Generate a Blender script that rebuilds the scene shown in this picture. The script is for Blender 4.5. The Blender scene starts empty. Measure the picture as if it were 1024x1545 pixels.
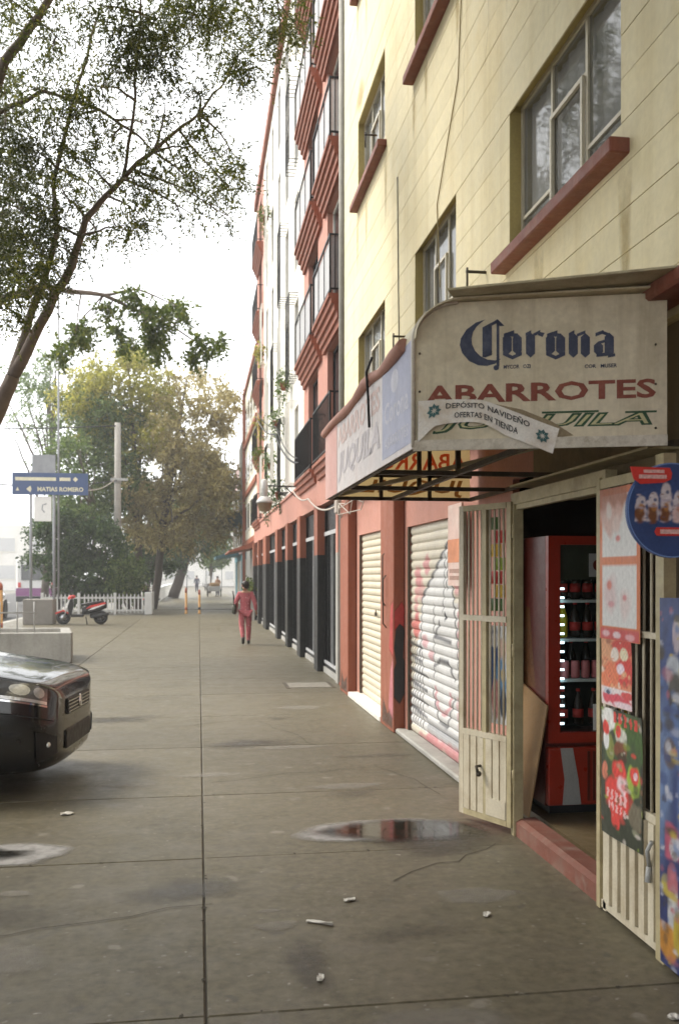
import bpy, bmesh, math, random
import numpy as np
from mathutils import Vector, Matrix

# ---------------------------------------------------------------- camera, light, exposure
SC = bpy.context.scene
COL = SC.collection
R = math.radians
random.seed(7)
RNG = np.random.default_rng(11)

cam_d = bpy.data.cameras.new('camera')
cam = bpy.data.objects.new('camera', cam_d)
COL.objects.link(cam)
cam.location = (0, 0, 1.75)
cam.rotation_euler = (R(90), 0, -math.atan(212 / 1400))
cam_d.sensor_fit = 'VERTICAL'
cam_d.sensor_height = 36
cam_d.sensor_width = 24
cam_d.lens = 1400 / 1545 * 36
cam_d.shift_y = 95.5 / 1545
cam_d.clip_start = 0.05
cam_d.clip_end = 1500
cam_d.dof.use_dof = True
cam_d.dof.focus_distance = 6.5
cam_d.dof.aperture_fstop = 3.2
SC.camera = cam

SUN_EL, SUN_AZ = R(50), R(-62)          # azimuth from +Y towards +X
w = bpy.data.worlds.new('World')
SC.world = w
w.use_nodes = True
nt = w.node_tree
nt.nodes.clear()
wo = nt.nodes.new('ShaderNodeOutputWorld')
bg = nt.nodes.new('ShaderNodeBackground')
sky = nt.nodes.new('ShaderNodeTexSky')
sky.sky_type = 'NISHITA'
sky.sun_disc = False
sky.sun_elevation = SUN_EL
sky.sun_rotation = SUN_AZ
sky.altitude = 2200
sky.air_density = 1.0
sky.dust_density = 3.0
hs = nt.nodes.new('ShaderNodeHueSaturation')
hs.inputs['Saturation'].default_value = 0.16     # overcast: the cloud layer takes the blue out
cl = nt.nodes.new('ShaderNodeMixRGB')
cl.inputs['Fac'].default_value = 0.6
cl.inputs['Color2'].default_value = (9.0, 9.1, 9.1, 1)
bg.inputs['Strength'].default_value = 0.085
nt.links.new(sky.outputs[0], hs.inputs['Color'])
nt.links.new(hs.outputs[0], cl.inputs['Color1'])
nt.links.new(cl.outputs[0], bg.inputs['Color'])
nt.links.new(bg.outputs[0], wo.inputs['Surface'])

sun_d = bpy.data.lights.new('sun', 'SUN')
sun = bpy.data.objects.new('sun', sun_d)
COL.objects.link(sun)
sun_d.energy = 1.5
sun_d.angle = R(24)
sun_d.color = (1.0, 0.93, 0.82)
sun.rotation_euler = Vector((math.sin(SUN_AZ) * math.cos(SUN_EL), math.cos(SUN_AZ) * math.cos(SUN_EL), math.sin(SUN_EL))).to_track_quat('Z', 'Y').to_euler()
sun.location = (-20, 10, 30)

SC.view_settings.view_transform = 'Standard'
SC.view_settings.look = 'None'
SC.view_settings.gamma = 1
SC.view_settings.use_curve_mapping = False
SC.view_settings.exposure = 1.95

# ---------------------------------------------------------------- materials
MATS = {}


def M(name, col, rough=0.65, var=0.14, scale=5.0, bump=0.12, metal=0.0, spec=0.4, objvar=0.0,
      dirt=None, streak=None, fine=0.10, emit=None, coat=0.0, attr=None, bscale=60.0, spots=None):
    """procedural paint / plaster / metal: noise in world space, optional dirt blotches, rain streaks, spots, per-piece tone"""
    if name in MATS:
        return MATS[name]
    m = bpy.data.materials.new(name)
    m.use_nodes = True
    n, l = m.node_tree.nodes, m.node_tree.links
    b = n['Principled BSDF']
    geo = n.new('ShaderNodeNewGeometry')
    pos = geo.outputs['Position']

    def noise(sc, det=5, rough_=0.6, vec=None):
        t = n.new('ShaderNodeTexNoise')
        t.inputs['Scale'].default_value = sc
        t.inputs['Detail'].default_value = det
        t.inputs['Roughness'].default_value = rough_
        l.new(vec or pos, t.inputs['Vector'])
        return t.outputs['Fac']

    def rng(x, a, b_, c, d):
        t = n.new('ShaderNodeMapRange')
        t.inputs[1].default_value, t.inputs[2].default_value = a, b_
        t.inputs[3].default_value, t.inputs[4].default_value = c, d
        l.new(x, t.inputs[0])
        return t.outputs[0]

    def mul(x, f):
        t = n.new('ShaderNodeVectorMath')
        t.operation = 'SCALE'
        l.new(x, t.inputs[0])
        l.new(f, t.inputs['Scale'])
        return t.outputs[0]

    def mix(fac, a, b_):
        t = n.new('ShaderNodeMixRGB')
        l.new(fac, t.inputs[0])
        l.new(a, t.inputs[1])
        if isinstance(b_, tuple):
            t.inputs[2].default_value = (*b_, 1)
        else:
            l.new(b_, t.inputs[2])
        return t.outputs[0]
    if attr:
        a_ = n.new('ShaderNodeAttribute')
        a_.attribute_name = attr
        c = a_.outputs['Color']
    else:
        rgb = n.new('ShaderNodeRGB')
        rgb.outputs[0].default_value = (*col, 1)
        c = rgb.outputs[0]
    c = mul(c, rng(noise(scale), 0.25, 0.75, 1 - var, 1 + var))
    if fine:
        c = mul(c, rng(noise(scale * 14, 3), 0.25, 0.75, 1 - fine, 1 + fine))
    if objvar:
        oi = n.new('ShaderNodeObjectInfo')
        c = mul(c, rng(oi.outputs['Random'], 0, 1, 1 - objvar, 1 + objvar))
    if dirt:
        dc, amt, ds = dirt
        c = mix(rng(noise(ds, 6, 0.7), 0.48, 0.72, 0, amt), c, dc)
    if streak:
        dc, amt, ds = streak
        mp = n.new('ShaderNodeMapping')
        mp.inputs['Scale'].default_value = (ds, ds, ds * 0.06)
        l.new(pos, mp.inputs['Vector'])
        c = mix(rng(noise(1.0, 5, 0.65, mp.outputs[0]), 0.5, 0.75, 0, amt), c, dc)
    if spots:
        for (dc, amt, ds, size) in spots:
            v = n.new('ShaderNodeTexVoronoi')
            v.inputs['Scale'].default_value = ds
            v.inputs['Randomness'].default_value = 1
            wv = n.new('ShaderNodeVectorMath')
            wv.operation = 'ADD'
            nz = n.new('ShaderNodeTexNoise')
            nz.inputs['Scale'].default_value = ds * 2.5
            l.new(pos, nz.inputs['Vector'])
            sc_ = n.new('ShaderNodeVectorMath')
            sc_.operation = 'SCALE'
            sc_.inputs['Scale'].default_value = 0.5 / ds
            l.new(nz.outputs['Color'], sc_.inputs[0])
            l.new(pos, wv.inputs[0])
            l.new(sc_.outputs[0], wv.inputs[1])
            l.new(wv.outputs[0], v.inputs['Vector'])
            sep = n.new('ShaderNodeSeparateColor')
            l.new(v.outputs['Color'], sep.inputs[0])
            keep = rng(sep.outputs[0], 0.45, 0.9, 0, amt)
            f = rng(v.outputs['Distance'], size * 0.6, size, 1, 0)
            mm = n.new('ShaderNodeMath')
            mm.operation = 'MULTIPLY'
            l.new(keep, mm.inputs[0])
            l.new(f, mm.inputs[1])
            c = mix(mm.outputs[0], c, dc)
    l.new(c, b.inputs['Base Color'])
    l.new(rng(noise(scale * 3, 4), 0.3, 0.7, max(0.02, rough - 0.1), min(1, rough + 0.1)), b.inputs['Roughness'])
    b.inputs['Metallic'].default_value = metal
    b.inputs['Specular IOR Level'].default_value = spec
    b.inputs['Coat Weight'].default_value = coat
    b.inputs['Coat Roughness'].default_value = 0.05
    if bump:
        bp = n.new('ShaderNodeBump')
        bp.inputs['Strength'].default_value = bump
        bp.inputs['Distance'].default_value = 0.01
        l.new(noise(bscale, 4), bp.inputs['Height'])
        l.new(bp.outputs[0], b.inputs['Normal'])
    if emit:
        b.inputs['Emission Color'].default_value = (*emit[0], 1)
        b.inputs['Emission Strength'].default_value = emit[1]
    MATS[name] = m
    return m


def leaf_mat(name, col, col2, trans=0.45, rough=0.5):
    m = bpy.data.materials.new(name)
    m.use_nodes = True
    n, l = m.node_tree.nodes, m.node_tree.links
    b = n['Principled BSDF']
    geo = n.new('ShaderNodeNewGeometry')
    r = n.new('ShaderNodeValToRGB')
    r.color_ramp.elements[0].color = (*[c * 0.6 for c in col], 1)
    r.color_ramp.elements[1].color = (*col2, 1)
    e = r.color_ramp.elements.new(0.5)
    e.color = (*col, 1)
    l.new(geo.outputs['Random Per Island'], r.inputs[0])
    l.new(r.outputs[0], b.inputs['Base Color'])
    b.inputs['Roughness'].default_value = rough
    b.inputs['Specular IOR Level'].default_value = 0.3
    t = n.new('ShaderNodeBsdfTranslucent')
    l.new(r.outputs[0], t.inputs['Color'])
    mx = n.new('ShaderNodeMixShader')
    mx.inputs[0].default_value = trans
    l.new(b.outputs[0], mx.inputs[1])
    l.new(t.outputs[0], mx.inputs[2])
    l.new(mx.outputs[0], n['Material Output'].inputs['Surface'])
    return m


def glass_mat(name, tint, rough=0.05, alpha=0.35, spec=0.8, ior=1.5):
    m = bpy.data.materials.new(name)
    m.use_nodes = True
    n, l = m.node_tree.nodes, m.node_tree.links
    b = n['Principled BSDF']
    b.inputs['Base Color'].default_value = (*tint, 1)
    b.inputs['Roughness'].default_value = rough
    b.inputs['Specular IOR Level'].default_value = spec
    b.inputs['Alpha'].default_value = alpha
    b.inputs['IOR'].default_value = ior
    tx = n.new('ShaderNodeTexNoise')
    tx.inputs['Scale'].default_value = 2.5
    geo = n.new('ShaderNodeNewGeometry')
    l.new(geo.outputs['Position'], tx.inputs['Vector'])
    bp = n.new('ShaderNodeBump')
    bp.inputs['Strength'].default_value = 0.05
    bp.inputs['Distance'].default_value = 0.02
    l.new(tx.outputs['Fac'], bp.inputs['Height'])
    l.new(bp.outputs[0], b.inputs['Normal'])
    return m


# colours are real-world albedos
PAVE = M('pavement', (0.114, 0.100, 0.066), rough=0.47, var=0.22, scale=1.3, bump=0.25, objvar=0.10, spec=0.3, fine=0.34, bscale=140,
         dirt=((0.085, 0.075, 0.06), 0.62, 1.3),
         spots=[((0.30, 0.28, 0.24), 0.4, 3.3, 0.16), ((0.40, 0.38, 0.34), 0.7, 7.0, 0.08), ((0.07, 0.065, 0.055), 0.6, 4.6, 0.17), ((0.30, 0.28, 0.25), 0.5, 15.0, 0.16), ((0.05, 0.045, 0.035), 0.6, 21.0, 0.14)])
JOINT = M('joint_dirt', (0.07, 0.062, 0.05), rough=0.9, scale=9)
ASPH = M('asphalt', (0.055, 0.055, 0.055), rough=0.8, scale=3, bump=0.3)
KERB = M('kerb_concrete', (0.33, 0.32, 0.29), rough=0.8, scale=3, dirt=((0.15, 0.14, 0.12), 0.6, 2))
CONC = M('concrete', (0.34, 0.33, 0.30), rough=0.8, scale=2.2, bump=0.25, dirt=((0.17, 0.16, 0.14), 0.6, 1.7), streak=((0.16, 0.15, 0.13), 0.5, 5))
YEL = M('yellow_wall', (0.69, 0.615, 0.40), rough=0.7, var=0.09, scale=1.6, bump=0.32, objvar=0.05, fine=0.06, bscale=34,
        dirt=((0.50, 0.36, 0.12), 0.35, 0.8), streak=((0.50, 0.40, 0.19), 0.45, 4.5))
YELJ = M('yellow_joint', (0.50, 0.41, 0.20), rough=0.8, scale=4)
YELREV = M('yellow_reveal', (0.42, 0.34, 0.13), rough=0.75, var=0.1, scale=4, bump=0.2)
SILL = M('red_sill', (0.20, 0.062, 0.038), rough=0.6, scale=6, bump=0.2, dirt=((0.17, 0.08, 0.06), 0.5, 5), streak=((0.36, 0.17, 0.11), 0.4, 9))
PINK = M('pink_wall', (0.45, 0.215, 0.165), rough=0.75, var=0.1, scale=2.5, bump=0.25, dirt=((0.40, 0.20, 0.14), 0.5, 2.2), streak=((0.42, 0.20, 0.14), 0.4, 6))
TERRA = M('terracotta_paint', (0.25, 0.078, 0.040), rough=0.65, var=0.1, scale=4, bump=0.2, dirt=((0.27, 0.08, 0.045), 0.5, 3), streak=((0.42, 0.19, 0.13), 0.35, 8))
BLACKP = M('black_paint', (0.013, 0.013, 0.012), rough=0.5, var=0.3, scale=5, bump=0.15, dirt=((0.06, 0.055, 0.045), 0.35, 4))
WHITEW = M('white_wall', (0.74, 0.72, 0.66), rough=0.8, var=0.06, scale=1.3, bump=0.15, streak=((0.48, 0.46, 0.41), 0.5, 3), dirt=((0.6, 0.57, 0.5), 0.5, 1))
GREYW = M('grey_render', (0.30, 0.29, 0.26), rough=0.8, scale=2, streak=((0.18, 0.17, 0.15), 0.6, 5))
IRON = M('black_iron', (0.012, 0.012, 0.012), rough=0.45, var=0.2, scale=8, metal=0.3)
STEELD = M('dark_steel', (0.055, 0.045, 0.03), rough=0.6, var=0.3, scale=12, dirt=((0.16, 0.09, 0.045), 0.5, 9))
CREAM = M('cream_gate_paint', (0.53, 0.475, 0.36), rough=0.5, var=0.1, scale=6, bump=0.12, dirt=((0.33, 0.25, 0.14), 0.55, 5), streak=((0.30, 0.23, 0.14), 0.5, 10))
CREAMD = M('worn_gate_frame', (0.40, 0.34, 0.20), rough=0.5, var=0.18, scale=8, bump=0.12, dirt=((0.20, 0.15, 0.08), 0.6, 7))
SHUT = M('cream_shutter', (0.53, 0.475, 0.36), rough=0.5, var=0.07, scale=3, bump=0.05, objvar=0.03, streak=((0.48, 0.42, 0.30), 0.5, 6))
SHUTG = M('sprayed_shutter', (1, 1, 1), rough=0.5, var=0.07, scale=3, bump=0.05, attr='paint', streak=((0.45, 0.42, 0.36), 0.3, 6))
ALU = M('window_metal', (0.58, 0.54, 0.43), rough=0.45, var=0.1, scale=8, dirt=((0.36, 0.31, 0.2), 0.5, 8))
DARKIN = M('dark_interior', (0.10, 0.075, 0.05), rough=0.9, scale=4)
CURT = M('white_curtain', (0.84, 0.83, 0.80), rough=0.9, var=0.06, scale=5, bump=0)
PANEW = glass_mat('window_glass', (0.16, 0.17, 0.175), 0.03, 0.36, 1.0, 2.1)
PANED = glass_mat('dark_glass', (0.03, 0.035, 0.04), 0.06, 0.9, 0.8)
FRGLASS = glass_mat('cooler_glass', (0.02, 0.025, 0.02), 0.03, 0.12, 0.5)
SHEETG = M('grey_balcony_sheet', (0.40, 0.40, 0.41), rough=0.8, var=0.06, scale=3, bump=0.05)
AWN = M('awning_sheet', (0.64, 0.575, 0.43), rough=0.6, var=0.08, scale=2.5, bump=0.06, dirt=((0.34, 0.28, 0.17), 0.5, 3.0), streak=((0.33, 0.27, 0.16), 0.6, 9))
AWNF = M('awning_front_white', (0.62, 0.58, 0.57), rough=0.65, var=0.08, scale=3, dirt=((0.5, 0.40, 0.36), 0.5, 3), streak=((0.42, 0.36, 0.34), 0.5, 10))
AWNB = M('awning_front_blue', (0.37, 0.385, 0.49), rough=0.65, var=0.1, scale=4, dirt=((0.45, 0.44, 0.5), 0.6, 5), streak=((0.2, 0.2, 0.28), 0.4, 10))
AWNP = M('awning_front_pink', (0.57, 0.33, 0.29), rough=0.65, var=0.08, scale=3, streak=((0.62, 0.48, 0.43), 0.5, 9))
AWNR = M('awning_roll', (0.40, 0.20, 0.15), rough=0.7, var=0.15, scale=6, bump=0.2, dirt=((0.2, 0.12, 0.09), 0.6, 6))
INKBLUE = M('ink_blue', (0.042, 0.052, 0.095), rough=0.6, var=0.2, scale=9, bump=0, dirt=((0.14, 0.15, 0.2), 0.5, 20))
INKRED = M('ink_red', (0.21, 0.052, 0.032), rough=0.6, var=0.15, scale=9, bump=0, dirt=((0.33, 0.14, 0.09), 0.4, 18))
INKGRN = M('ink_green', (0.026, 0.075, 0.034), rough=0.6, var=0.2, scale=9, bump=0)
INKYEL = M('ink_pale_yellow', (0.50, 0.47, 0.26), rough=0.6, bump=0)
INKFAINT = M('ink_faded_grey', (0.48, 0.445, 0.46), rough=0.7, var=0.2, scale=12, bump=0)
INKFAINTR = M('ink_faded_red', (0.58, 0.45, 0.42), rough=0.7, var=0.2, scale=12, bump=0)
INKPALE = M('ink_faded_white', (0.50, 0.50, 0.56), rough=0.7, var=0.2, scale=12, bump=0)
INKBRN = M('ink_brown', (0.15, 0.085, 0.04), rough=0.7, bump=0)
INKRED2 = M('ink_red_back', (0.42, 0.10, 0.055), rough=0.7, bump=0)
INKBLK = M('ink_black', (0.03, 0.03, 0.03), rough=0.6, bump=0)
INKTEAL = M('ink_teal', (0.06, 0.14, 0.145), rough=0.6, bump=0)
AWNBACK = M('awning_back_sheet', (0.60, 0.50, 0.28), rough=0.6, var=0.1, scale=3)
_n, _l = AWNBACK.node_tree.nodes, AWNBACK.node_tree.links
_t = _n.new('ShaderNodeBsdfTranslucent')
_t.inputs['Color'].default_value = (0.60, 0.46, 0.22, 1)
_m = _n.new('ShaderNodeMixShader')
_m.inputs[0].default_value = 0.55
_l.new(_n['Principled BSDF'].outputs[0], _m.inputs[1])
_l.new(_t.outputs[0], _m.inputs[2])
_l.new(_m.outputs[0], _n['Material Output'].inputs['Surface'])
BANNER = M('banner_vinyl', (0.72, 0.69, 0.64), rough=0.45, var=0.08, scale=7, bump=0.1, dirt=((0.50, 0.36, 0.18), 0.6, 6))
REDP = M('cooler_red', (0.34, 0.030, 0.014), rough=0.35, var=0.08, scale=5, bump=0)
REDDK = M('cooler_dark_red', (0.12, 0.02, 0.011), rough=0.4, var=0.1, scale=5, bump=0)
WHITEP = M('white_print', (0.74, 0.73, 0.71), rough=0.5, var=0.05, scale=6, bump=0)
GREYPL = M('grey_plastic', (0.36, 0.36, 0.35), rough=0.5, bump=0)
ORNG = M('orange_print', (0.62, 0.15, 0.035), rough=0.45, var=0.06, scale=6, bump=0)
REDPR = M('red_print', (0.60, 0.045, 0.035), rough=0.45, var=0.08, scale=6, bump=0)
PINKPR = M('pink_print', (0.66, 0.22, 0.22), rough=0.5, var=0.08, scale=10, bump=0)
GRNPR = M('green_print', (0.06, 0.14, 0.025), rough=0.5, var=0.3, scale=14, bump=0)
LIME = M('lime_print', (0.30, 0.42, 0.04), rough=0.5, bump=0)
BLUEPR = M('blue_print', (0.025, 0.05, 0.19), rough=0.4, var=0.2, scale=10, bump=0)
BLUELT = M('light_blue_print', (0.16, 0.28, 0.56), rough=0.4, var=0.2, scale=14, bump=0)
YELPR = M('yellow_print', (0.70, 0.45, 0.04), rough=0.45, bump=0)
BROWNPR = M('brown_print', (0.16, 0.07, 0.025), rough=0.5, var=0.3, scale=20, bump=0)
DKPR = M('dark_print', (0.025, 0.025, 0.02), rough=0.4, var=0.2, scale=10, bump=0)
CARDB = M('cardboard', (0.30, 0.19, 0.09), rough=0.85, var=0.12, scale=5)
LEDM = M('led_strip', (0.9, 0.95, 1), emit=((0.62, 0.90, 1.0), 1.5), bump=0)
SHELF = M('cooler_shelf', (0.6, 0.68, 0.66), rough=0.3, bump=0)
CARB = M('car_black_paint', (0.010, 0.010, 0.011), rough=0.2, var=0.1, scale=4, bump=0, spec=0.35, coat=0.7, fine=0.02)
CARTRIM = M('car_trim', (0.016, 0.016, 0.016), rough=0.5, bump=0)
CHROME = M('chrome', (0.62, 0.62, 0.63), rough=0.12, metal=1.0, bump=0, var=0.05)
LAMPG = M('lamp_lens', (0.86, 0.87, 0.88), rough=0.16, metal=0.6, bump=0.6, bscale=26, coat=1.0)
TYRE = M('tyre_rubber', (0.022, 0.022, 0.022), rough=0.85)
RIM = M('alloy_rim', (0.45, 0.45, 0.46), rough=0.3, metal=0.9, bump=0)
BARK = M('bark', (0.075, 0.058, 0.045), rough=0.9, var=0.3, scale=9, bump=0.7, bscale=30)
BARKP = M('pale_bark', (0.15, 0.118, 0.098), rough=0.9, var=0.25, scale=7, bump=0.6, bscale=25)
WHITEFENCE = M('white_fence_paint', (0.52, 0.52, 0.50), rough=0.6, var=0.06, scale=5)
BOLL = M('bollard_orange', (0.46, 0.24, 0.07), rough=0.5, var=0.1, scale=5)
BOLLR = M('bollard_red', (0.38, 0.10, 0.05), rough=0.5)
SIGNB = M('sign_blue', (0.06, 0.095, 0.20), rough=0.4, var=0.08, scale=3, bump=0)
SIGNG = M('sign_grey', (0.28, 0.29, 0.31), rough=0.5, bump=0)
SIGNY = M('sign_pale_letters', (0.66, 0.62, 0.45), rough=0.5, bump=0)
POLEW = M('concrete_pole', (0.27, 0.255, 0.23), rough=0.85, scale=4)
SKIN = M('skin', (0.36, 0.19, 0.12), rough=0.55, var=0.05, bump=0)
HAIR = M('dark_hair', (0.022, 0.014, 0.010), rough=0.5, var=0.2, scale=30, bump=0.3)
SUIT = M('pink_flowered_cloth', (0.42, 0.105, 0.115), rough=0.85, var=0.1, scale=9, bump=0.3, spots=[((0.66, 0.36, 0.36), 0.8, 15, 0.36), ((0.20, 0.04, 0.05), 0.8, 18, 0.36)])
BLKLEATH = M('black_leather', (0.018, 0.017, 0.016), rough=0.4)
NAVY = M('navy_cloth', (0.02, 0.025, 0.055), rough=0.9)
BROWNC = M('brown_cloth', (0.26, 0.13, 0.06), rough=0.9)
PALEB = M('pale_far_wall', (0.70, 0.68, 0.64), rough=0.9, scale=0.4, bump=0)
MAUVE = M('mauve_wall', (0.38, 0.26, 0.25), rough=0.9, scale=1)
TEALP = M('teal_paint', (0.07, 0.19, 0.23), rough=0.6)
GRGREEN = M('dark_green_canvas', (0.03, 0.07, 0.06), rough=0.7)
PURP = M('bus_purple', (0.25, 0.08, 0.22), rough=0.3, bump=0)
WATER = M('puddle_water', (0.018, 0.016, 0.012), rough=0.03, var=0.0, fine=0, bump=0.02, bscale=5, spec=0.6)
WETRIM = M('dried_rim', (0.32, 0.31, 0.30), rough=0.6, var=0.25, scale=14, bump=0.2)
LITTER = M('litter_paper', (0.55, 0.53, 0.48), rough=0.8, bump=0.1)
CABLE = M('cable_black', (0.02, 0.02, 0.02), rough=0.6, bump=0)
CABLEG = M('cable_grey', (0.42, 0.38, 0.33), rough=0.7, bump=0)
BOTTLED = M('dark_bottle', (0.03, 0.018, 0.012), rough=0.15, bump=0)
LF_NEAR = leaf_mat('leaf_near', (0.062, 0.082, 0.012), (0.19, 0.18, 0.035), 0.58)
LF_DARK = leaf_mat('leaf_dark', (0.045, 0.060, 0.012), (0.12, 0.12, 0.03), 0.42)
LF_BRIGHT = leaf_mat('leaf_bright', (0.085, 0.125, 0.022), (0.17, 0.19, 0.035), 0.5)
LF_YEL = leaf_mat('leaf_yellowing', (0.30, 0.30, 0.05), (0.46, 0.41, 0.09), 0.6)
LF_BRN = leaf_mat('leaf_brown', (0.33, 0.275, 0.11), (0.48, 0.42, 0.19), 0.6)
LF_GRN = leaf_mat('leaf_green', (0.085, 0.14, 0.035), (0.20, 0.26, 0.075), 0.52)
LF_BUSH = leaf_mat('leaf_bush', (0.042, 0.085, 0.026), (0.11, 0.17, 0.05), 0.42)

for _k, _c in (('ink_brown', (0.30, 0.15, 0.05)), ('ink_red_back', (0.62, 0.11, 0.05))):     # the sheet lets light through, and so does its paint
    _n, _l = MATS[_k].node_tree.nodes, MATS[_k].node_tree.links
    _t = _n.new('ShaderNodeBsdfTranslucent')
    _t.inputs['Color'].default_value = (*_c, 1)
    _m = _n.new('ShaderNodeMixShader')
    _m.inputs[0].default_value = 0.85
    _l.new(_n['Principled BSDF'].outputs[0], _m.inputs[1])
    _l.new(_t.outputs[0], _m.inputs[2])
    _l.new(_m.outputs[0], _n['Material Output'].inputs['Surface'])

# ---------------------------------------------------------------- geometry helpers
ORG = {None: Vector((0, 0, 0))}


class MB:
    """collects shapes that become ONE mesh"""

    def __init__(s):
        s.v, s.f, s.sm = [], [], []

    def add(s, vs, fs, smooth=False):
        o = len(s.v)
        s.v += [tuple(p) for p in vs]
        s.f += [tuple(i + o for i in f) for f in fs]
        s.sm += [smooth] * len(fs)
        return s

    def box(s, a, b, bev=0.0):
        x0, x1 = sorted((a[0], b[0]))
        y0, y1 = sorted((a[1], b[1]))
        z0, z1 = sorted((a[2], b[2]))
        if bev <= 0:
            vs = [(x0, y0, z0), (x1, y0, z0), (x1, y1, z0), (x0, y1, z0), (x0, y0, z1), (x1, y0, z1), (x1, y1, z1), (x0, y1, z1)]
            return s.add(vs, [(3, 2, 1, 0), (4, 5, 6, 7), (0, 1, 5, 4), (1, 2, 6, 5), (2, 3, 7, 6), (3, 0, 4, 7)])
        bm = bmesh.new()
        r = bmesh.ops.create_cube(bm, size=1)
        for q in r['verts']:
            q.co = Vector(((x0 + x1) / 2 + q.co.x * (x1 - x0), (y0 + y1) / 2 + q.co.y * (y1 - y0), (z0 + z1) / 2 + q.co.z * (z1 - z0)))
        bmesh.ops.bevel(bm, geom=bm.edges[:], offset=min(bev, 0.45 * min(x1 - x0, y1 - y0, z1 - z0)), segments=1, affect='EDGES')
        bm.verts.index_update()
        s.add([q.co for q in bm.verts], [[q.index for q in f.verts] for f in bm.faces])
        bm.free()
        return s

    def obox(s, c, ux, uy, uz, bev=0):
        """box from centre and three half vectors"""
        c, ux, uy, uz = map(Vector, (c, ux, uy, uz))
        vs = [c + a * ux + b * uy + d * uz for d in (-1, 1) for (a, b) in ((-1, -1), (1, -1), (1, 1), (-1, 1))]
        return s.add(vs, [(3, 2, 1, 0), (4, 5, 6, 7), (0, 1, 5, 4), (1, 2, 6, 5), (2, 3, 7, 6), (3, 0, 4, 7)])

    def bar(s, p, q, wd, ht=None, up=(0, 0, 1)):
        p, q = Vector(p), Vector(q)
        d = (q - p)
        u = Vector(up)
        sd = d.cross(u)
        if sd.length < 1e-6:
            sd = d.cross(Vector((1, 0, 0)))
        sd.normalize()
        u2 = sd.cross(d).normalized()
        return s.obox((p + q) / 2, d / 2, sd * wd / 2, u2 * (ht or wd) / 2)

    def tube(s, pts, r, n=8, cap=True, smooth=True):
        pts = [Vector(p) for p in pts]
        rs = r if isinstance(r, (list, tuple)) else [r] * len(pts)
        vs, fs = [], []
        ref = None
        for i, p in enumerate(pts):
            d = (pts[min(i + 1, len(pts) - 1)] - pts[max(i - 1, 0)]).normalized()
            if ref is None or abs(d.dot(ref)) > 0.95:
                ref = Vector((0, 0, 1)) if abs(d.z) < 0.9 else Vector((1, 0, 0))
            a = d.cross(ref).normalized()
            ref = a.cross(d)
            b = d.cross(a)
            for k in range(n):
                t = 2 * math.pi * k / n
                vs.append(p + (a * math.cos(t) + b * math.sin(t)) * rs[i])
        for i in range(len(pts) - 1):
            for k in range(n):
                fs.append((i * n + k, i * n + (k + 1) % n, (i + 1) * n + (k + 1) % n, (i + 1) * n + k))
        s.add(vs, fs, smooth)
        if cap:
            o = len(s.v) - len(vs)
            s.f += [tuple(o + k for k in range(n)), tuple(o + (len(pts) - 1) * n + k for k in reversed(range(n)))]
            s.sm += [False, False]
        return s

    def lathe(s, c, prof, n=16, axis='z', smooth=True):
        """prof: list of (radius, height) about an axis through c"""
        vs, fs = [], []
        for (r, h) in prof:
            for k in range(n):
                t = 2 * math.pi * k / n
                a, b = r * math.cos(t), r * math.sin(t)
                q = {'z': (a, b, h), 'x': (h, a, b), 'y': (a, h, b)}[axis]
                vs.append((c[0] + q[0], c[1] + q[1], c[2] + q[2]))
        for i in range(len(prof) - 1):
            for k in range(n):
                fs.append((i * n + k, i * n + (k + 1) % n, (i + 1) * n + (k + 1) % n, (i + 1) * n + k))
        if prof[0][0] > 1e-5:
            fs.append(tuple(reversed(range(n))))
        if prof[-1][0] > 1e-5:
            fs.append(tuple((len(prof) - 1) * n + k for k in range(n)))
        return s.add(vs, fs, smooth)

    def prism(s, poly, axis, a, b):
        """extrude a polygon given in the two other axes from a to b"""
        n = len(poly)
        mk = {'x': lambda p, t: (t, p[0], p[1]), 'y': lambda p, t: (p[0], t, p[1]), 'z': lambda p, t: (p[0], p[1], t)}[axis]
        vs = [mk(p, a) for p in poly] + [mk(p, b) for p in poly]
        fs = [tuple(range(n)), tuple(reversed(range(n, 2 * n)))] + [((k + 1) % n, k, n + k, n + (k + 1) % n) for k in range(n)]
        return s.add(vs, fs)

    def torus(s, c, R_, r, axis='y', n=24, m=8):
        vs, fs = [], []
        for i in range(n):
            t = 2 * math.pi * i / n
            for j in range(m):
                u = 2 * math.pi * j / m
                a, b, h = (R_ + r * math.cos(u)) * math.cos(t), (R_ + r * math.cos(u)) * math.sin(t), r * math.sin(u)
                q = {'z': (a, b, h), 'x': (h, a, b), 'y': (a, h, b)}[axis]
                vs.append((c[0] + q[0], c[1] + q[1], c[2] + q[2]))
        for i in range(n):
            for j in range(m):
                fs.append((i * m + j, ((i + 1) % n) * m + j, ((i + 1) % n) * m + (j + 1) % m, i * m + (j + 1) % m))
        return s.add(vs, fs, True)

    def ball(s, c, r, n=10, m=7):
        rr = r if isinstance(r, (tuple, list)) else (r, r, r)
        prof = []
        vs, fs = [], []
        for i in range(m + 1):
            t = math.pi * i / m
            for k in range(n):
                u = 2 * math.pi * k / n
                vs.append((c[0] + rr[0] * math.sin(t) * math.cos(u), c[1] + rr[1] * math.sin(t) * math.sin(u), c[2] + rr[2] * math.cos(t)))
        for i in range(m):
            for k in range(n):
                fs.append((i * n + k, (i + 1) * n + k, (i + 1) * n + (k + 1) % n, i * n + (k + 1) % n))
        return s.add(vs, fs, True)


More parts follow.
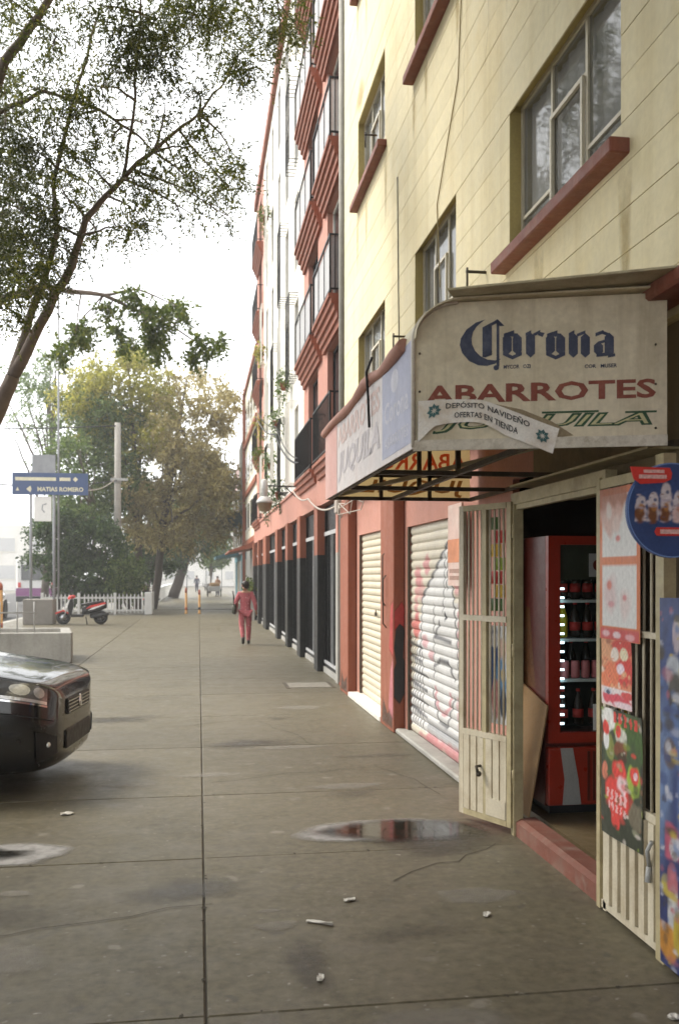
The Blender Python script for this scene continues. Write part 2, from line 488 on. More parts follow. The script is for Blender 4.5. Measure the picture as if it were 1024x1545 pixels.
def mesh_of(name, mb, org=(0, 0, 0)):
    me = bpy.data.meshes.new(name)
    o = Vector(org)
    me.from_pydata([Vector(p) - o for p in mb.v], [], mb.f)
    me.polygons.foreach_set('use_smooth', mb.sm)
    bm = bmesh.new()
    bm.from_mesh(me)
    bmesh.ops.recalc_face_normals(bm, faces=bm.faces[:])
    bm.to_mesh(me)
    bm.free()
    me.update()
    return me


def put(name, me, mat, parent=None, loc=(0, 0, 0), **props):
    """link a mesh as an object; loc is in world space"""
    o = bpy.data.objects.new(name, me)
    COL.objects.link(o)
    if mat is not None and not me.materials:
        me.materials.append(mat)
    o.parent = parent
    o.location = Vector(loc) - ORG.get(parent, Vector((0, 0, 0)))
    ORG[o] = Vector(loc)
    for k, v in props.items():
        o[k] = v
    return o


def build(name, mb, mat, parent=None, **props):
    xs = np.array([tuple(p) for p in mb.v])
    lo, hi = xs.min(0), xs.max(0)
    org = ((lo[0] + hi[0]) / 2, (lo[1] + hi[1]) / 2, lo[2])
    return put(name, mesh_of(name, mb, org), mat, parent, org, **props)


def thing(name, label, cat, loc=(0, 0, 0), group=None):
    o = bpy.data.objects.new(name, None)
    COL.objects.link(o)
    o.location = loc
    o.empty_display_size = 0.2
    o['label'], o['category'] = label, cat
    if group:
        o['group'] = group
    ORG[o] = Vector(loc)
    return o


def tag(o, label, cat, group=None):
    o['label'], o['category'] = label, cat
    if group:
        o['group'] = group
    return o


def copy_tree(root, loc, rotz=None, label=None):
    def rec(o, par):
        c = o.copy()
        COL.objects.link(c)
        c.parent = par
        for ch in o.children:
            rec(ch, c)
        return c
    r = rec(root, None)
    r.location = loc
    if rotz is not None:
        r.rotation_euler = (0, 0, rotz)
    if label:
        r['label'] = label
    return r


def bx(a, b, bev=0.0):
    return MB().box(a, b, bev)


# ---- flat print: polygons in a (U, V) plane, laid proud of the panel they are printed on
_txt = {}


def text2d(s, bold=0.0, shear=0.0, res=2):
    key = (s, bold, shear)
    if key not in _txt:
        cu = bpy.data.curves.new('t', 'FONT')
        cu.body = s
        cu.size = 1
        cu.offset = bold
        cu.resolution_u = res
        ob = bpy.data.objects.new('t', cu)
        COL.objects.link(ob)
        dg = bpy.context.evaluated_depsgraph_get()
        me = ob.evaluated_get(dg).to_mesh()
        v = np.array([tuple(p.co)[:2] for p in me.vertices])
        f = [tuple(p.vertices) for p in me.polygons]
        ob.evaluated_get(dg).to_mesh_clear()
        bpy.data.objects.remove(ob)
        bpy.data.curves.remove(cu)
        v[:, 0] += shear * v[:, 1]
        lo, hi = v.min(0), v.max(0)
        v = (v - lo) / (hi - lo)
        _txt[key] = (v, f)
    return _txt[key]


class Plane:
    """a printable plane: O origin, U and V directions (metres), N outward"""

    def __init__(s, O, U, V):
        s.O, s.U, s.V = Vector(O), Vector(U).normalized(), Vector(V).normalized()
        s.N = s.U.cross(s.V).normalized()

    def p(s, u, v, h=0.0):
        return s.O + s.U * u + s.V * v + s.N * h

    def text(s, mb, string, u0, v0, u1, v1, h=0.002, bold=0.0, shear=0.0, mirror=False, warp=None):
        vs, fs = text2d(string, bold, shear)
        out = []
        for (a, b) in vs:
            if mirror:
                a = 1 - a
            u, v = u0 + a * (u1 - u0), v0 + b * (v1 - v0)
            if warp:
                out.append(warp(u, v, h))
            else:
                out.append(s.p(u, v, h))
        mb.add(out, fs)
        return mb

    def poly(s, mb, pts, h=0.002):
        mb.add([s.p(u, v, h) for (u, v) in pts], [tuple(range(len(pts)))])
        return mb

    def rect(s, mb, u0, v0, u1, v1, h=0.002):
        return s.poly(mb, [(u0, v0), (u1, v0), (u1, v1), (u0, v1)], h)

    def disc(s, mb, u, v, r, h=0.002, n=24, ry=None):
        return s.poly(mb, [(u + r * math.cos(2 * math.pi * k / n), v + (ry or r) * math.sin(2 * math.pi * k / n)) for k in range(n)], h)

    def slab(s, mb, u0, v0, u1, v1, h0, h1):
        c = s.p((u0 + u1) / 2, (v0 + v1) / 2, (h0 + h1) / 2)
        return mb.obox(c, s.U * (u1 - u0) / 2, s.V * (v1 - v0) / 2, s.N * (h1 - h0) / 2)

    def stroke(s, mb, pts, wd, h=0.002):
        for (a, b) in zip(pts[:-1], pts[1:]):
            d = Vector((b[0] - a[0], b[1] - a[1]))
            if d.length < 1e-6:
                continue
            nn = Vector((-d.y, d.x)).normalized() * wd / 2
            e = d.normalized() * wd * 0.3
            s.poly(mb, [(a[0] - e.x + nn.x, a[1] - e.y + nn.y), (a[0] - e.x - nn.x, a[1] - e.y - nn.y), (b[0] + e.x - nn.x, b[1] + e.y - nn.y), (b[0] + e.x + nn.x, b[1] + e.y + nn.y)], h)
            h += 0.00008
        return mb

    def nib(s, mb, pts, wd, ang, h=0.002):
        """a broad-nib pen stroke: each segment swept by a slanted nib"""
        n_ = Vector((math.cos(ang), math.sin(ang))) * wd / 2
        for (a, b) in zip(pts[:-1], pts[1:]):
            a2, b2 = Vector(a), Vector(b)
            s.poly(mb, [a2 - n_, b2 - n_, b2 + n_, a2 + n_], h)
            h += 0.00008
        return mb


# ---- foliage
def sprays(cs, ntw, twig, nl, ll, lw, droop=0.25, fill=1.0, stalk=0.0):
    """leaf-sized faces along many short twigs; cs = [(x,y,z,rx,ry,rz,weight)]"""
    V = []
    for (x, y, z, rx, ry, rz, wt) in cs:
        n = max(1, int(ntw * wt))
        d = RNG.normal(size=(n, 3))
        d /= np.linalg.norm(d, axis=1)[:, None]
        rad = RNG.random(n)[:, None] ** (0.45 * fill)
        st = np.array([x, y, z]) + d * rad * np.array([rx, ry, rz])
        dr = d * 0.6 + RNG.normal(size=(n, 3)) * 0.6
        dr[:, 2] -= droop
        dr /= np.linalg.norm(dr, axis=1)[:, None]
        t = np.linspace(0, 1, nl)[None, :, None]
        P = st[:, None, :] + dr[:, None, :] * t * twig * (0.6 + 0.8 * RNG.random((n, 1, 1)))
        P[:, :, 2] -= (t[:, :, 0] ** 2) * twig * 0.25
        a = dr[:, None, :] * 0.5 + RNG.normal(size=(n, nl, 3)) * 0.7
        a[:, :, 2] -= 0.25
        a /= np.linalg.norm(a, axis=2)[:, :, None]
        b = np.cross(a, RNG.normal(size=(n, nl, 3)))
        b /= np.linalg.norm(b, axis=2)[:, :, None] + 1e-9
        L = ll * (0.6 + 0.7 * RNG.random((n, nl, 1)))
        W_ = lw * (0.6 + 0.7 * RNG.random((n, nl, 1)))
        q = np.stack([P, P + a * L * 0.45 + b * W_, P + a * L, P + a * L * 0.45 - b * W_], axis=2)
        V.append(q.reshape(-1, 3))
        if stalk:                                         # the twig itself, a thin bent blade
            h_ = nl // 2
            wv = np.cross(dr, np.array([0.3, 0.5, 0.8])) * stalk
            for i0, i1 in ((0, h_), (h_, nl - 1)):
                V.append(np.stack([P[:, i0] - wv, P[:, i1] - wv * .7, P[:, i1] + wv * .7, P[:, i0] + wv], axis=1).reshape(-1, 3))
    return np.concatenate(V)


def leaf_obj(name, V, mat, parent=None, **props):
    n = len(V) // 4
    lo = V.min(0)
    org = np.array([V[:, 0].mean(), V[:, 1].mean(), lo[2]])
    me = bpy.data.meshes.new(name)
    me.vertices.add(n * 4)
    me.vertices.foreach_set('co', (V - org).astype(np.float32).ravel())
    me.loops.add(n * 4)
    me.loops.foreach_set('vertex_index', np.arange(n * 4, dtype=np.int32))
    me.polygons.add(n)
    me.polygons.foreach_set('loop_start', np.arange(0, n * 4, 4, dtype=np.int32))
    me.polygons.foreach_set('loop_total', np.full(n, 4, dtype=np.int32))
    me.update(calc_edges=True)
    return put(name, me, mat, parent, tuple(org), **props)


def wobble(p, q, n, amp):
    p, q = Vector(p), Vector(q)
    out = []
    for i in range(n + 1):
        t = i / n
        k = amp * math.sin(math.pi * t)
        out.append(p.lerp(q, t) + Vector((random.uniform(-k, k), random.uniform(-k, k), random.uniform(-k, k))))
    return out


def skin_mesh(name, verts, edges, radii, root=0, sub=2):
    """a body grown over a skeleton of joints"""
    me = bpy.data.meshes.new(name)
    me.from_pydata(verts, edges, [])
    ob = bpy.data.objects.new(name, me)
    COL.objects.link(ob)
    md = ob.modifiers.new('s', 'SKIN')
    md.use_smooth_shade = True
    for i, sv in enumerate(me.skin_vertices[0].data):
        r = radii[i]
        sv.radius = r if isinstance(r, tuple) else (r, r)
        sv.use_root = (i == root)
    ss = ob.modifiers.new('d', 'SUBSURF')
    ss.levels = ss.render_levels = sub
    dg = bpy.context.evaluated_depsgraph_get()
    out = bpy.data.meshes.new_from_object(ob.evaluated_get(dg))
    bpy.data.objects.remove(ob)
    out.name = name
    out.polygons.foreach_set('use_smooth', [True] * len(out.polygons))
    return out


class Painter:
    """flat print: colours worked out on a fine grid of the sheet"""

    def __init__(s, nx, ny, asp, seed=1):
        s.x, s.y = np.meshgrid(np.linspace(0, 1, nx + 1), np.linspace(0, 1, ny + 1), indexing='ij')
        r = np.random.default_rng(seed)
        s.w = sum(np.sin(s.x * r.uniform(6, 38) + s.y * r.uniform(-38, 38) + r.uniform(0, 6)) for _ in range(9)) / 5
        s.w2 = sum(np.sin(s.x * r.uniform(25, 90) + s.y * r.uniform(-90, 90) + r.uniform(0, 6)) for _ in range(9)) / 5
        s.c = np.ones(s.x.shape + (3,)) * .7
        s.asp = asp

    def mix(s, k, col):
        s.c = s.c * (1 - k[..., None]) + np.array(col) * k[..., None]
        return s

    def fill(s, col):
        s.c[:] = col
        return s

    def ell(s, cx, cy, rx, ry, col, a=1, soft=.25, warp=.18):
        d = np.hypot((s.x - cx) / rx, (s.y - cy) / ry) + warp * s.w
        return s.mix(a * np.clip((1 - d) / soft + .5, 0, 1), col)

    def rect(s, x0, y0, x1, y1, col, a=1, soft=.012, warp=0.0):
        d = np.minimum(np.minimum(s.x - x0, x1 - s.x), (np.minimum(s.y - y0, y1 - s.y)) * s.asp) + warp * s.w * .02
        return s.mix(a * np.clip(d / soft + .5, 0, 1), col)

    def letters(s, x0, y0, x1, y1, n, col, a=.9, slope=0.0):
        xx, yy = (s.x - x0) / (x1 - x0), (s.y - slope * (s.x - x0) - y0) / (y1 - y0)
        k = ((xx > 0) & (xx < 1) & (yy > 0) & (yy < 1)) * (np.sin(xx * n * 6.283 + .8 * s.w2) + .5 * np.sin(yy * 9 + xx * n * 3) > -.15)
        return s.mix(a * k.astype(float), col)

    def specks(s, n, cols, seed, rmin=.012, rmax=.05, box=(0, 0, 1, 1)):
        rs = random.Random(seed)
        for _ in range(n):
            x, y = rs.uniform(box[0], box[2]), rs.uniform(box[1], box[3])
            r = rs.uniform(rmin, rmax)
            s.ell(x, y, r * rs.uniform(.6, 2.2), r * rs.uniform(.4, 1.2) / s.asp, rs.choice(cols), rs.uniform(.4, .9), .6, .3)
        return s

    def mottle(s, k=.12):
        s.c = np.clip(s.c * (1 + k * s.w2[..., None]), 0, .85)
        return s


PRINT = M('printed_sheet', (1, 1, 1), rough=0.42, var=0.05, scale=4, bump=0.03, attr='paint')


def print_sheet(name, plane, u0, v0, u1, v1, P_, h, par, curl=0.0, mat=None):
    nx, ny = P_.x.shape[0] - 1, P_.x.shape[1] - 1
    mb = MB()
    vs = [plane.p(u0 + a * (u1 - u0), v0 + b * (v1 - v0), h + curl * (math.sin(a * 5 + b * 2) * .4 + math.sin(b * 7) * .3 - .4)) for a, b in zip(P_.x.ravel(), P_.y.ravel())]
    mb.add(vs, [(i * (ny + 1) + j, (i + 1) * (ny + 1) + j, (i + 1) * (ny + 1) + j + 1, i * (ny + 1) + j + 1) for i in range(nx) for j in range(ny)], True)
    o = build(name, mb, mat or PRINT, par)
    at = o.data.color_attributes.new('paint', 'FLOAT_COLOR', 'POINT')
    at.data.foreach_set('color', np.concatenate([P_.c.reshape(-1, 3), np.ones((P_.c.shape[0] * P_.c.shape[1], 1))], 1).astype(np.float32).ravel())
    return o


def fray(name, plane, pts, h, mat, par, ring=.72):
    """paint or dirt on a wall with a frayed edge"""
    n = len(pts)
    fine = []
    for i in range(n):
        a, b = pts[i], pts[(i + 1) % n]
        fine += [(a[0] + (b[0] - a[0]) * k / 5, a[1] + (b[1] - a[1]) * k / 5) for k in range(5)]
    n = len(fine)
    cx, cy = sum(p[0] for p in fine) / n, sum(p[1] for p in fine) / n
    vs, fd = [], []
    for q in (1, .86, ring, .3):
        for p in fine:
            vs.append(plane.p(cx + (p[0] - cx) * q, cy + (p[1] - cy) * q, h))
            fd.append(min(1, (1 - q) / (1 - ring)))
    mb = MB()
    mb.add(vs, [(r_ * n + i, r_ * n + (i + 1) % n, (r_ + 1) * n + (i + 1) % n, (r_ + 1) * n + i) for r_ in range(3) for i in range(n)] + [tuple(3 * n + i for i in range(n))])
    o = build(name, mb, mat, par)
    at = o.data.attributes.new('fade', 'FLOAT', 'POINT')
    at.data.foreach_set('value', fd)
    return o


#@@SETTING
# ================================================================ the setting
g = build('ground', bx((-150, -40, -0.6), (150, 330, -0.16)), M('far_ground', (0.16, 0.15, 0.13), rough=0.9, scale=0.5), kind='structure')
rd = build('road', bx((-19, -20, -0.30), (-7.3, 300, -0.13)), ASPH, kind='structure')
m = MB()
for k in range(50):
    m.box((-13.1, -10 + k * 5, -0.1295), (-12.98, -7.5 + k * 5, -0.126))
build('lane_marking', m, M('road_paint', (0.7, 0.69, 0.65), rough=0.7, scale=6), kind='structure')
kb = MB()
for k in range(64):
    kb.box((-7.3, -20 + k * 2.5, -0.16), (-7.01, -17.51 + k * 2.5, 0.0), 0.02)
build('kerb', kb, KERB, kind='structure')
pv = build('pavement', bx((-7.0, -8, -0.15), (2.6, 140, -0.012)), JOINT, kind='structure')
XE = [-7.0, -4.65, -2.3, 0.03, 2.30]
YE = [-4.6, -2.5, -0.4, 1.6, 3.72, 5.80, 7.45]
while YE[-1] < 46:
    YE.append(YE[-1] + random.uniform(2.05, 2.2))
for i in range(len(XE) - 1):
    for j in range(len(YE) - 1):
        off = (0.0 if i >= 2 else 0.5 * (i + 1)) if j > 8 else 0.0
        x0, x1, y0, y1 = XE[i] + 0.005, XE[i + 1] - 0.005, YE[j] + 0.004 + off, YE[j + 1] - 0.004 + off
        zt = [random.uniform(-0.0025, 0.0025) for _ in range(4)]
        mb = MB()
        b_ = 0.006
        lo = [(x0, y0), (x1, y0), (x1, y1), (x0, y1)]
        hi = [(x0 + b_, y0 + b_), (x1 - b_, y0 + b_), (x1 - b_, y1 - b_), (x0 + b_, y1 - b_)]
        vs = [(p[0], p[1], -0.05) for p in lo] + [(p[0], p[1], -0.006 + z) for p, z in zip(lo, zt)] + [(p[0], p[1], z) for p, z in zip(hi, zt)]
        fs = [(8, 9, 10, 11)] + [(a + k, a + (k + 1) % 4, a + 4 + (k + 1) % 4, a + 4 + k) for a in (0, 4) for k in range(4)]
        mb.add(vs, fs)
        build('paving_slab', mb, PAVE, pv)
build('paving_sheet', bx((-6.99, 48.4, -0.05), (2.59, 139, 0.0)), PAVE, pv)


def blot(cx, cy, rx, ry, z, seed, n=48, k=0.25):
    rs = random.Random(seed)
    ph = [rs.uniform(0, 6.28) for _ in range(5)]
    pts = []
    for i in range(n):
        t = 2 * math.pi * i / n
        f = 1 + k * (0.5 * math.sin(2 * t + ph[0]) + 0.35 * math.sin(3 * t + ph[1]) + 0.25 * math.sin(5 * t + ph[2]) + 0.15 * math.sin(9 * t + ph[3]))
        pts.append((cx + rx * f * math.cos(t), cy + ry * f * math.sin(t)))
    mb = MB()
    mb.add([(x, y, z) for x, y in pts] + [(cx, cy, z)], [(i, (i + 1) % n, n) for i in range(n)])
    return mb

def fade_mat(name, col, rough, lo=0.25, hi=0.75, amax=1.0):
    """a stain that frays out at its edge (alpha from the fade attribute and noise)"""
    m = M(name, col, rough=rough, var=0.22, scale=14, bump=0.2)
    n, l = m.node_tree.nodes, m.node_tree.links
    a = n.new('ShaderNodeAttribute')
    a.attribute_name = 'fade'
    geo = n.new('ShaderNodeNewGeometry')
    nz = n.new('ShaderNodeTexNoise')
    nz.inputs['Scale'].default_value = 16
    nz.inputs['Detail'].default_value = 8
    nz.inputs['Roughness'].default_value = 0.7
    l.new(geo.outputs['Position'], nz.inputs['Vector'])
    ad = n.new('ShaderNodeMath')
    ad.operation = 'MULTIPLY_ADD'
    ad.inputs[1].default_value = 1.1
    l.new(nz.outputs['Fac'], ad.inputs[0])
    l.new(a.outputs['Fac'], ad.inputs[2])
    mr = n.new('ShaderNodeMapRange')
    mr.inputs[1].default_value, mr.inputs[2].default_value = 0.55 + lo, 0.55 + hi
    l.new(ad.outputs[0], mr.inputs[0])
    mr.inputs[4].default_value = amax
    l.new(mr.outputs[0], n['Principled BSDF'].inputs['Alpha'])
    return m


def stain(name, cx, cy, rx, ry, z, seed, mat, k=0.2, ring=0.6):
    """flat stain in rings; fade is 1 inside and 0 on the rim"""
    outer = blot(cx, cy, rx, ry, z, seed, 64, k).v[:-1]
    mb, fd = MB(), []
    rings_ = [1.0, 1 - (1 - ring) * .34, 1 - (1 - ring) * .67, ring, ring * .5]
    vs = []
    for q in rings_:
        for p in outer:
            vs.append((cx + (p[0] - cx) * q, cy + (p[1] - cy) * q, z))
            fd.append(min(1.0, (1 - q) / (1 - ring)))
    vs.append((cx, cy, z))
    fd.append(1.0)
    n = len(outer)
    fs = [(r_ * n + i, r_ * n + (i + 1) % n, (r_ + 1) * n + (i + 1) % n, (r_ + 1) * n + i) for r_ in range(4) for i in range(n)] + [(4 * n + i, 4 * n + (i + 1) % n, 5 * n) for i in range(n)]
    mb.add(vs, fs)
    o = build(name, mb, mat, kind='structure')
    at = o.data.attributes.new('fade', 'FLOAT', 'POINT')
    at.data.foreach_set('value', fd)
    return o


RIMM = fade_mat('dried_rim', (0.25, 0.245, 0.24), 0.6, 0.1, 1.05, .85)
DAMP = fade_mat('damp_patch', (0.06, 0.053, 0.043), 0.34, 0.1, 1.2, .7)
WATERF = fade_mat('puddle_water', (0.022, 0.019, 0.014), 0.06, 0.05, 1.0)
PALEST = fade_mat('pale_stain', (0.29, 0.27, 0.24), 0.7, 0.2, 1.5, .5)
stain('puddle_rim', 1.26, 6.24, 0.63, 0.32, 0.0050, 3, RIMM, 0.14, 0.75)
stain('damp_patch', 1.62, 6.05, 0.62, 0.42, 0.0058, 15, DAMP, 0.2, 0.5)
stain('puddle', 1.38, 6.22, 0.66, 0.30, 0.0075, 5, WATERF, 0.16, 0.55)
stain('puddle_rim', -1.22, 6.05, 0.42, 0.28, 0.0050, 8, RIMM, 0.14, 0.75)
stain('puddle', -1.34, 6.07, 0.31, 0.17, 0.0075, 9, WATERF, 0.28, 0.45)
rs_ = random.Random(5)
for (cx, cy, rx, ry, sd) in ((0.38, 4.62, 0.13, 0.08, 1), (0.36, 4.83, 0.07, 0.04, 4), (0.25, 3.62, 0.10, 0.12, 6), (-1.0, 5.3, 0.12, 0.06, 12), (0.1, 8.2, .3, .12, 21), (0.9, 9.4, .5, .12, 22), (1.2, 7.6, .4, .12, 23), (-.6, 7.9, .35, .08, 24), (1.3, 12.2, .35, .25, 25), (1.5, 4.9, .3, .14, 26), (-.9, 4.4, .3, .2, 27), (.9, 3.5, .35, .2, 28)):
    stain('pale_stain', cx, cy, rx, ry, 0.0045, sd, PALEST)
for q in range(14):
    x_, y_ = rs_.uniform(-1.8, 1.9), rs_.uniform(3.0, 12)
    stain('damp_stain', x_, y_, rs_.uniform(.15, .6), rs_.uniform(.1, .35), 0.0042 + q * 1e-5, 100 + q, DAMP if q % 3 == 0 else fade_mat('dark_stain', (0.085, 0.075, 0.06), 0.5, 0.25, 1.6, .55), .3, .2)


HAIRP = M('pavement_crack_dirt', (0.045, 0.038, 0.027), rough=.9, bump=0)
gp = Plane((0, 0, 0), (1, 0, 0), (0, 1, 0))
for (x_, y_, dx, dy, n_) in ((-1.6, 4.7, .22, .05, 9), (1.1, 5.2, .16, .10, 6), (.1, 7.9, .24, .06, 8), (1.2, 9.5, -.1, .22, 7), (-.9, 3.1, .05, -.12, 6), (-.5, 10.8, .3, .08, 7), (1.9, 7.2, -.05, .3, 6), (.5, 3.2, .18, -.03, 6)):
    pts = [(x_, y_)]
    for q in range(n_):
        pts.append((pts[-1][0] + dx * random.uniform(.4, 1.3) + random.uniform(-.05, .05), pts[-1][1] + dy * random.uniform(.4, 1.3) + random.uniform(-.05, .05)))
    build('pavement_crack', gp.stroke(MB(), pts, .006, .0042), HAIRP, kind='structure')
# chipped edges along the joints
for q in range(46):
    if q % 2:
        x_, y_ = .03 + random.uniform(-.012, .012), random.uniform(2.6, 12)
    else:
        x_, y_ = random.uniform(-2.2, 2.1), random.choice([3.72, 5.8, 7.45]) + random.uniform(-.012, .012)
    build('joint_chip', blot(x_, y_, random.uniform(.004, .011), random.uniform(.005, .02), .0041, q, 10, .6), HAIRP, kind='structure')
mh = thing('manhole_cover', 'pale square access cover set in the pavement before the black gates', 'manhole cover', (1.75, 14.7, 0))
build('cover_plate', bx((1.4, 14.35, .001), (2.05, 15.0, .008), .003), M('cover_plate', (.19, .175, .145), rough=.7, scale=6, dirt=((.1, .09, .07), .6, 5)), mh)
build('cover_frame', MB().box((1.34, 14.29, .0005), (1.398, 15.06, .006)).box((2.052, 14.29, .0005), (2.11, 15.06, .006)), STEELD, mh)


def scrap(loc, sx, sy, rot, label):
    mb = MB()
    n = 5
    vs = []
    for i in range(n):
        for j in range(3):
            vs.append((sx * (i / (n - 1) - 0.5) + random.uniform(-.004, .004), sy * (j / 2 - 0.5) * (1 - 0.5 * abs(i / (n - 1) - 0.5)) + random.uniform(-.003, .003), 0.008 + random.uniform(0, 0.012)))
    mb.add(vs, [(i * 3 + j, (i + 1) * 3 + j, (i + 1) * 3 + j + 1, i * 3 + j + 1) for i in range(n - 1) for j in range(2)])
    mb.add([(x, y, 0.0065) for x, y, z in vs], [(i * 3 + j, i * 3 + j + 1, (i + 1) * 3 + j + 1, (i + 1) * 3 + j) for i in range(n - 1) for j in range(2)])
    o = put('paper_scrap', mesh_of('paper_scrap', mb), LITTER, None, loc)
    o.rotation_euler = (0, 0, rot)
    tag(o, label, 'litter', 'scraps of litter on the pavement')


scrap((0.60, 4.62, 0), 0.14, 0.03, -0.5, 'long curled white paper scrap lying beside the pale stain')
scrap((0.80, 4.92, 0), 0.06, 0.04, 0.3, 'small white scrap of paper just beyond the long curled one')
scrap((1.46, 4.60, 0), 0.05, 0.035, 0.9, 'small white scrap of paper in front of the red doorstep')
scrap((-0.95, 7.0, 0), 0.09, 0.05, 0.2, 'white scrap of litter near the black car')
scrap((0.52, 3.98, 0), 0.05, 0.03, 1.2, 'tiny pale scrap by the long pavement seam, close to the camera')
scrap((1.85, 3.42, 0), 0.05, 0.035, 0.2, 'pale scrap near the foot of the cream gate')

# ================================================================ yellow block of flats with shops below
YB = thing('apartment_building', 'yellow block of flats with dark red sills above a pink shopfront', 'building', (2.2, 6, 0))
XW = 2.20
Y0, Y1 = -16.0, 14.02  # facade lengthened out of view behind the camera to block light
rows = [(4.02, 5.12), (6.93, 8.05), (9.84, 10.95)]
spans = [(1.3, 3.1), (4.62, 6.40), (7.80, 9.34), (10.90, 12.78)]
wins = [(a, b, c, d) for (c, d) in rows for (a, b) in spans]
build('wall', bx((XW + 0.30, Y0, 3.0), (XW + 0.40, Y1, 13.0)), DARKIN, YB)
# backing behind the courses (joints show it), cut round the windows
cuts = sorted({Y0, Y1} | {v for s_ in spans for v in s_})
mb = MB()
for (a, b) in zip(cuts[:-1], cuts[1:]):
    iswin = any(abs(a - s_[0]) < 1e-6 for s_ in spans)
    if iswin:
        zs = [2.95] + [z for r_ in rows for z in r_] + [13.0]
        for k in range(0, len(zs), 2):
            mb.box((XW + 0.010, a, zs[k]), (XW + 0.298, b, zs[k + 1]))
    else:
        mb.box((XW + 0.010, a, 2.95), (XW + 0.298, b, 13.0))
build('wall_backing', mb, YELJ, YB)
CH = 0.232
z = 2.97
while z < 12.9:
    za, zb = z + 0.0025, z + CH - 0.0025
    sh = random.uniform(0, 1.2)
    segs = [(Y0, Y1)]
    for (a, b, c, d) in wins:
        if c - 0.001 < (za + zb) / 2 < d:
            segs = [q for (p0, p1) in segs for q in ((p0, min(p1, a)), (max(p0, b), p1)) if q[1] - q[0] > 0.02]
    for (p0, p1) in segs:
        build('wall_course', bx((XW + random.uniform(-0.001, 0.001), p0, za), (XW + 0.010, p1, zb)), YEL, YB)
    z += CH
build('parapet', bx((XW - 0.06, Y0, 13.0), (XW + 0.4, Y1, 13.3)), SILL, YB)

XF = XW + 0.085
for (a, b, c, d) in wins:
    fr = MB()                                            # outer frame and mullions
    t_ = 0.035
    wd, ht = b - a, d - c
    fr.box((XF, a, c), (XF + 0.04, b, c + t_)).box((XF, a, d - t_), (XF + 0.04, b, d))
    fr.box((XF, a, c + t_), (XF + 0.04, a + t_, d - t_)).box((XF, b - t_, c + t_), (XF + 0.04, b, d - t_))
    wn = build('window', fr, ALU, YB)
    y1_, y2_ = a + wd * 0.36, a + wd * 0.67               # camera side column is at low y
    for yy in (y1_, y2_):
        build('mullion', bx((XF + 0.002, yy - 0.016, c + t_), (XF + 0.038, yy + 0.016, d - t_)), ALU, wn)
    panes = [(a + t_, y1_ - .016, c + t_, c + ht * 0.24), (a + t_, y1_ - .016, c + ht * 0.24 + .025, d - t_),
             (y1_ + .016, y2_ - .016, c + t_, c + ht * 0.66), (y1_ + .016, y2_ - .016, c + ht * 0.66 + .025, d - t_),
             (y2_ + .016, b - t_, c + t_, c + ht * 0.24), (y2_ + .016, b - t_, c + ht * 0.24 + .025, d - t_)]
    for k in (0, 2, 4):
        pz = panes[k][3]
        build('glazing_bar', bx((XF + 0.004, panes[k][0], pz), (XF + 0.036, panes[k][1], pz + .025)), ALU, wn)
    for k, (pa, pb, pc, pd) in enumerate(panes):
        build('pane', bx((XF + 0.016, pa, pc), (XF + 0.022, pb, pd)), PANEW, wn)
    sa = panes[2]                                        # the opening sash in the middle stands proud
    sm = MB()
    q = 0.028
    sm.box((XF - 0.02, sa[0], sa[2]), (XF, sa[1], sa[2] + q)).box((XF - 0.02, sa[0], sa[3] - q), (XF, sa[1], sa[3]))
    sm.box((XF - 0.02, sa[0], sa[2] + q), (XF, sa[0] + q, sa[3] - q)).box((XF - 0.02, sa[1] - q, sa[2] + q), (XF, sa[1], sa[3] - q))
    build('sash', sm, ALU, wn)
    cv = MB()                                            # gathered curtain
    n = 44
    pts = [(XF + 0.07 + 0.012 * math.sin(i * 1.9) + 0.006 * math.sin(i * 0.7), a + 0.02 + (wd - 0.04) * i / n) for i in range(n + 1)]
    cv.add([(x, y, c + 0.03) for x, y in pts] + [(x, y, d - 0.03) for x, y in pts], [(i, i + 1, n + 2 + i, n + 1 + i) for i in range(n)], True)
    build('curtain', cv, CURT, wn)
    rv = MB()                                            # yellow reveal lining
    rv.box((XW + 0.003, a - 0.001, c), (XF, a + 0.004, d)).box((XW + 0.003, b - 0.004, c), (XF, b + 0.001, d)).box((XW + 0.003, a, d - 0.004), (XF, b, d + 0.001))
    build('reveal', rv, YELREV, wn)
    build('sill', bx((XW - 0.11, a - 0.10, c - 0.085), (XW + 0.084, b + 0.10, c - 0.001), 0.008), SILL, YB)

# small brackets and stubs left on the wall
for (y, z_) in ((11.4, 7.25), (9.7, 4.3), (6.95, 4.1)):
    b_ = MB().tube([(XW, y, z_), (XW - 0.16, y, z_)], 0.012, 6).tube([(XW - 0.15, y, z_ + 0.03), (XW - 0.15, y, z_ - 0.16)], 0.009, 6)
    build('bracket', b_, STEELD, YB)
build('bracket', MB().box((XW - 0.11, 6.86, 3.40), (XW - 0.001, 6.92, 3.43)).box((XW - 0.13, 6.86, 3.40), (XW - 0.11, 6.92, 3.52)), CABLE, YB)

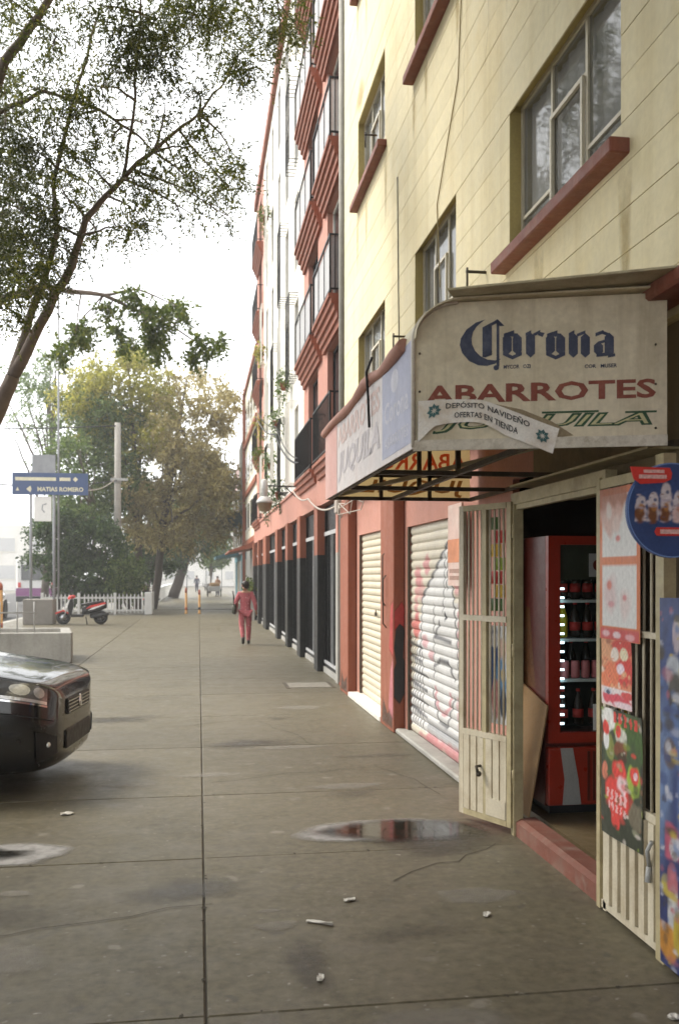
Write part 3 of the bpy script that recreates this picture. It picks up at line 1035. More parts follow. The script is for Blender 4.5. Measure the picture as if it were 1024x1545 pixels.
# rain stains under the sills, old patches and a few hair cracks
pwl = Plane((XW, Y1, 0), (0, -1, 0), (0, 0, 1))
UY = lambda y: Y1 - y
SILLST = fade_mat('sill_stain', (0.40, 0.30, 0.11), 0.7, 0.1, 1.3, .55)
PATCH = fade_mat('repair_patch', (0.62, 0.56, 0.40), 0.7, 0.1, 0.8, .5)
for (a, b, c, d) in wins:
    for yy in (a - .05, b + .05, (a + b) / 2 + .3):
        q = random.uniform(.5, 1.1)
        fray('rain_stain', pwl, [(UY(yy) - .10, c - .09), (UY(yy) + .10, c - .09), (UY(yy) + .07, c - .09 - q * .6), (UY(yy), c - .1 - q), (UY(yy) - .06, c - .09 - q * .7)], .0035, SILLST, YB, .3)
rs_ = random.Random(31)
for q in range(12):
    y_, z_ = rs_.uniform(3, 13), rs_.uniform(3.2, 8.5)
    if any(a - .4 < y_ < b + .4 and c - .4 < z_ < d + .3 for a, b, c, d in wins):
        continue
    r_ = rs_.uniform(.12, .4)
    fray('wall_patch', pwl, [(UY(y_) + r_ * math.cos(t_ * .785) * rs_.uniform(.7, 1.2), z_ + r_ * .6 * math.sin(t_ * .785) * rs_.uniform(.7, 1.2)) for t_ in range(8)], .0030 + q * 4e-5, PATCH if q % 2 else SILLST, YB, .4)
HAIRL = M('crack_dark', (0.20, 0.15, 0.07), rough=.9, bump=0)
for q in range(7):
    y_, z_ = rs_.uniform(4, 13.5), rs_.uniform(5.3, 9)
    pts = [(UY(y_), z_)]
    for t_ in range(9):
        pts.append((pts[-1][0] + rs_.uniform(-.07, .07), pts[-1][1] - rs_.uniform(.08, .22)))
    build('wall_crack', pwl.stroke(MB(), pts, .004, .004), HAIRL, YB)

# ---- pink ground floor
XP = 2.26
mb = MB()
mb.box((XP, 6.75, 0.0), (XP + 0.06, 7.86, 2.96)).box((XP, 7.86, 0.0), (XP + 0.3, 7.90, 2.96)).box((XP, 7.90, 2.28), (XP + 0.3, 9.97, 2.96)).box((XP, 9.97, 0), (XP + 0.3, 10.86, 2.96))
mb.box((XP, 10.86, 2.32), (XP + 0.3, 13.05, 2.96)).box((XP, 13.05, 0), (XP + 0.3, 14.02, 2.96))
mb.box((XP, 6.0, 2.45), (XP + 0.06, 6.75, 2.96)).box((XP, 6.50, 0.0), (XP + 0.05, 6.75, 2.45))
build('pink_wall', mb, PINK, YB)
build('cornice', bx((XW - 0.05, 7.4, 2.86), (XP, 14.02, 2.955), 0.015), PINK, YB)
for (a, b) in ((10.08, 10.82), (13.26, 14.0)):
    build('pilaster', bx((XP - 0.13, a, 0.0), (XP - 0.001, b, 2.855), 0.01), TERRA, YB)
build('shopfront_lintel', bx((XP - 0.03, 3.86, 2.26), (XP + 0.3, 5.998, 2.96)), M('lintel_paint', (0.20, 0.15, 0.075), rough=0.7, scale=5, dirt=((0.1, 0.07, 0.04), 0.5, 6)), YB)
build('side_wall', bx((XW, Y0, 0.0), (XP + 0.3, 3.80, 2.96)), TERRA, YB)
# red rendered ledge over the neighbouring shopfront
build('ledge', bx((XW - 0.19, Y0, 3.00), (XW - 0.001, 4.16, 3.075), 0.012), SILL, YB)
build('doorstep', MB().prism([(2.10, 0.0), (2.10, 0.095), (2.135, 0.115), (2.24, 0.12), (2.24, 0.0)], 'y', 4.60, 5.99), M('doorstep_red', (0.17, 0.062, 0.042), rough=0.6, scale=8, bump=0.2, dirt=((0.24, 0.19, 0.15), 0.7, 6)), YB)
build('threshold', bx((2.12, 10.84, 0.0), (2.32, 13.2, 0.075), 0.012), M('white_threshold', (0.66, 0.63, 0.57), rough=0.6, scale=8, dirt=((0.3, 0.27, 0.22), 0.5, 7)), YB)
build('threshold', bx((2.15, 7.2, 0.0), (2.32, 10.07, 0.055), 0.015), CONC, YB)

# ---- roller shutters, slat by slat
PAL = dict(cream=(0.68, 0.62, 0.50), white=(0.76, 0.75, 0.73), pink=(0.60, 0.17, 0.20), red=(0.55, 0.06, 0.06), black=(0.035, 0.035, 0.045), grey=(0.42, 0.43, 0.47))


def segd(p, a, b):
    ax, ay = b[0] - a[0], b[1] - a[1]
    t_ = max(0, min(1, ((p[0] - a[0]) * ax + (p[1] - a[1]) * ay) / (ax * ax + ay * ay + 1e-9)))
    return math.hypot(p[0] - a[0] - t_ * ax, p[1] - a[1] - t_ * ay)


LINES = [((8.42, 2.06), (9.42, 1.52), .022), ((8.42, 2.06), (8.12, 1.2), .02), ((8.40, 2.0), (8.47, 1.62), .014), ((8.52, 1.95), (8.60, 1.4), .012),
         ((9.42, 1.52), (9.50, .95), .016), ((8.12, 1.2), (8.02, .6), .014), ((8.95, 1.45), (8.93, .75), .014), ((8.72, 1.3), (8.9, 1.15), .02), ((8.9, 1.15), (8.3, 1.13), .018),
         ((9.0, .62), (8.75, .34), .016), ((8.75, .34), (8.45, .32), .016), ((8.45, .32), (8.2, .62), .016), ((8.9, .86), (8.7, .93), .018), ((8.7, .93), (8.4, .93), .022), ((8.4, .93), (8.2, .8), .018)]
for y_ in (9.86, 9.76, 9.66, 9.54, 9.42):
    LINES.append(((y_, 1.12 - (9.86 - y_) * .4), (y_ - .05, .16), .017))
for z_ in (1.02, .88, .74, .6, .46, .33):
    LINES.append(((9.93, z_), (9.2 if z_ < .8 else 9.45, z_ - .03), .014))
BLOBS = [(9.62, 1.72, .13, .16, 'pink', .75), (9.25, 1.86, .14, .1, 'pink', .75), (9.7, 1.2, .2, .13, 'red', .8), (9.3, 1.08, .12, .08, 'pink', .6), (9.05, .95, .1, .06, 'pink', .6),
         (8.1, 1.75, .12, .2, 'pink', .7), (8.02, 1.3, .08, .3, 'pink', .7), (9.7, 1.45, .08, .2, 'pink', .6), (9.45, 1.6, .1, .12, 'pink', .55), (8.05, .55, .09, .15, 'pink', .5), (8.9, .1, .35, .07, 'pink', .8), (8.3, .1, .3, .09, 'pink', .8), (9.3, .07, .3, .05, 'pink', .7)]


def paint(y, z_):
    jit = 0.025 * (math.sin(y * 23 + z_ * 7) + math.sin(z_ * 31 - y * 11))
    c = np.array(PAL['cream'])
    inside = z_ < 1.5 - max(0, y - 9.42) * 2.2 or (8.06 + (2.06 - z_) * -0.0 < y < 9.42 and z_ < 2.06 - (abs(y - 8.42) * (.54 if y > 8.42 else 2.6)))
    if inside and z_ > 0.14:
        c = np.array(PAL['white'])
    if 0.14 < z_ < 0.32 and y < 9.2:
        k = max(0, 1 - abs(z_ - 0.24) / .1)
        c = c * (1 - .75 * k) + np.array(PAL['grey']) * .6 * .75 * k
    for (by, bz, ry, rz, cc, al) in BLOBS:
        d = math.hypot((y - by) / ry, (z_ - bz) / rz) + jit * 5
        if d < 1.15:
            k = al * min(1, (1.15 - d) / .4)
            c = c * (1 - k) + np.array(PAL[cc]) * k
    d = math.hypot((y - 8.6) / .3, (z_ - .62) / .2)
    if .8 < d < 1.05 and z_ < .66:
        c = c * .3 + np.array(PAL['pink']) * .7
    for (a, b, wd) in LINES:
        d = segd((y, z_), a, b)
        if d < wd * 1.5:
            k = .85 * min(1, (wd * 1.5 - d) / (wd * .8))
            c = c * (1 - k) + np.array(PAL['black']) * k
    if math.hypot(y - 8.52, z_ - 1.36) < .04:
        c = np.array(PAL['black'])
    return (*(c * .82), 1.0)


def shutter(a, b, zb, zt, label, painted):
    sroot = bpy.data.objects.new('roller_shutter', None)
    COL.objects.link(sroot)
    sroot.parent = YB
    base = Vector((2.32, (a + b) / 2, zb))
    sroot.location = base - ORG[YB]
    ORG[sroot] = base
    sroot['label'] = label
    H_ = 0.0925
    n = round((zt - zb) / H_)
    H_ = (zt - zb) / n
    prof = [(0.0, 0.0), (-0.003, 0.07), (-0.012, 0.22), (-0.016, 0.45), (-0.015, 0.66), (-0.007, 0.86), (0.0, 0.93), (0.004, 1.0)]
    ny = 110 if painted else 1
    shared = None
    for i in range(n):
        z0 = zb + i * H_
        if painted or shared is None:
            mb = MB()
            vs = [(2.31 + px_, a + (b - a) * k / ny, z0 + pz_ * H_) for (px_, pz_) in prof for k in range(ny + 1)]
            fs = [(r_ * (ny + 1) + k, r_ * (ny + 1) + k + 1, (r_ + 1) * (ny + 1) + k + 1, (r_ + 1) * (ny + 1) + k) for r_ in range(len(prof) - 1) for k in range(ny)]
            mb.add(vs, fs, False)
            me = mesh_of('slat', mb, (2.31, a, z0))
            if painted:
                at = me.color_attributes.new('paint', 'FLOAT_COLOR', 'POINT')
                cols = np.array([paint(a + v.co.y, z0 + v.co.z) for v in me.vertices], dtype=np.float32)
                at.data.foreach_set('color', cols.ravel())
            shared = me
        put('slat', shared, SHUTG if painted else SHUT, sroot, (2.31 + random.uniform(-.0015, .0015), a, z0))
    for y in (a - 0.001, b - 0.034):
        build('guide_rail', bx((2.265, y, zb), (2.284, y + 0.035, zt)), STEELD, sroot)
    return sroot


sh1 = shutter(10.875, 13.04, 0.077, 2.318, 'plain cream roller shutter between the terracotta pilasters', False)
build('padlock', MB().box((2.262, 11.85, 1.22), (2.284, 11.90, 1.27), .004).tube([(2.275, 11.86, 1.27), (2.275, 11.86, 1.295), (2.275, 11.89, 1.295), (2.275, 11.89, 1.27)], .005, 6), STEELD, sh1)
sh2 = shutter(7.91, 9.96, 0.057, 2.278, 'roller shutter sprayed with a black spike and pink graffiti', True)
# spray paint on the pilaster beside it
pp = Plane((XP - 0.0, 10.0775, 0), (1, 0, 0), (0, 0, 1))
SPRAYB = fade_mat('black_spray', (0.03, 0.03, 0.03), 0.5, 0.1, 0.5)
SPRAYR = fade_mat('red_spray', (0.42, 0.05, 0.045), 0.5, 0.1, 0.6, .9)
fray('paint_patch', pp, [(-0.128, 0.38), (-0.06, 0.30), (-0.004, 0.42), (-0.004, 0.8), (-0.02, .84), (-0.004, 1.16), (-0.05, 1.27), (-0.1, 1.2), (-0.128, .95), (-.10, .78), (-.128, .7)], .003, SPRAYB, YB, .85)
fray('paint_patch', pp, [(-0.128, 1.12), (-0.128, 1.36), (-0.03, 1.48), (-0.004, 1.4), (-0.004, 1.16), (-.06, 1.2)], .0045, SPRAYR, YB)
pf2 = Plane((XP - .13, 10.82, 0), (0, -1, 0), (0, 0, 1))
fray('paint_patch', pf2, [(.5, .9), (.74, .8), (.74, 1.5), (.62, 1.45), (.55, 1.2)], .003, SPRAYR, YB)
fray('paint_patch', pf2, [(.45, .2), (.74, .1), (.74, .9), (.6, .75)], .003, fade_mat('pink_spray', (.55, .2, .22), .5, .1, .9, .8), YB)
for (y_, z_) in ((10.4, .0), (13.6, .0)):
    fray('dirt_patch', Plane((XP - .13, y_ + .4, 0), (0, -1, 0), (0, 0, 1)), [(.02, .02), (.72, .02), (.7, .3), (.4, .16), (.1, .35)], .002, DAMP, YB)
# folded bars hung on the pilaster
build('hook_bar', MB().tube([(XP - 0.15, 10.5, 2.0), (XP - 0.17, 10.5, 1.98), (XP - 0.17, 10.5, 1.45), (XP - 0.14, 10.5, 1.40)], .008, 6).tube([(XP - 0.15, 10.42, 1.75), (XP - 0.18, 10.42, 1.7), (XP - 0.18, 10.42, 1.2), (XP - 0.14, 10.42, 1.15)], .008, 6), STEELD, YB)

# ---- shop interior
mb = MB()
mb.box((2.30, 3.2, 0.02), (6.0, 8.0, 0.10))
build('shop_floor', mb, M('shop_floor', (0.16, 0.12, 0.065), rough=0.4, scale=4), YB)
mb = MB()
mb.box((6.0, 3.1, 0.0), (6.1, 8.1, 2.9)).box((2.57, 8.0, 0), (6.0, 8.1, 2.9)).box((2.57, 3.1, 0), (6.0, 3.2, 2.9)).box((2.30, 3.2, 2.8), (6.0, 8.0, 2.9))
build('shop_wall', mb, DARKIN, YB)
# ---- cooler inside the door
FR = thing('drinks_cooler', 'tall red drinks cooler with white lights and stocked shelves inside the shop doorway', 'fridge', (2.75, 6.5, 0.1))
fx0, fx1, fy0, fy1, fz0, fz1 = 2.36, 3.12, 6.06, 6.78, 0.10, 2.02
b_ = MB()
b_.box((fx0, fy0 + .06, fz0 + .06), (fx0 + .05, fy1, fz1)).box((fx1 - .05, fy0 + .06, fz0 + .06), (fx1, fy1, fz1))
b_.box((fx0 + .05, fy1 - .05, fz0 + .06), (fx1 - .05, fy1, fz1)).box((fx0 + .05, fy0 + .06, fz1 - .05), (fx1 - .05, fy1 - .05, fz1)).box((fx0 + .05, fy0 + .06, fz0 + .06), (fx1 - .05, fy1 - .05, fz0 + .5))
build('cabinet', b_, REDDK, FR)
build('liner', MB().box((fx0 + .0502, fy1 - .07, fz0 + .501), (fx1 - .0502, fy1 - .0502, fz1 - .0502)), M('cooler_liner', (0.05, 0.06, 0.05), rough=0.5, bump=0), FR)
d_ = MB()
d_.box((fx0, fy0, fz0 + .50), (fx0 + .085, fy0 + .055, fz1)).box((fx1 - .085, fy0, fz0 + .50), (fx1, fy0 + .055, fz1))
d_.box((fx0 + .085, fy0, fz1 - .06), (fx1 - .085, fy0 + .055, fz1)).box((fx0 + .085, fy0, fz0 + .50), (fx1 - .085, fy0 + .055, fz0 + .57))
dr = build('door', d_, REDP, FR)
build('glass', bx((fx0 + .085, fy0 + .02, fz0 + .57), (fx1 - .085, fy0 + .026, fz1 - .06)), FRGLASS, dr)
build('header', bx((fx0 + .086, fy0 + .03, fz1 - .30), (fx1 - .086, fy0 + .05, fz1 - .06)), M('cooler_header', (0.05, 0.06, 0.035), rough=0.5, scale=9, var=.3), dr)
build('gasket', bx((fx0 + .001, fy0 + .0551, fz0 + .50), (fx0 + .03, fy0 + .0599, fz1)), CABLE, dr)
pk = Plane((fx0, fy0, fz0), (1, 0, 0), (0, 0, 1))
kp = build('kick_panel', bx((fx0, fy0, fz0 + .07), (fx1, fy0 + .058, fz0 + .47), .01), REDP, FR)
build('printed_swoosh', pk.poly(MB(), [(.10, .075), (.235, .075), (.215, .25), (.175, .465), (.085, .465), (.115, .25)], .002), GREYPL, kp)
gr_ = MB()
for k in range(12):
    gr_.box((fx0 + .28 + k * .038, fy0 - .006, fz0 + .10), (fx0 + .298 + k * .038, fy0 - .0005, fz0 + .44))
build('vent_ribs', gr_, REDDK, kp)
build('cooler_foot', bx((fx0 + .04, fy0 + .08, fz0), (fx1 - .04, fy1 - .04, fz0 + .06)), CABLE, FR)
le = MB()
zz = fz0 + .62
while zz < fz1 - .33:
    le.box((fx0 + .10, fy0 + .034, zz), (fx0 + .128, fy0 + .048, zz + .014))
    zz += .062
build('light_strip', le, LEDM, FR)
for k, z_ in enumerate((.64, .93, 1.21, 1.48, 1.66)):
    if k in (1, 2, 3):
        build('shelf', bx((fx0 + .052, fy0 + .062, fz0 + z_ - .02), (fx1 - .052, fy1 - .072, fz0 + z_)), SHELF, FR)
pr = build('side_picture', MB().add([(fx0 - .001, 6.62, .95), (fx0 - .001, 6.30, .95), (fx0 - .001, 6.36, 1.2), (fx0 - .001, 6.42, 1.52), (fx0 - .001, 6.50, 1.52), (fx0 - .001, 6.56, 1.2)], [(0, 1, 2, 3, 4, 5)]), BROWNPR, FR)


def bottle_mesh(kind):
    mb = MB()
    if kind == 'can':
        mb.lathe((0, 0, 0), [(.026, 0), (.032, .008), (.032, .11), (.026, .12)], 10)
    else:
        mb.lathe((0, 0, 0), [(.03, 0), (.038, .01), (.038, .13), (.03, .17), (.014, .215), (.014, .24)], 10)
    return mesh_of('bottle_body', mb)


kinds = {}
lm = mesh_of('bottle_label', MB().lathe((0, 0, 0), [(.0388, .05), (.0388, .11)], 10))
cm = mesh_of('bottle_cap', MB().lathe((0, 0, 0), [(.0155, .232), (.0155, .25), (0.0, .25)], 8))
STOCK = [(.60, 'b', [('brown soda bottle with red label', BOTTLED, REDPR)] * 3 + [('lime soda bottle', LIME, YELPR)] * 2),
         (.932, 'c', [('red and silver can', PINKPR, None)] * 7), (.932, 'd', [('brown soda bottle with red cap', BOTTLED, None)] * 5),
         (1.212, 'b', [('tall yellow juice bottle', M('juice_yellow', (.62, .5, .03), rough=.25, bump=0), None)] + [('brown soda bottle with red label', BOTTLED, REDPR)] * 5),
         (1.482, 'b', [('brown soda bottle with red label', BOTTLED, REDPR)] * 6)]
for (z_, row, items) in STOCK:
    n = len(items)
    for k, (lab, bm_, lbm) in enumerate(items):
        x = fx0 + .17 + k * (.46 / max(1, n - 1))
        y = fy0 + {'b': .17, 'c': .13, 'd': .3}[row]
        kd = 'can' if row == 'c' else 'bottle'
        key = (kd, bm_.name)
        pos_ = ['third from the bottom', 'lowest', 'middle', 'upper'][0]
        shelfname = {.60: 'on the cooler floor', .932: 'on the lowest cooler shelf', 1.212: 'on the middle cooler shelf', 1.482: 'on the top cooler shelf'}[z_]
        r_ = thing('drink_can' if kd == 'can' else 'drink_bottle', f'{lab} standing {shelfname}', kd, (x, y, fz0 + z_), f'drinks {shelfname}' + (' in the back row' if row == 'd' else ''))
        nth = ('nearest', 'second from', 'third from', 'fourth from', 'fifth from', 'sixth from', 'seventh from')[k]
        r_['label'] = f'{lab}, {nth} the light strip ' + ('behind the cans' if row == 'd' else shelfname)
        if key not in kinds:
            me = bottle_mesh(kd)
            me.materials.append(bm_)
            kinds[key] = me
        put('can_body' if kd == 'can' else 'bottle_body', kinds[key], None, r_, (x, y, fz0 + z_))
        if lbm:
            kk = ('l', lbm.name)
            if kk not in kinds:
                kinds[kk] = lm.copy()
                kinds[kk].materials.append(lbm)
            put('bottle_label', kinds[kk], None, r_, (x, y, fz0 + z_))
        if kd == 'bottle':
            put('bottle_cap', cm, REDPR, r_, (x, y, fz0 + z_))
pc = thing('price_card', 'white price card stuck low on the cooler glass', 'card', (2.9, fy0, .75))
build('card_sheet', bx((fx0 + .33, fy0 + .012, fz0 + .58), (fx0 + .50, fy0 + .019, fz0 + .76)), WHITEP, pc)
build('card_print', bx((fx0 + .37, fy0 + .009, fz0 + .62), (fx0 + .46, fy0 + .0115, fz0 + .70)), ORNG, pc)
pc = thing('price_card', 'white card with a red dot stuck high on the cooler glass', 'card', (2.9, fy0, 1.75))
build('card_sheet', bx((fx0 + .30, fy0 + .012, fz1 - .28), (fx0 + .43, fy0 + .019, fz1 - .12)), GREYPL, pc)
build('card_print', Plane((fx0 + .365, fy0 + .012, fz1 - .20), (1, 0, 0), (0, 0, 1)).disc(MB(), 0, 0, .04, .002), REDDK, pc)
# cardboard leaning on the cooler
cb = MB()
cb.add([(2.19, 5.99, .12), (2.20, 6.58, .12), (2.335, 6.58, .98), (2.34, 6.03, .86)] + [(2.20, 5.99, .12), (2.21, 6.58, .12), (2.345, 6.58, .98), (2.35, 6.03, .86)],
       [(0, 1, 2, 3), (7, 6, 5, 4), (0, 4, 5, 1), (1, 5, 6, 2), (2, 6, 7, 3), (3, 7, 4, 0)])
tag(build('cardboard_sheet', cb, CARDB), 'brown sheet of cardboard leaning against the side of the red cooler', 'cardboard')

# ================================================================ awning
AW = thing('awning', 'weathered box awning over the corner shop, lettered on its end and front', 'awning', (1.6, 5.6, 2.36))
A = Vector((1.005, 4.30, 0))          # near outer corner
B = Vector((2.10, 3.945, 0))          # near wall corner
C_ = Vector((1.005, 7.38, 0))         # far outer corner
Dw = Vector((2.24, 7.38, 0))
ZB, ZF, ZT = 2.355, 2.86, 3.035
Ln = (B - A).length
un = (B - A).normalized()
pn = Plane((A.x, A.y, 0), un, (0, 0, 1))          # N points to the camera side
if pn.N.y > 0:
    pn.N = -pn.N
out = [(0, ZB), (Ln, ZB), (Ln, ZT)]
nseg = 9
for k in range(nseg + 1):
    t_ = k / nseg * math.pi / 2
    out.append((0.21 - 0.21 * math.sin(t_), ZF + (ZT - ZF) * math.cos(t_)))
ep = MB()
ep.add([pn.p(u, v, 0) for u, v in out] + [pn.p(u, v, -0.012) for u, v in out],
       [tuple(range(len(out))), tuple(reversed(range(len(out), 2 * len(out))))] + [(k, (k + 1) % len(out), len(out) + (k + 1) % len(out), len(out) + k) for k in range(len(out))])
end = build('end_panel', ep, AWN, AW)
# roof sheet, barrel edge at the street
prof = [(A.x, ZF)] + [(A.x + 0.21 - 0.21 * math.cos(t_), ZF + (ZT - ZF) * math.sin(t_)) for t_ in [k / 8 * math.pi / 2 for k in range(1, 9)]] + [(2.19, ZT + 0.01)]
rf = MB()
n = len(prof)
ya = [A.y + (B.y - A.y) * (x - A.x) / (B.x - A.x) - 0.05 for x, z_ in prof]
vs = [(x, y, z_ + .012) for (x, z_), y in zip(prof, ya)] + [(x, 7.38, z_ + .012) for x, z_ in prof] + [(x, y, z_ + .004) for (x, z_), y in zip(prof, ya)] + [(x, 7.38, z_ + .004) for x, z_ in prof]
fs = [(k, k + 1, n + k + 1, n + k) for k in range(n - 1)] + [(2 * n + k, 3 * n + k, 3 * n + k + 1, 2 * n + k + 1) for k in range(n - 1)] + [(k, 2 * n + k, 2 * n + k + 1, k + 1) for k in range(n - 1)]
rf.add(vs, fs)
build('roof_sheet', rf, M('awning_roof', (0.62, 0.56, 0.40), rough=0.6, scale=4, dirt=((0.3, 0.24, 0.14), .6, 5)), AW)
# overhanging lip that shades the lettering
lp = MB()
l0, l1 = pn.p(0.17, 3.052, 0.17), pn.p(Ln + .02, 3.075, 0.26)
l2, l3 = pn.p(Ln + .02, 3.085, -0.05), pn.p(0.20, 3.062, -0.05)
lp.add([l0, l1, l2, l3] + [p + Vector((0, 0, -.010)) for p in (l0, l1, l2, l3)], [(0, 1, 2, 3), (7, 6, 5, 4), (0, 4, 5, 1), (1, 5, 6, 2), (2, 6, 7, 3), (3, 7, 4, 0)])
build('eave_flashing', lp, M('flashing_metal', (0.42, 0.37, 0.24), rough=0.5, scale=7, dirt=((0.2, 0.15, 0.08), .6, 9)), AW)
tr = MB().tube([pn.p(u, v, .006) for u, v in [(0, ZB), (0, ZF)] + [(0.21 - 0.21 * math.cos(t_), ZF + (ZT - ZF) * math.sin(t_)) for t_ in [k / 8 * math.pi / 2 for k in range(1, 9)]]], .011, 6)
build('edge_trim', tr, M('trim_pale', (0.56, 0.52, 0.44), rough=.6, scale=9, dirt=((.25, .2, .13), .6, 20)), AW)
tr = MB()
for (u, v) in ((.03, 2.42), (.03, 2.62), (.03, 2.80), (Ln - .05, 2.42), (Ln - .05, 2.62), (Ln - .05, 2.8), (.4, 2.37), (.8, 2.37)):
    c0 = pn.p(u, v, .003)
    tr.ball(c0, .006, 6, 4)
build('rivets', tr, STEELD, AW)
build('bottom_trim', MB().bar(pn.p(0, ZB + .008, .008), pn.p(Ln, ZB + .008, .008), .014, .05), M('trim_pale', (0.5, 0.46, 0.36)), AW)

PX = Ln / (1005 - 622)                             # metres per photo pixel along the panel


def U(px):
    return (px - 622) * PX


def Vv(py, px=810):
    Zc = 4.40 - (px - 622) / 383 * 0.20
    return 1.75 + (868 - py) * Zc / 1400


# blackletter word, drawn with a slanted pen
def bp(x, y):
    px, py = 680 + x * 270 / 1024, 460 + y * 110 / 417
    return (U(px), Vv(py, px))


bl = MB()
cres = [(205, 82), (150, 100), (95, 140), (62, 190), (55, 230), (70, 275), (110, 320), (165, 345), (215, 348), (262, 335), (296, 306), (262, 316), (218, 312), (175, 292), (145, 262), (127, 225), (124, 190), (133, 155), (152, 125), (178, 102)]
pn.poly(bl, [bp(*q) for q in cres])
for q in ([(188, 128), (240, 100), (243, 112), (243, 275), (188, 298)], [(270, 82), (286, 100), (286, 352), (270, 345)], [(196, 128), (276, 80), (316, 118), (290, 120), (268, 105), (240, 120)],
          [(186, 295), (243, 262), (243, 285), (205, 300)]):
    pn.poly(bl, [bp(*p) for p in q], .0024)
pn.disc(bl, *bp(268, 358), .0125, .0026, 12)
PEN = 0.028


def stem(x, y0, y1, lean=0):
    w_ = 26
    pn.poly(bl, [bp(x - w_, y0 + 14), bp(x, y0 - 10), bp(x + w_, y0 + 14), bp(x + w_ + lean, y1 - 14), bp(x + lean, y1 + 10), bp(x - w_ + lean, y1 - 14)], .0022)


def diag(xa, ya_, xb, yb, th=13):
    pn.poly(bl, [bp(xa, ya_ - th), bp(xb, yb - th), bp(xb, yb + th), bp(xa, ya_ + th)], .0027)


for x in (332, 580):                               # the two o
    stem(x, 172, 275)
    stem(x + 58, 172, 275)
    diag(x - 20, 172, x + 40, 152, 9)
    diag(x - 6, 168, x + 62, 172, 10)
    diag(x - 25, 275, x + 30, 300, 11)
    diag(x + 30, 300, x + 84, 275, 11)
stem(466, 165, 290)                                # r
diag(438, 168, 470, 152, 9)
diag(480, 172, 522, 150, 9)
pn.poly(bl, [bp(505, 150), bp(548, 158), bp(535, 182), bp(510, 172)], .0029)
stem(710, 165, 290)                                # n
stem(778, 168, 290)
diag(684, 168, 716, 150, 9)
diag(730, 172, 778, 152, 9)
stem(852, 215, 280)                                # a
stem(912, 165, 285)
diag(835, 168, 880, 150, 10)
diag(870, 152, 920, 172, 10)
diag(850, 215, 900, 200, 8)
diag(840, 285, 905, 278, 10)
diag(905, 290, 945, 282, 9)
build('blackletter_word', bl, INKBLUE, end)
sm = MB()
pn.text(sm, 'MYCOR   OZI', U(762), Vv(554.5), U(803), Vv(548.5), bold=0.02)
pn.text(sm, 'COR   MUSER', U(884), Vv(554.5, 900), U(932), Vv(548.5, 900), bold=0.02)
build('small_print', sm, INKBLUE, end)
tx = MB()
pn.text(tx, 'ABARROTES', U(640), Vv(605), U(989), Vv(573, 900), bold=0.028)
build('red_lettering', tx, INKRED, end)
tx = MB()
pn.text(tx, 'JUQUILA', U(652), Vv(655, 650), U(984), Vv(619, 980), h=.0015, bold=0.045, shear=0.28)
pn.rect(tx, U(820), Vv(622.5, 860), U(905), Vv(619.5, 860), .0019)
pn.rect(tx, U(944), Vv(622.5, 950), U(990), Vv(619.5, 950), .0019)
build('green_lettering', tx, INKGRN, end)
tx = MB()
pn.text(tx, 'JUQUILA', U(656), Vv(652, 650), U(978), Vv(622, 980), h=.0023, bold=-0.012, shear=0.28)
build('pale_inline', tx, INKYEL, end)
# stuck-on torn paper edge above the vinyl banner
tx = MB()
pn.poly(tx, [(U(632), Vv(606)), (U(640), Vv(603)), (U(700), Vv(605)), (U(735), Vv(604)), (U(790), Vv(617)), (U(835), Vv(636)), (U(868), Vv(658)), (U(840), Vv(661)), (U(790), Vv(640)), (U(700), Vv(620))], .003)
build('torn_edge', tx, M('torn_backing', (0.30, 0.24, 0.15), rough=.8, scale=12, dirt=((.12, .09, .05), .6, 20)), end)

# ---- torn vinyl banner hanging over the end panel
BN = thing('vinyl_banner', 'torn white vinyl banner sagging across the end of the awning', 'banner', tuple(pn.p(.3, 2.6, .03)))


def bwarp(s_, t_, h=0.0):
    """s along the strip 0..1, t across it 0 (bottom) .. 1 (top)"""
    px = 630 + s_ * 216
    top = 606 - 3 * math.sin(s_ * 5) + (0 if s_ < .45 else 38 * ((s_ - .45) / .55) ** 1.15)
    wdt = 50 if s_ < .12 else 44
    bot = top + 46 - 8 * s_ - 9 * math.sin(min(1, s_ / .62) * math.pi) * (1 if s_ < .62 else 0) + (16 * (1 - s_ / .12) if s_ < .12 else 0)
    py = bot + (top - bot) * t_
    px += (1 - t_) * (-10 if s_ > .6 else 0) * (s_ - .6) * 2.5
    ripple = 0.010 + 0.009 * math.sin(s_ * 17 + t_ * 1.5) * (1.1 - t_) + 0.016 * (1 - t_) * (1 if s_ > .5 else .5)
    return pn.p(U(px), Vv(py, px), ripple + h + .004)


bm_ = MB()
ns, ntt = 40, 8
vs = [bwarp(i / ns, j / ntt) for i in range(ns + 1) for j in range(ntt + 1)]
bm_.add(vs, [(i * (ntt + 1) + j, (i + 1) * (ntt + 1) + j, (i + 1) * (ntt + 1) + j + 1, i * (ntt + 1) + j + 1) for i in range(ns) for j in range(ntt)], True)
build('banner_sheet', bm_, BANNER, BN)


class Strip:
    def p(s, u, v, h=0):
        return bwarp(u, v, h)


bt = MB()


def btext(string, s0, s1, t0, t1, bold=.015):
    vs, fs = text2d(string, bold)
    bt.add([bwarp(s0 + a * (s1 - s0), t0 + b * (t1 - t0), .0035) for a, b in vs], fs)


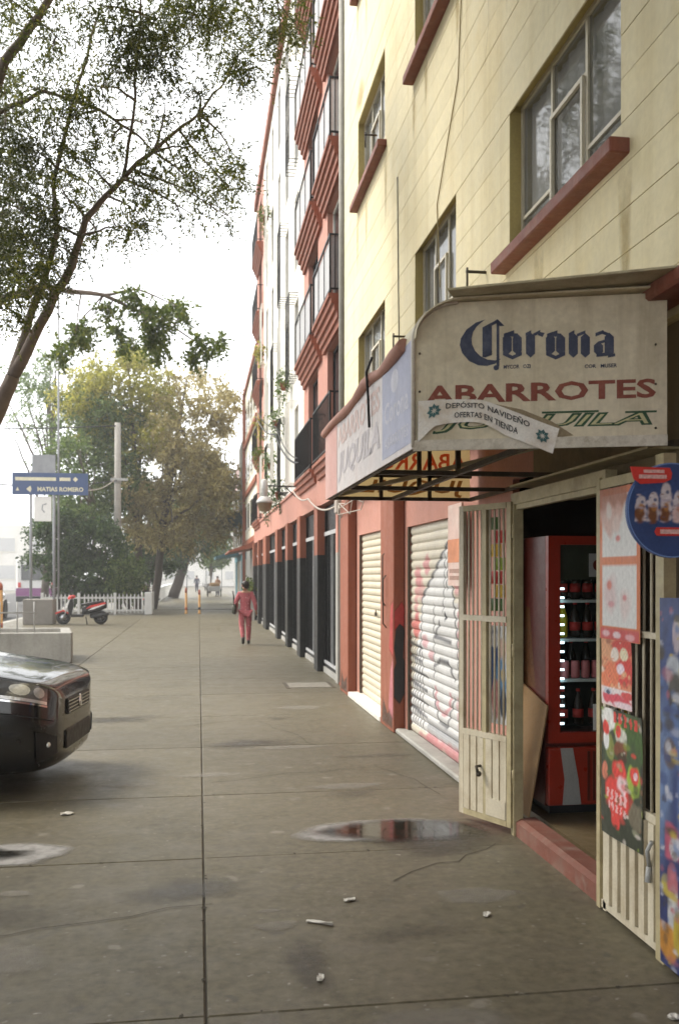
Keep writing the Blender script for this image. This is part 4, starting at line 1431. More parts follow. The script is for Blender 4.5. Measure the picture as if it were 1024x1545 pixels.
btext('DEPÓSITO NAVIDEÑO', .20, .80, .62, .90)
btext('OFERTAS EN TIENDA', .26, .72, .20, .44)
build('banner_lettering', bt, INKBLK, BN)
for (s0, t0) in ((.115, .60), (.90, .5)):
    sf = MB()
    for k in range(8):
        a_ = k * math.pi / 4
        pts = [(.012, 0), (.035, .016), (.058, 0), (.035, -.016)]
        sf.add([bwarp(s0 + (x * math.cos(a_) - y * math.sin(a_)) * .9, t0 + (x * math.sin(a_) + y * math.cos(a_)) * 4.6, .0035 + .0002 * k) for x, y in pts], [(0, 1, 2, 3)])
    build('snowflake_print', sf, INKTEAL, BN)

# ---- front of the awning (towards the street)
pf = Plane((A.x, C_.y, 0), (0, -1, 0), (0, 0, 1))   # u runs towards the camera, N towards the street
LF_ = C_.y - A.y
fp = MB()
pf.slab(fp, 0, ZB, LF_, ZF + .02, -.010, 0)
fr_ = build('front_panel', fp, AWNF, AW)


def UF(y):
    return C_.y - y


build('blue_field', pf.rect(MB(), UF(5.05), ZB + .03, LF_ - .03, ZF + .015, .0015), AWNB, fr_)
build('pink_field', pf.rect(MB(), 0.0, ZB, UF(6.75), ZF + .018, .0015), AWNP, fr_)
tx = MB()
pf.text(tx, 'Corona', UF(4.98), 2.56, LF_ - .1, 2.68, .0023, bold=.02)
tx2 = MB()
pf.text(tx2, 'ABARROTES', UF(4.98), 2.43, LF_ - .1, 2.49, .0023, bold=.01)
build('faded_white_lettering', tx2, INKPALE, fr_)
build('faded_logo', tx, INKPALE, fr_)
build('faded_emblem', pf.disc(MB(), UF(4.72), 2.76, .09, .0022, 18, .06), INKPALE, fr_)
tx = MB()
pf.text(tx, 'ABARROTES', UF(6.70), 2.68, UF(5.12), 2.82, .002, bold=.03)
build('faded_red_lettering', tx, INKFAINTR, fr_)
tx = MB()
pf.text(tx, 'JUQUILA', UF(6.70), 2.42, UF(5.12), 2.63, .002, bold=.04, shear=.2)
build('faded_lettering', tx, INKFAINT, fr_)
rl = MB()
pts = []
for k in range(15):
    y = 7.42 - k / 14 * 2.95
    pts.append((A.x - .004 + .006 * math.sin(k * 1.3), y, 2.885 + .008 * math.sin(k * .9) + (.015 if k in (9, 10) else 0)))
rl.tube(pts, [.026 + .010 * abs(math.sin(k * .8 + .5)) for k in range(15)], 9)
build('rolled_canvas', rl, AWNR, AW)
build('tie_cord', MB().tube([(A.x - .03, 5.2, 2.99), (A.x - .045, 5.3, 2.93), (A.x - .02, 5.38, 2.80), (A.x - .015, 5.37, 2.62)], .008, 6), CABLE, AW)
# ---- far end with reversed letters showing through
pb = Plane((A.x, C_.y, 0), (1, 0, 0), (0, 0, 1))
bk = build('far_panel', MB().add([(A.x + .011, C_.y, ZB), (Dw.x - .04, C_.y, ZB), (Dw.x - .04, C_.y, ZT), (A.x + .2, C_.y, ZT), (A.x + .05, C_.y, ZF + .1), (A.x + .011, C_.y, ZF)], [(0, 1, 2, 3, 4, 5)]), AWNBACK, AW)
tx = MB()
pb.text(tx, 'JUQUILA', .10, ZB + .03, 1.13, ZB + .17, .014, bold=.02, shear=-.2, mirror=True)
build('show_through_lettering', tx, INKBRN, bk)
tx = MB()
pb.text(tx, 'ABARROTES', .12, ZB + .25, 1.16, ZB + .39, .014, bold=.02, mirror=True)
build('show_through_red_lettering', tx, INKRED2, bk)
# ---- steel frame inside
for pq in (((A.x + .03, C_.y - .04, ZB + .012), (2.2, C_.y - .04, ZB + .012)), ((A.x + .03, 4.34, ZB + .012), (A.x + .03, C_.y - .03, ZB + .012)), ((2.19, 4.02, ZB + .012), (2.19, C_.y - .03, ZB + .012)),
           ((1.06, 6.45, ZB + .012), (2.19, 6.45, ZB + .012)), ((1.06, 5.45, ZB + .012), (2.19, 5.45, ZB + .012)), ((1.55, 4.2, ZB + .014), (1.55, 7.33, ZB + .014)),
           ((A.x + .03, C_.y - .04, ZB + .2), (2.2, C_.y - .04, ZB + .2)), ((1.45, C_.y - .04, ZB), (1.45, C_.y - .04, ZB + .6)), ((1.85, C_.y - .04, ZB), (1.85, C_.y - .04, ZB + .6)),
           ((1.55, 6.45, ZB), (1.55, 6.45, ZT)), ((1.55, 5.45, ZB), (1.55, 5.45, ZT)), ((A.x + .03, 5.45, ZB), (A.x + .03, 5.45, ZF)), ((A.x + .03, 6.45, ZB), (A.x + .03, 6.45, ZF))):
    build('frame_bar', MB().bar(*pq, .028), STEELD, AW)
build('frame_bar', MB().bar((1.1, 7.2, ZB + .03), (2.17, 5.2, ZB + .20), .028), M('pale_bar', (.36, .31, .2), rough=.6), AW)
build('soffit_board', bx((2.06, 4.05, 2.34), (2.225, 5.99, 2.352)), CREAMD, AW)
# ================================================================ gates and what hangs on them
df = MB()
df.box((2.085, 5.975, 0.0), (2.15, 6.035, 2.30)).box((2.085, 4.56, 2.225), (2.15, 5.974, 2.30)).box((2.10, 4.64, 2.19), (2.14, 5.974, 2.224))
build('door_frame', df, CREAMD, YB)

GL = thing('metal_gate', 'cream metal gate leaf swung open beside the shop doorway, hung with bars', 'gate', (2.0, 6.2, 0.03))
Hn, Fr = Vector((2.083, 6.00, 0)), Vector((1.862, 6.475, 0))
gl = (Hn - Fr).length
gu = (Hn - Fr).normalized()                         # from the free edge to the hinge
pg = Plane((Fr.x, Fr.y, 0), gu, (0, 0, 1))
if pg.N.x > 0:
    pg.N = -pg.N


def gslab(name, u0, v0, u1, v1, h0, h1, mat, par):
    return build(name, pg.slab(MB(), u0, v0, u1, v1, h0, h1), mat, par)


ZT_ = 2.245
for (a, b) in ((0, .045), (gl * .5 - .02, gl * .5 + .02), (gl - .04, gl)):
    gslab('stile', a, .05, b, ZT_, -.016, .016, CREAM if a == 0 else CREAMD, GL)
for (v0, v1, h) in ((.05, .09, .018), (.62, .66, .019), (1.43, 1.47, .022), (ZT_ - .04, ZT_, .018)):
    gslab('rail', .046, v0, gl - .041, v1, -.012, h, CREAM if v0 > .3 and v0 < 2 else CREAMD, GL)
gslab('kick_sheet', .045, .09, gl - .041, .62, -.004, .002, CREAM, GL)
for k in range(6):
    u = .05 + k * (gl - .12) / 5.6 + (.012 if k > 2 else 0)
    gslab('rib', u, .092, u + .058, .618, .0022, .017, CREAM, GL)
for k in range(9):
    u = .045 + (k + 1) * (gl - .085) / 10
    if abs(u - gl * .5) > .03:
        build('gate_bar', MB().tube([pg.p(u, .66, 0), pg.p(u, ZT_ - .04, 0)], .0075, 6), CREAM, GL)
gslab('plain_patch', gl * .5 + .03, .092, gl - .05, .215, .018, .021, CREAM, GL)
lk = build('lock', MB().tube([pg.p(gl * .44, .42, .02), pg.p(gl * .44, .42, .06), pg.p(gl * .47, .38, .06)], .011, 6).ball(pg.p(gl * .47, .37, .05), .02, 8, 6), STEELD, GL)
for v in (.35, 1.2, 2.0):
    build('hinge', MB().tube([pg.p(gl + .008, v, 0), pg.p(gl + .008, v + .09, 0)], .012, 6), CREAMD, GL)

# bags and print behind the bars
sb_ = thing('snack_strip', 'hanging strip of orange, green and red snack bags behind the open gate leaf', 'snacks', tuple(pg.p(.4, 1.5, -.08)))
for k, (mt, w_) in enumerate(((GRNPR, .13), (YELPR, .12), (REDPR, .13), (LIME, .12), (YELPR, .11), (REDPR, .12), (GRNPR, .1))):
    v0 = 1.50 + k * .095
    mb = MB()
    vs = []
    for i in range(5):
        for j in range(4):
            vs.append(pg.p(.215 + .03 * (k % 2) + w_ * i / 4, v0 + .088 * j / 3, -.09 + .022 * math.sin(math.pi * i / 4) * math.sin(math.pi * j / 3) + .003))
            vs.append(pg.p(.215 + .03 * (k % 2) + w_ * i / 4, v0 + .088 * j / 3, -.09 - .02 * math.sin(math.pi * i / 4) * math.sin(math.pi * j / 3)))
    fs = []
    for i in range(4):
        for j in range(3):
            q = lambda a, b: (a * 4 + b) * 2
            fs += [(q(i, j), q(i + 1, j), q(i + 1, j + 1), q(i, j + 1)), (q(i, j) + 1, q(i, j + 1) + 1, q(i + 1, j + 1) + 1, q(i + 1, j) + 1)]
    mb.add(vs, fs, True)
    build('snack_bag', mb, mt, sb_)
ps = thing('poster', 'white and blue printed poster behind the lower bars of the open gate leaf', 'poster', tuple(pg.p(.4, .9, -.05)))
build('poster_backing', pg.slab(MB(), .22, .72, .44, 1.40, -.056, -.050), WHITEP, ps)
Q = Painter(40, 70, 3, 4).fill((.66, .66, .66)).ell(.3, .55, .3, .4, (.05, .10, .24)).ell(.7, .75, .2, .12, (.62, .44, .36)).ell(.65, .45, .25, .22, (.16, .30, .50)).ell(.35, .85, .2, .08, (.6, .6, .62)).ell(.4, .25, .2, .2, (.60, .30, .27)).ell(.75, .2, .15, .15, (.04, .06, .1)).ell(.75, .5, .1, .07, (.55, .42, .2)).mottle(.3)
print_sheet('poster_sheet', pg, .22, .72, .44, 1.40, Q, -.0495, ps)
sg = thing('shop_sign', 'faded pink sign with a rounded corner on the wall behind the open gate leaf', 'sign', (2.17, 7.6, 1.6))
psn = Plane((2.165, 7.93, 0), (0, -1, 0), (0, 0, 1))
mb = MB()
psn.slab(mb, 0, 1.66, .42, 2.36, -.02, 0)
sh_ = build('sign_board', mb, M('sign_pale_pink', (.62, .44, .38), rough=.6, dirt=((.66, .58, .52), .6, 4)), sg)
build('sign_print', psn.rect(MB(), .0, 1.86, .42, 2.06, .002), M('sign_faded_orange', (.60, .24, .12), rough=.6, var=.2), sg)
tx = MB()
for v in (1.71, 1.77):
    psn.rect(tx, .05, v, .37, v + .035, .002)
build('sign_print', tx, M('sign_faded_brown', (.36, .22, .17), rough=.6, var=.3, scale=30), sg)

# ---- fixed gate right of the doorway
FG = thing('metal_gate', 'cream barred metal gate with ribbed foot right of the shop doorway, covered in posters', 'gate', (2.09, 4.27, 0.0))
pq = Plane((2.09, 4.635, 0), (0, -1, 0), (0, 0, 1))
GW = .735


def fslab(name, u0, v0, u1, v1, h0, h1, mat, par=FG):
    return build(name, pq.slab(MB(), u0, v0, u1, v1, h0, h1), mat, par)


fslab('stile', 0, .01, .04, 2.26, -.02, .02, CREAMD)
fslab('stile', .062, .01, .095, 1.25, -.015, .012, CREAM)
fslab('stile', GW - .075, .0, GW, 2.30, -.03, .03, CREAMD)
for (v0, v1, h) in ((.02, .06, .012), (.60, .64, .014), (1.455, 1.485, .02), (2.20, 2.25, .018)):
    fslab('rail', .041, v0, GW - .076, v1, -.012, h, CREAMD if v0 > 1.6 else CREAM)
fslab('kick_sheet', .041, .06, GW - .076, .60, -.006, .0, CREAM)
for k in range(6):
    u = .10 + k * .094
    fslab('rib', u, .062, u + .055, .598, .0005, .022, CREAM)
for k in range(8):
    u = .11 + k * .076
    build('gate_bar', MB().tube([pq.p(u, .64, 0), pq.p(u, 2.20, 0)], .0075, 6), CREAM, FG)
build('lock', MB().tube([pq.p(.60, .40, .03), pq.p(.62, .48, .05), pq.p(.645, .53, .04)], .010, 6).tube([pq.p(.60, .40, .03), pq.p(.605, .33, .04)], .014, 6), GREYPL, FG)
build('shop_backing', bx((2.20, 3.81, .0), (2.255, 4.55, 2.25)), DARKIN, YB)  # dark sheet standing in for the unlit opening behind the gate

FP = Plane((2.055, 4.635, 0), (0, -1, 0), (0, 0, 1))


def sheet(par, u0, v0, u1, v1, mat, h=0.0, curl=.008):
    mb = MB()
    n = 8
    vs = []
    for i in range(n + 1):
        for j in range(n + 1):
            a, b = i / n, j / n
            vs.append(FP.p(u0 + a * (u1 - u0), v0 + b * (v1 - v0), h + curl * (math.sin(a * 5 + b * 2) * .4 - .4)))
    mb.add(vs, [(i * (n + 1) + j, (i + 1) * (n + 1) + j, (i + 1) * (n + 1) + j + 1, i * (n + 1) + j + 1) for i in range(n) for j in range(n)], True)
    return build('poster_sheet', mb, mat, par)


def pr_(par, mat, *fns, name='poster_print'):
    for f in fns:
        mb = MB()
        f(mb)
        build(name, mb, mat, par)


p1 = thing('poster', 'orange framed white poster in two panels high on the fixed gate', 'poster', tuple(FP.p(.3, 1.42, 0)))
W_, OR_, RD_ = (.70, .69, .67), (.62, .165, .045), (.58, .05, .04)
Q = Painter(56, 96, 1.7, 2).fill(OR_).rect(.07, .545, .92, .955, W_).rect(.07, .09, .92, .49, W_)
Q.ell(.25, .93, .42, .12, (.40, .13, .06), .9).ell(.32, .80, .27, .10, (.64, .40, .34), .9, .5, .3).ell(.25, .84, .08, .05, (.72, .66, .62), .8, .5, .4).ell(.42, .75, .10, .06, (.70, .55, .50), .8, .6, .4).ell(.47, .665, .06, .022, (.62, .14, .12), .9, .6)
Q.ell(.27, .30, .17, .11, (.68, .50, .50), .8, .7, .3).ell(.25, .36, .06, .03, (.62, .16, .10), .9, .6).ell(.30, .235, .08, .02, (.62, .22, .24), .7, .6).ell(.65, .245, .12, .08, (.70, .56, .54), .8, .7, .3).ell(.64, .28, .05, .02, (.62, .2, .2), .9, .6)
Q.c *= .88
Q.rect(.03, .0, .97, .075, (.50, .06, .06)).ell(.17, .04, .10, .02, (.66, .40, .42), 1, .5).ell(.44, .035, .10, .02, (.66, .50, .52), 1, .5).ell(.75, .03, .11, .02, (.64, .32, .34), 1, .5).mottle(.08)
print_sheet('poster_sheet', FP, .075, 1.425, .52, 2.19, Q, 0, p1)
p2 = thing('poster', 'red and orange offer poster below the orange framed one', 'poster', tuple(FP.p(.2, 1.1, 0)))
Q = Painter(48, 60, 1.1, 7).fill((.60, .24, .13)).ell(.2, .75, .3, .3, (.62, .30, .16)).ell(.75, .93, .4, .14, (.52, .05, .04)).ell(.75, .55, .35, .22, (.56, .04, .035)).ell(.3, .45, .3, .2, (.62, .16, .07)).ell(.45, .78, .13, .10, (.70, .62, .55)).ell(.72, .80, .14, .10, (.66, .60, .42)).ell(.62, .58, .12, .08, (.68, .58, .64), 1, .4)
Q.specks(46, [(.6, .2, .1), (.5, .04, .04), (.66, .6, .5), (.3, .1, .05), (.62, .4, .2)], 6)
Q.rect(.0, .0, 1, .28, (.66, .58, .58)).ell(.5, .12, .5, .09, (.56, .07, .10), 1, .3, .5).ell(.75, .05, .3, .05, (.66, .52, .56), 1, .4).rect(.12, .17, .36, .26, (.45, .46, .52)).ell(.25, .2, .06, .03, (.05, .07, .12)).ell(.85, .2, .2, .06, (.55, .07, .07)).mottle(.16)
print_sheet('poster_sheet', FP, .085, 1.09, .42, 1.425, Q, -.004, p2, .006)
p3 = thing('poster', 'dark green poster with red lettering and flowers low on the fixed gate', 'poster', tuple(FP.p(.3, .42, 0)))
GN_, LM_ = (.05, .10, .025), (.26, .36, .05)
Q = Painter(60, 84, 1.45, 9).fill((.035, .04, .025)).ell(.7, .78, .34, .22, GN_).ell(.5, .62, .45, .2, (.045, .075, .03)).ell(.78, .50, .16, .12, LM_).ell(.40, .85, .1, .06, LM_).ell(.22, .70, .1, .1, (.20, .22, .06)).ell(.18, .92, .16, .10, (.66, .65, .62)).ell(.12, .75, .07, .08, (.62, .62, .62)).ell(.48, .80, .13, .07, (.5, .5, .44)).ell(.46, .70, .15, .07, (.17, .06, .03)).ell(.50, .64, .12, .05, (.06, .035, .02))
Q.ell(.12, .84, .08, .06, RD_).ell(.10, .50, .08, .07, (.5, .16, .1)).ell(.8, .55, .1, .07, RD_).ell(.82, .55, .05, .03, (.66, .45, .5)).ell(.42, .84, .06, .05, RD_).ell(.45, .53, .16, .09, RD_).ell(.42, .34, .32, .15, RD_).ell(.38, .18, .10, .10, RD_).ell(.52, .44, .12, .06, (.68, .50, .52), 1, .5, .4)
Q.specks(60, [GN_, (.03, .03, .02), (.2, .1, .05), (.5, .45, .4), LM_, RD_, (.3, .3, .2)], 5)
Q.letters(.16, .30, .68, .38, 5, (.68, .45, .45), .8, -.05).letters(.2, .22, .66, .28, 5, (.68, .45, .45), .8, -.05).letters(.3, .90, .95, .985, 5, RD_, .95, -.03).ell(.85, .25, .16, .1, (.14, .12, .08)).mottle(.22)
print_sheet('poster_sheet', FP, .085, .43, .53, 1.075, Q, -.003, p3, .008)

# ---- round snack sign on a bracket
RS = thing('round_sign', 'round blue shop sign with white bottles on a bracket above the gate', 'sign', (1.91, 3.55, 1.82))
pr2 = Plane((1.912, 3.55, 2.016), (1, 0, 0), (0, 0, 1))
RR = .195
build('disc', MB().lathe((1.912, 3.562, 2.016), [(0, -.012), (RR - .004, -.012), (RR, -.008), (RR, .008), (RR - .004, .012), (0, .012)], 48, 'y', False), M('round_sign_blue', (.035, .075, .21), rough=.35, var=.12, scale=9, bump=0), RS)
rim = MB()
for k in range(64):
    a0, a1 = 2 * math.pi * k / 64, 2 * math.pi * (k + 1) / 64
    pr2.poly(rim, [((RR - .006) * math.cos(a0), (RR - .006) * math.sin(a0)), ((RR - .001) * math.cos(a0), (RR - .001) * math.sin(a0)), ((RR - .001) * math.cos(a1), (RR - .001) * math.sin(a1)), ((RR - .006) * math.cos(a1), (RR - .006) * math.sin(a1))], .002)
build('rim_print', rim, BLUELT, RS)
tb = MB()
tabp = [(-.185, .175), (-.17, .125), (-.14, .105), (-.04, .112), (-.01, .125), (-.005, .15), (-.015, .172)]
tb.add([pr2.p(u, v, .010) for u, v in tabp] + [pr2.p(u, v, .003) for u, v in tabp], [tuple(range(7)), tuple(reversed(range(7, 14)))] + [(k, (k + 1) % 7, 7 + (k + 1) % 7, 7 + k) for k in range(7)])
build('red_tab', tb, REDPR, RS)
mb = MB()
pr2.rect(mb, -.13, .15, -.04, .163, .012)
pr2.rect(mb, -.15, .127, -.03, .143, .012)
build('tab_print', mb, M('tab_text', (.70, .45, .42), rough=.5, var=.4, scale=80, bump=0), RS)
Q = Painter(90, 56, .6, 12).fill((.035, .075, .21))
for k in range(6):
    cx = .08 + k * .165
    hg = (.66, .74, .98, .78, .70, .62)[k]
    Q.rect(cx - .07, .08, cx + .07, hg * .70, (.60, .56, .60), 1, .03, 1).ell(cx + .005, hg * .74, .062, hg * .22, (.62, .59, .62), 1, .3, .06)
    Q.ell(cx - .01, .22, .065, .20, (.17, .07, .03) if k < 3 else (.62, .47, .46), 1, .5, .25).ell(cx + .01, .38, .035, .09, (.42, .20, .06) if k < 3 else (.5, .25, .2), .9, .6)
    Q.ell(cx + .025, hg * .74, .022, .04, (.08, .10, .2), .9, .5).ell(cx, hg * .55, .06, .03, (.42, .38, .48), .7, .6)
Q.specks(50, [(.5, .45, .5), (.2, .1, .05), (.4, .2, .1), (.1, .12, .25)], 8, .008, .02, (.02, .1, .98, .7)).mottle(.12)
print_sheet('bottle_print', pr2, -.165, -.058, .165, .125, Q, .0036, RS)
mb = MB()
lb = [(-.07, -.07), (.12, -.07), (.13, -.085), (.12, -.105), (-.07, -.105), (-.08, -.088)]
build('red_label', pr2.poly(mb, lb, .004), REDPR, RS)
build('label_print', pr2.rect(MB(), -.055, -.097, .11, -.079, .0055), M('tab_text', (.7, .45, .42)), RS)
br = MB().box((1.99, 3.576, 2.02), (2.2, 3.60, 2.05)).box((1.90, 3.576, 1.90), (1.92, 3.60, 2.15)).box((1.92, 3.58, 2.12), (2.2, 3.60, 2.14))
build('bracket', br, CREAMD, RS)

# ---- tall blue printed banner next to the gate
BB = thing('printed_banner', 'tall blue printed banner beside the fixed gate at the edge of the shopfront', 'banner', (2.05, 3.5, 0.02))
BP = Plane((2.05, 3.885, 0), (0, -1, 0), (0, 0, 1))
mb = MB()
n = 12
vs = [BP.p(.9 * i / n, .03 + 1.62 * j / 8, .012 * math.sin(i * 1.1 + j * .5)) for i in range(n + 1) for j in range(9)]
vs += [BP.p(.9 * i / n, .03 + 1.62 * j / 8, .012 * math.sin(i * 1.1 + j * .5) - .004) for i in range(n + 1) for j in range(9)]
o_ = (n + 1) * 9
mb.add(vs, [(i * 9 + j, (i + 1) * 9 + j, (i + 1) * 9 + j + 1, i * 9 + j + 1) for i in range(n) for j in range(8)] + [(o_ + i * 9 + j, o_ + i * 9 + j + 1, o_ + (i + 1) * 9 + j + 1, o_ + (i + 1) * 9 + j) for i in range(n) for j in range(8)])
build('banner_back', mb, M('banner_blue', (.03, .055, .20), rough=.4, var=.25, scale=9, bump=0), BB)
Q = Painter(70, 150, 1.8, 15).fill((.035, .05, .17)).ell(.1, .75, .22, .3, (.06, .10, .28), .8, .7).ell(.02, .52, .09, .2, (.20, .30, .52), .8, .8).ell(.20, .66, .08, .10, (.14, .24, .5), .8, .6).ell(.13, .80, .07, .05, (.55, .58, .64)).ell(.16, .90, .04, .05, (.60, .50, .56)).ell(.16, .74, .08, .06, (.06, .045, .03), .9).ell(.1, .58, .06, .04, (.16, .1, .06), .8)
Q.rect(.06, .30, .20, .39, (.58, .12, .20), 1, .02, 1).ell(.14, .33, .05, .03, (.62, .58, .60)).ell(.06, .22, .05, .03, (.60, .50, .1)).ell(.12, .24, .05, .05, (.55, .18, .22)).ell(.13, .15, .06, .07, (.62, .62, .62)).ell(.07, .07, .12, .05, (.62, .28, .05)).ell(.18, .10, .05, .06, (.6, .45, .06)).ell(.5, .5, .3, .25, (.16, .25, .5)).ell(.6, .3, .2, .15, (.6, .1, .1)).mottle(.2)
Q.c *= .62
Q.specks(160, [(.03, .05, .16), (.1, .17, .34), (.45, .45, .5), (.35, .1, .12), (.4, .3, .05), (.05, .04, .03)], 9, .008, .03, (0, 0, .3, 1))
print_sheet('banner_sheet', BP, 0, .03, .9, 1.65, Q, .016, BB, .006)
# ================================================================ red and white block with balconies
RB = thing('balcony_building', 'tall white and terracotta block of flats with stacked balconies', 'building', (2.3, 25, 0))
RX = 2.30
RY0, RY1, RZ = 14.45, 37.3, 16.3
FL = [3.72 + 2.52 * k for k in range(5)]
bays = [(14.72, 16.95, 'pink'), (17.35, 20.2, 'pink'), (33.6, 36.6, 'pink')]
build('drain_strip', bx((2.24, 14.02, 0), (2.6, 14.44, 13.2)), GREYW, YB)
build('drain_pipe', MB().tube([(2.19, 14.2, 0.1), (2.19, 14.2, 13.2)], .05, 8), GREYW, YB)
build('corner_strip', bx((2.22, 14.45, 0.0), (2.45, 14.70, RZ)), TERRA, RB)
# walls between openings
build('upper_core', bx((2.62, 14.7, 3.0), (3.2, RY1, RZ)), DARKIN, RB)
wcuts = []
for (a, b, k) in bays:
    nwin = 2 if b - a > 3.2 else 1
    mid = (a + b) / 2
    wcuts.append((mid - .80, mid + .80, 'pink'))
wh = [(21.6, 22.45), (24.0, 24.85), (26.4, 27.25), (28.8, 29.65), (31.2, 32.05)]
wcuts += [(a, b, 'white') for a, b in wh]
wcuts.sort()
ed = [14.70] + [v for q in wcuts for v in q[:2]] + [RY1]


def side(y):
    return PINK if (y < 20.45 or y > 33.1) else WHITEW


segs = []
for k in range(0, len(ed), 2):
    a, b = ed[k], ed[k + 1]
    for brk in (20.45, 33.1):
        if a < brk < b:
            segs += [(a, brk), (brk, b)]
            break
    else:
        segs.append((a, b))
for (a, b) in segs:
    build('wall', bx((RX, a, 3.72), (2.6, b, RZ)), side((a + b) / 2), RB)
for (a, b, kind) in wcuts:
    hh = 2.05 if kind == 'pink' else 1.75
    base = 0.02 if kind == 'pink' else 0.30
    zs = [3.72]
    for f in FL:
        zs += [f + base, f + base + hh]
    zs.append(RZ)
    for k in range(0, len(zs), 2):
        if zs[k + 1] - zs[k] > .03:
            build('wall_panel', bx((RX + .001, a, zs[k]), (2.599, b, zs[k + 1])), side((a + b) / 2), RB)
    for f in FL:
        z0, z1 = f + base, f + base + hh
        t_ = .05
        fr = MB()
        fr.box((2.40, a, z0), (2.45, a + t_, z1)).box((2.40, b - t_, z0), (2.45, b, z1)).box((2.40, a + t_, z0), (2.45, b - t_, z0 + t_)).box((2.40, a + t_, z1 - t_), (2.45, b - t_, z1))
        fr.box((2.401, (a + b) / 2 - .025, z0 + t_), (2.449, (a + b) / 2 + .025, z1 - t_))
        wn = build('window', fr, WHITEW if random.random() < .5 else IRON, RB)
        build('pane', bx((2.42, a + t_, z0 + t_), (2.428, b - t_, z1 - t_)), PANED, wn)
        if random.random() < .55:
            build('curtain', bx((2.47, a + .06, z0 + .06), (2.48, a + (b - a) * random.uniform(.4, .95), z1 - .06)), CURT, wn)

COR = [(RX + .0, -.44), (RX - .06, -.44), (RX - .065, -.35), (RX - .105, -.335), (RX - .11, -.24), (RX - .155, -.225), (RX - .16, -.13), (RX - .205, -.115), (RX - .21, -.03), (RX - .25, -.02), (RX - .25, .04), (RX + .0, .04)]
for bi, (a, b, _) in enumerate(bays):
    for fi, f in enumerate(FL):
        cb = build('balcony', MB().prism([(x, z_ + f) for x, z_ in COR], 'y', a, b), TERRA, RB)
        xo = RX - .235
        rl_ = MB()
        for y in (a + .02, b - .02):
            rl_.box((xo, y - .015, f + .04), (xo + .03, y + .015, f + 1.0))
            rl_.box((xo + .03, y - .012, f + .97), (RX, y + .012, f + .998)).box((xo + .03, y - .012, f + .10), (RX, y + .012, f + .125))
        rl_.box((xo + .001, a + .035, f + .97), (xo + .03, b - .035, f + 1.0)).box((xo + .001, a + .035, f + .09), (xo + .03, b - .035, f + .115))
        build('railing', rl_, IRON, cb)
        nb = int((b - a) / .13)
        bar_me = mesh_of('railing_bar', MB().box((-.007, -.007, 0), (.007, .007, .855)))
        if fi == 0 or bi == 2:
            for k in range(1, nb):
                put('railing_bar', bar_me, IRON, cb, (xo + .015, a + (b - a) * k / nb, f + .115))
        else:
            build('privacy_sheet', bx((xo + .034, a + .06, f + .05), (xo + .04, b - .06, f + .96)), SHEETG, cb)
            if fi > 0:
                for k in range(1, 3):
                    put('railing_bar', bar_me, IRON, cb, (xo + .015, a + (b - a) * k / 3, f + .115))
        if not (fi and bi < 2):
            pass
        for k in range(1, 3):                               # side bars of the near end
            put('railing_bar', bar_me, IRON, cb, (xo + .03 + .065 * k, a + .02, f + .12))
        if fi and bi < 2:
            build('side_sheet', bx((xo + .035, a + .034, f + .13), (RX - .005, a + .038, f + .965)), SHEETG if random.random() < .5 else CURT, cb)
build('parapet', bx((RX - .12, 14.70, RZ), (2.6, RY1, RZ + .35)), TERRA, RB)

# grilles and plant boxes on the white part
LFB = LF_GRN
for wi, (a, b) in enumerate(wh):
    for fi, f in enumerate(FL[:4]):
        if fi > 1 and (wi + fi) % 3:
            continue
        z0, z1 = f + .18, f + 2.1
        gm = MB()
        for k in range(6):
            y = a - .06 + (b - a + .12) * k / 5
            gm.bar((RX - .22, y, z0), (RX - .22, y, z1), .014).bar((RX - .22, y, z0), (RX, y, z0), .014).bar((RX - .22, y, z1), (RX, y, z1), .014)
        for zz in (z0, (z0 + z1) / 2, z1):
            gm.bar((RX - .22, a - .06, zz), (RX - .22, b + .06, zz), .014)
        build('window_grille', gm, IRON if (wi + fi) % 2 else WHITEW, RB)
# plants hanging on the grilles
for (y, z_, mt, nm) in ((23.2, 6.6, LF_GRN, 'potted plant with blue green leaves hung on the first white window grille'), (25.4, 6.0, LF_GRN, 'dark potted plant hung on the second white window grille'), (27.5, 5.1, LF_GRN, 'potted plant with red flowers on the third white window grille'),
                        (28.6, 3.95, LF_BUSH, 'bushy green plant on a low bracket of the white facade'), (31.8, 6.9, LF_YEL, 'yellow green plant trailing from the white facade'), (32.6, 6.0, LF_BRIGHT, 'pale green trailing plant at the end of the white facade'), (29.6, 13.2, LF_BRIGHT, 'green plant high on the white facade'), (24.8, 4.0, LF_BUSH, 'leafy plant in a box under the second grille'), (31.8, 9.4, LF_YEL, 'small yellowish plant on the third floor of the white facade')):
    pt = thing('potted_plant', nm, 'plant', (RX - .2, y, z_ - .2), 'plants hung along the white facade')
    pot = MB().lathe((RX - .2, y, z_ - .22), [(.05, 0), (.10, .18), (.11, .20), (.085, .20), (.07, .1)], 10)
    build('pot', pot, TERRA, pt)
    V = sprays([(RX - .22, y, z_ + .1, .16, .35, .25, 1), (RX - .22, y + .1, z_ - .2, .1, .25, .3, .5)], 45, .18, 8, .07, .02, .5)
    leaf_obj('foliage', V, mt, pt)

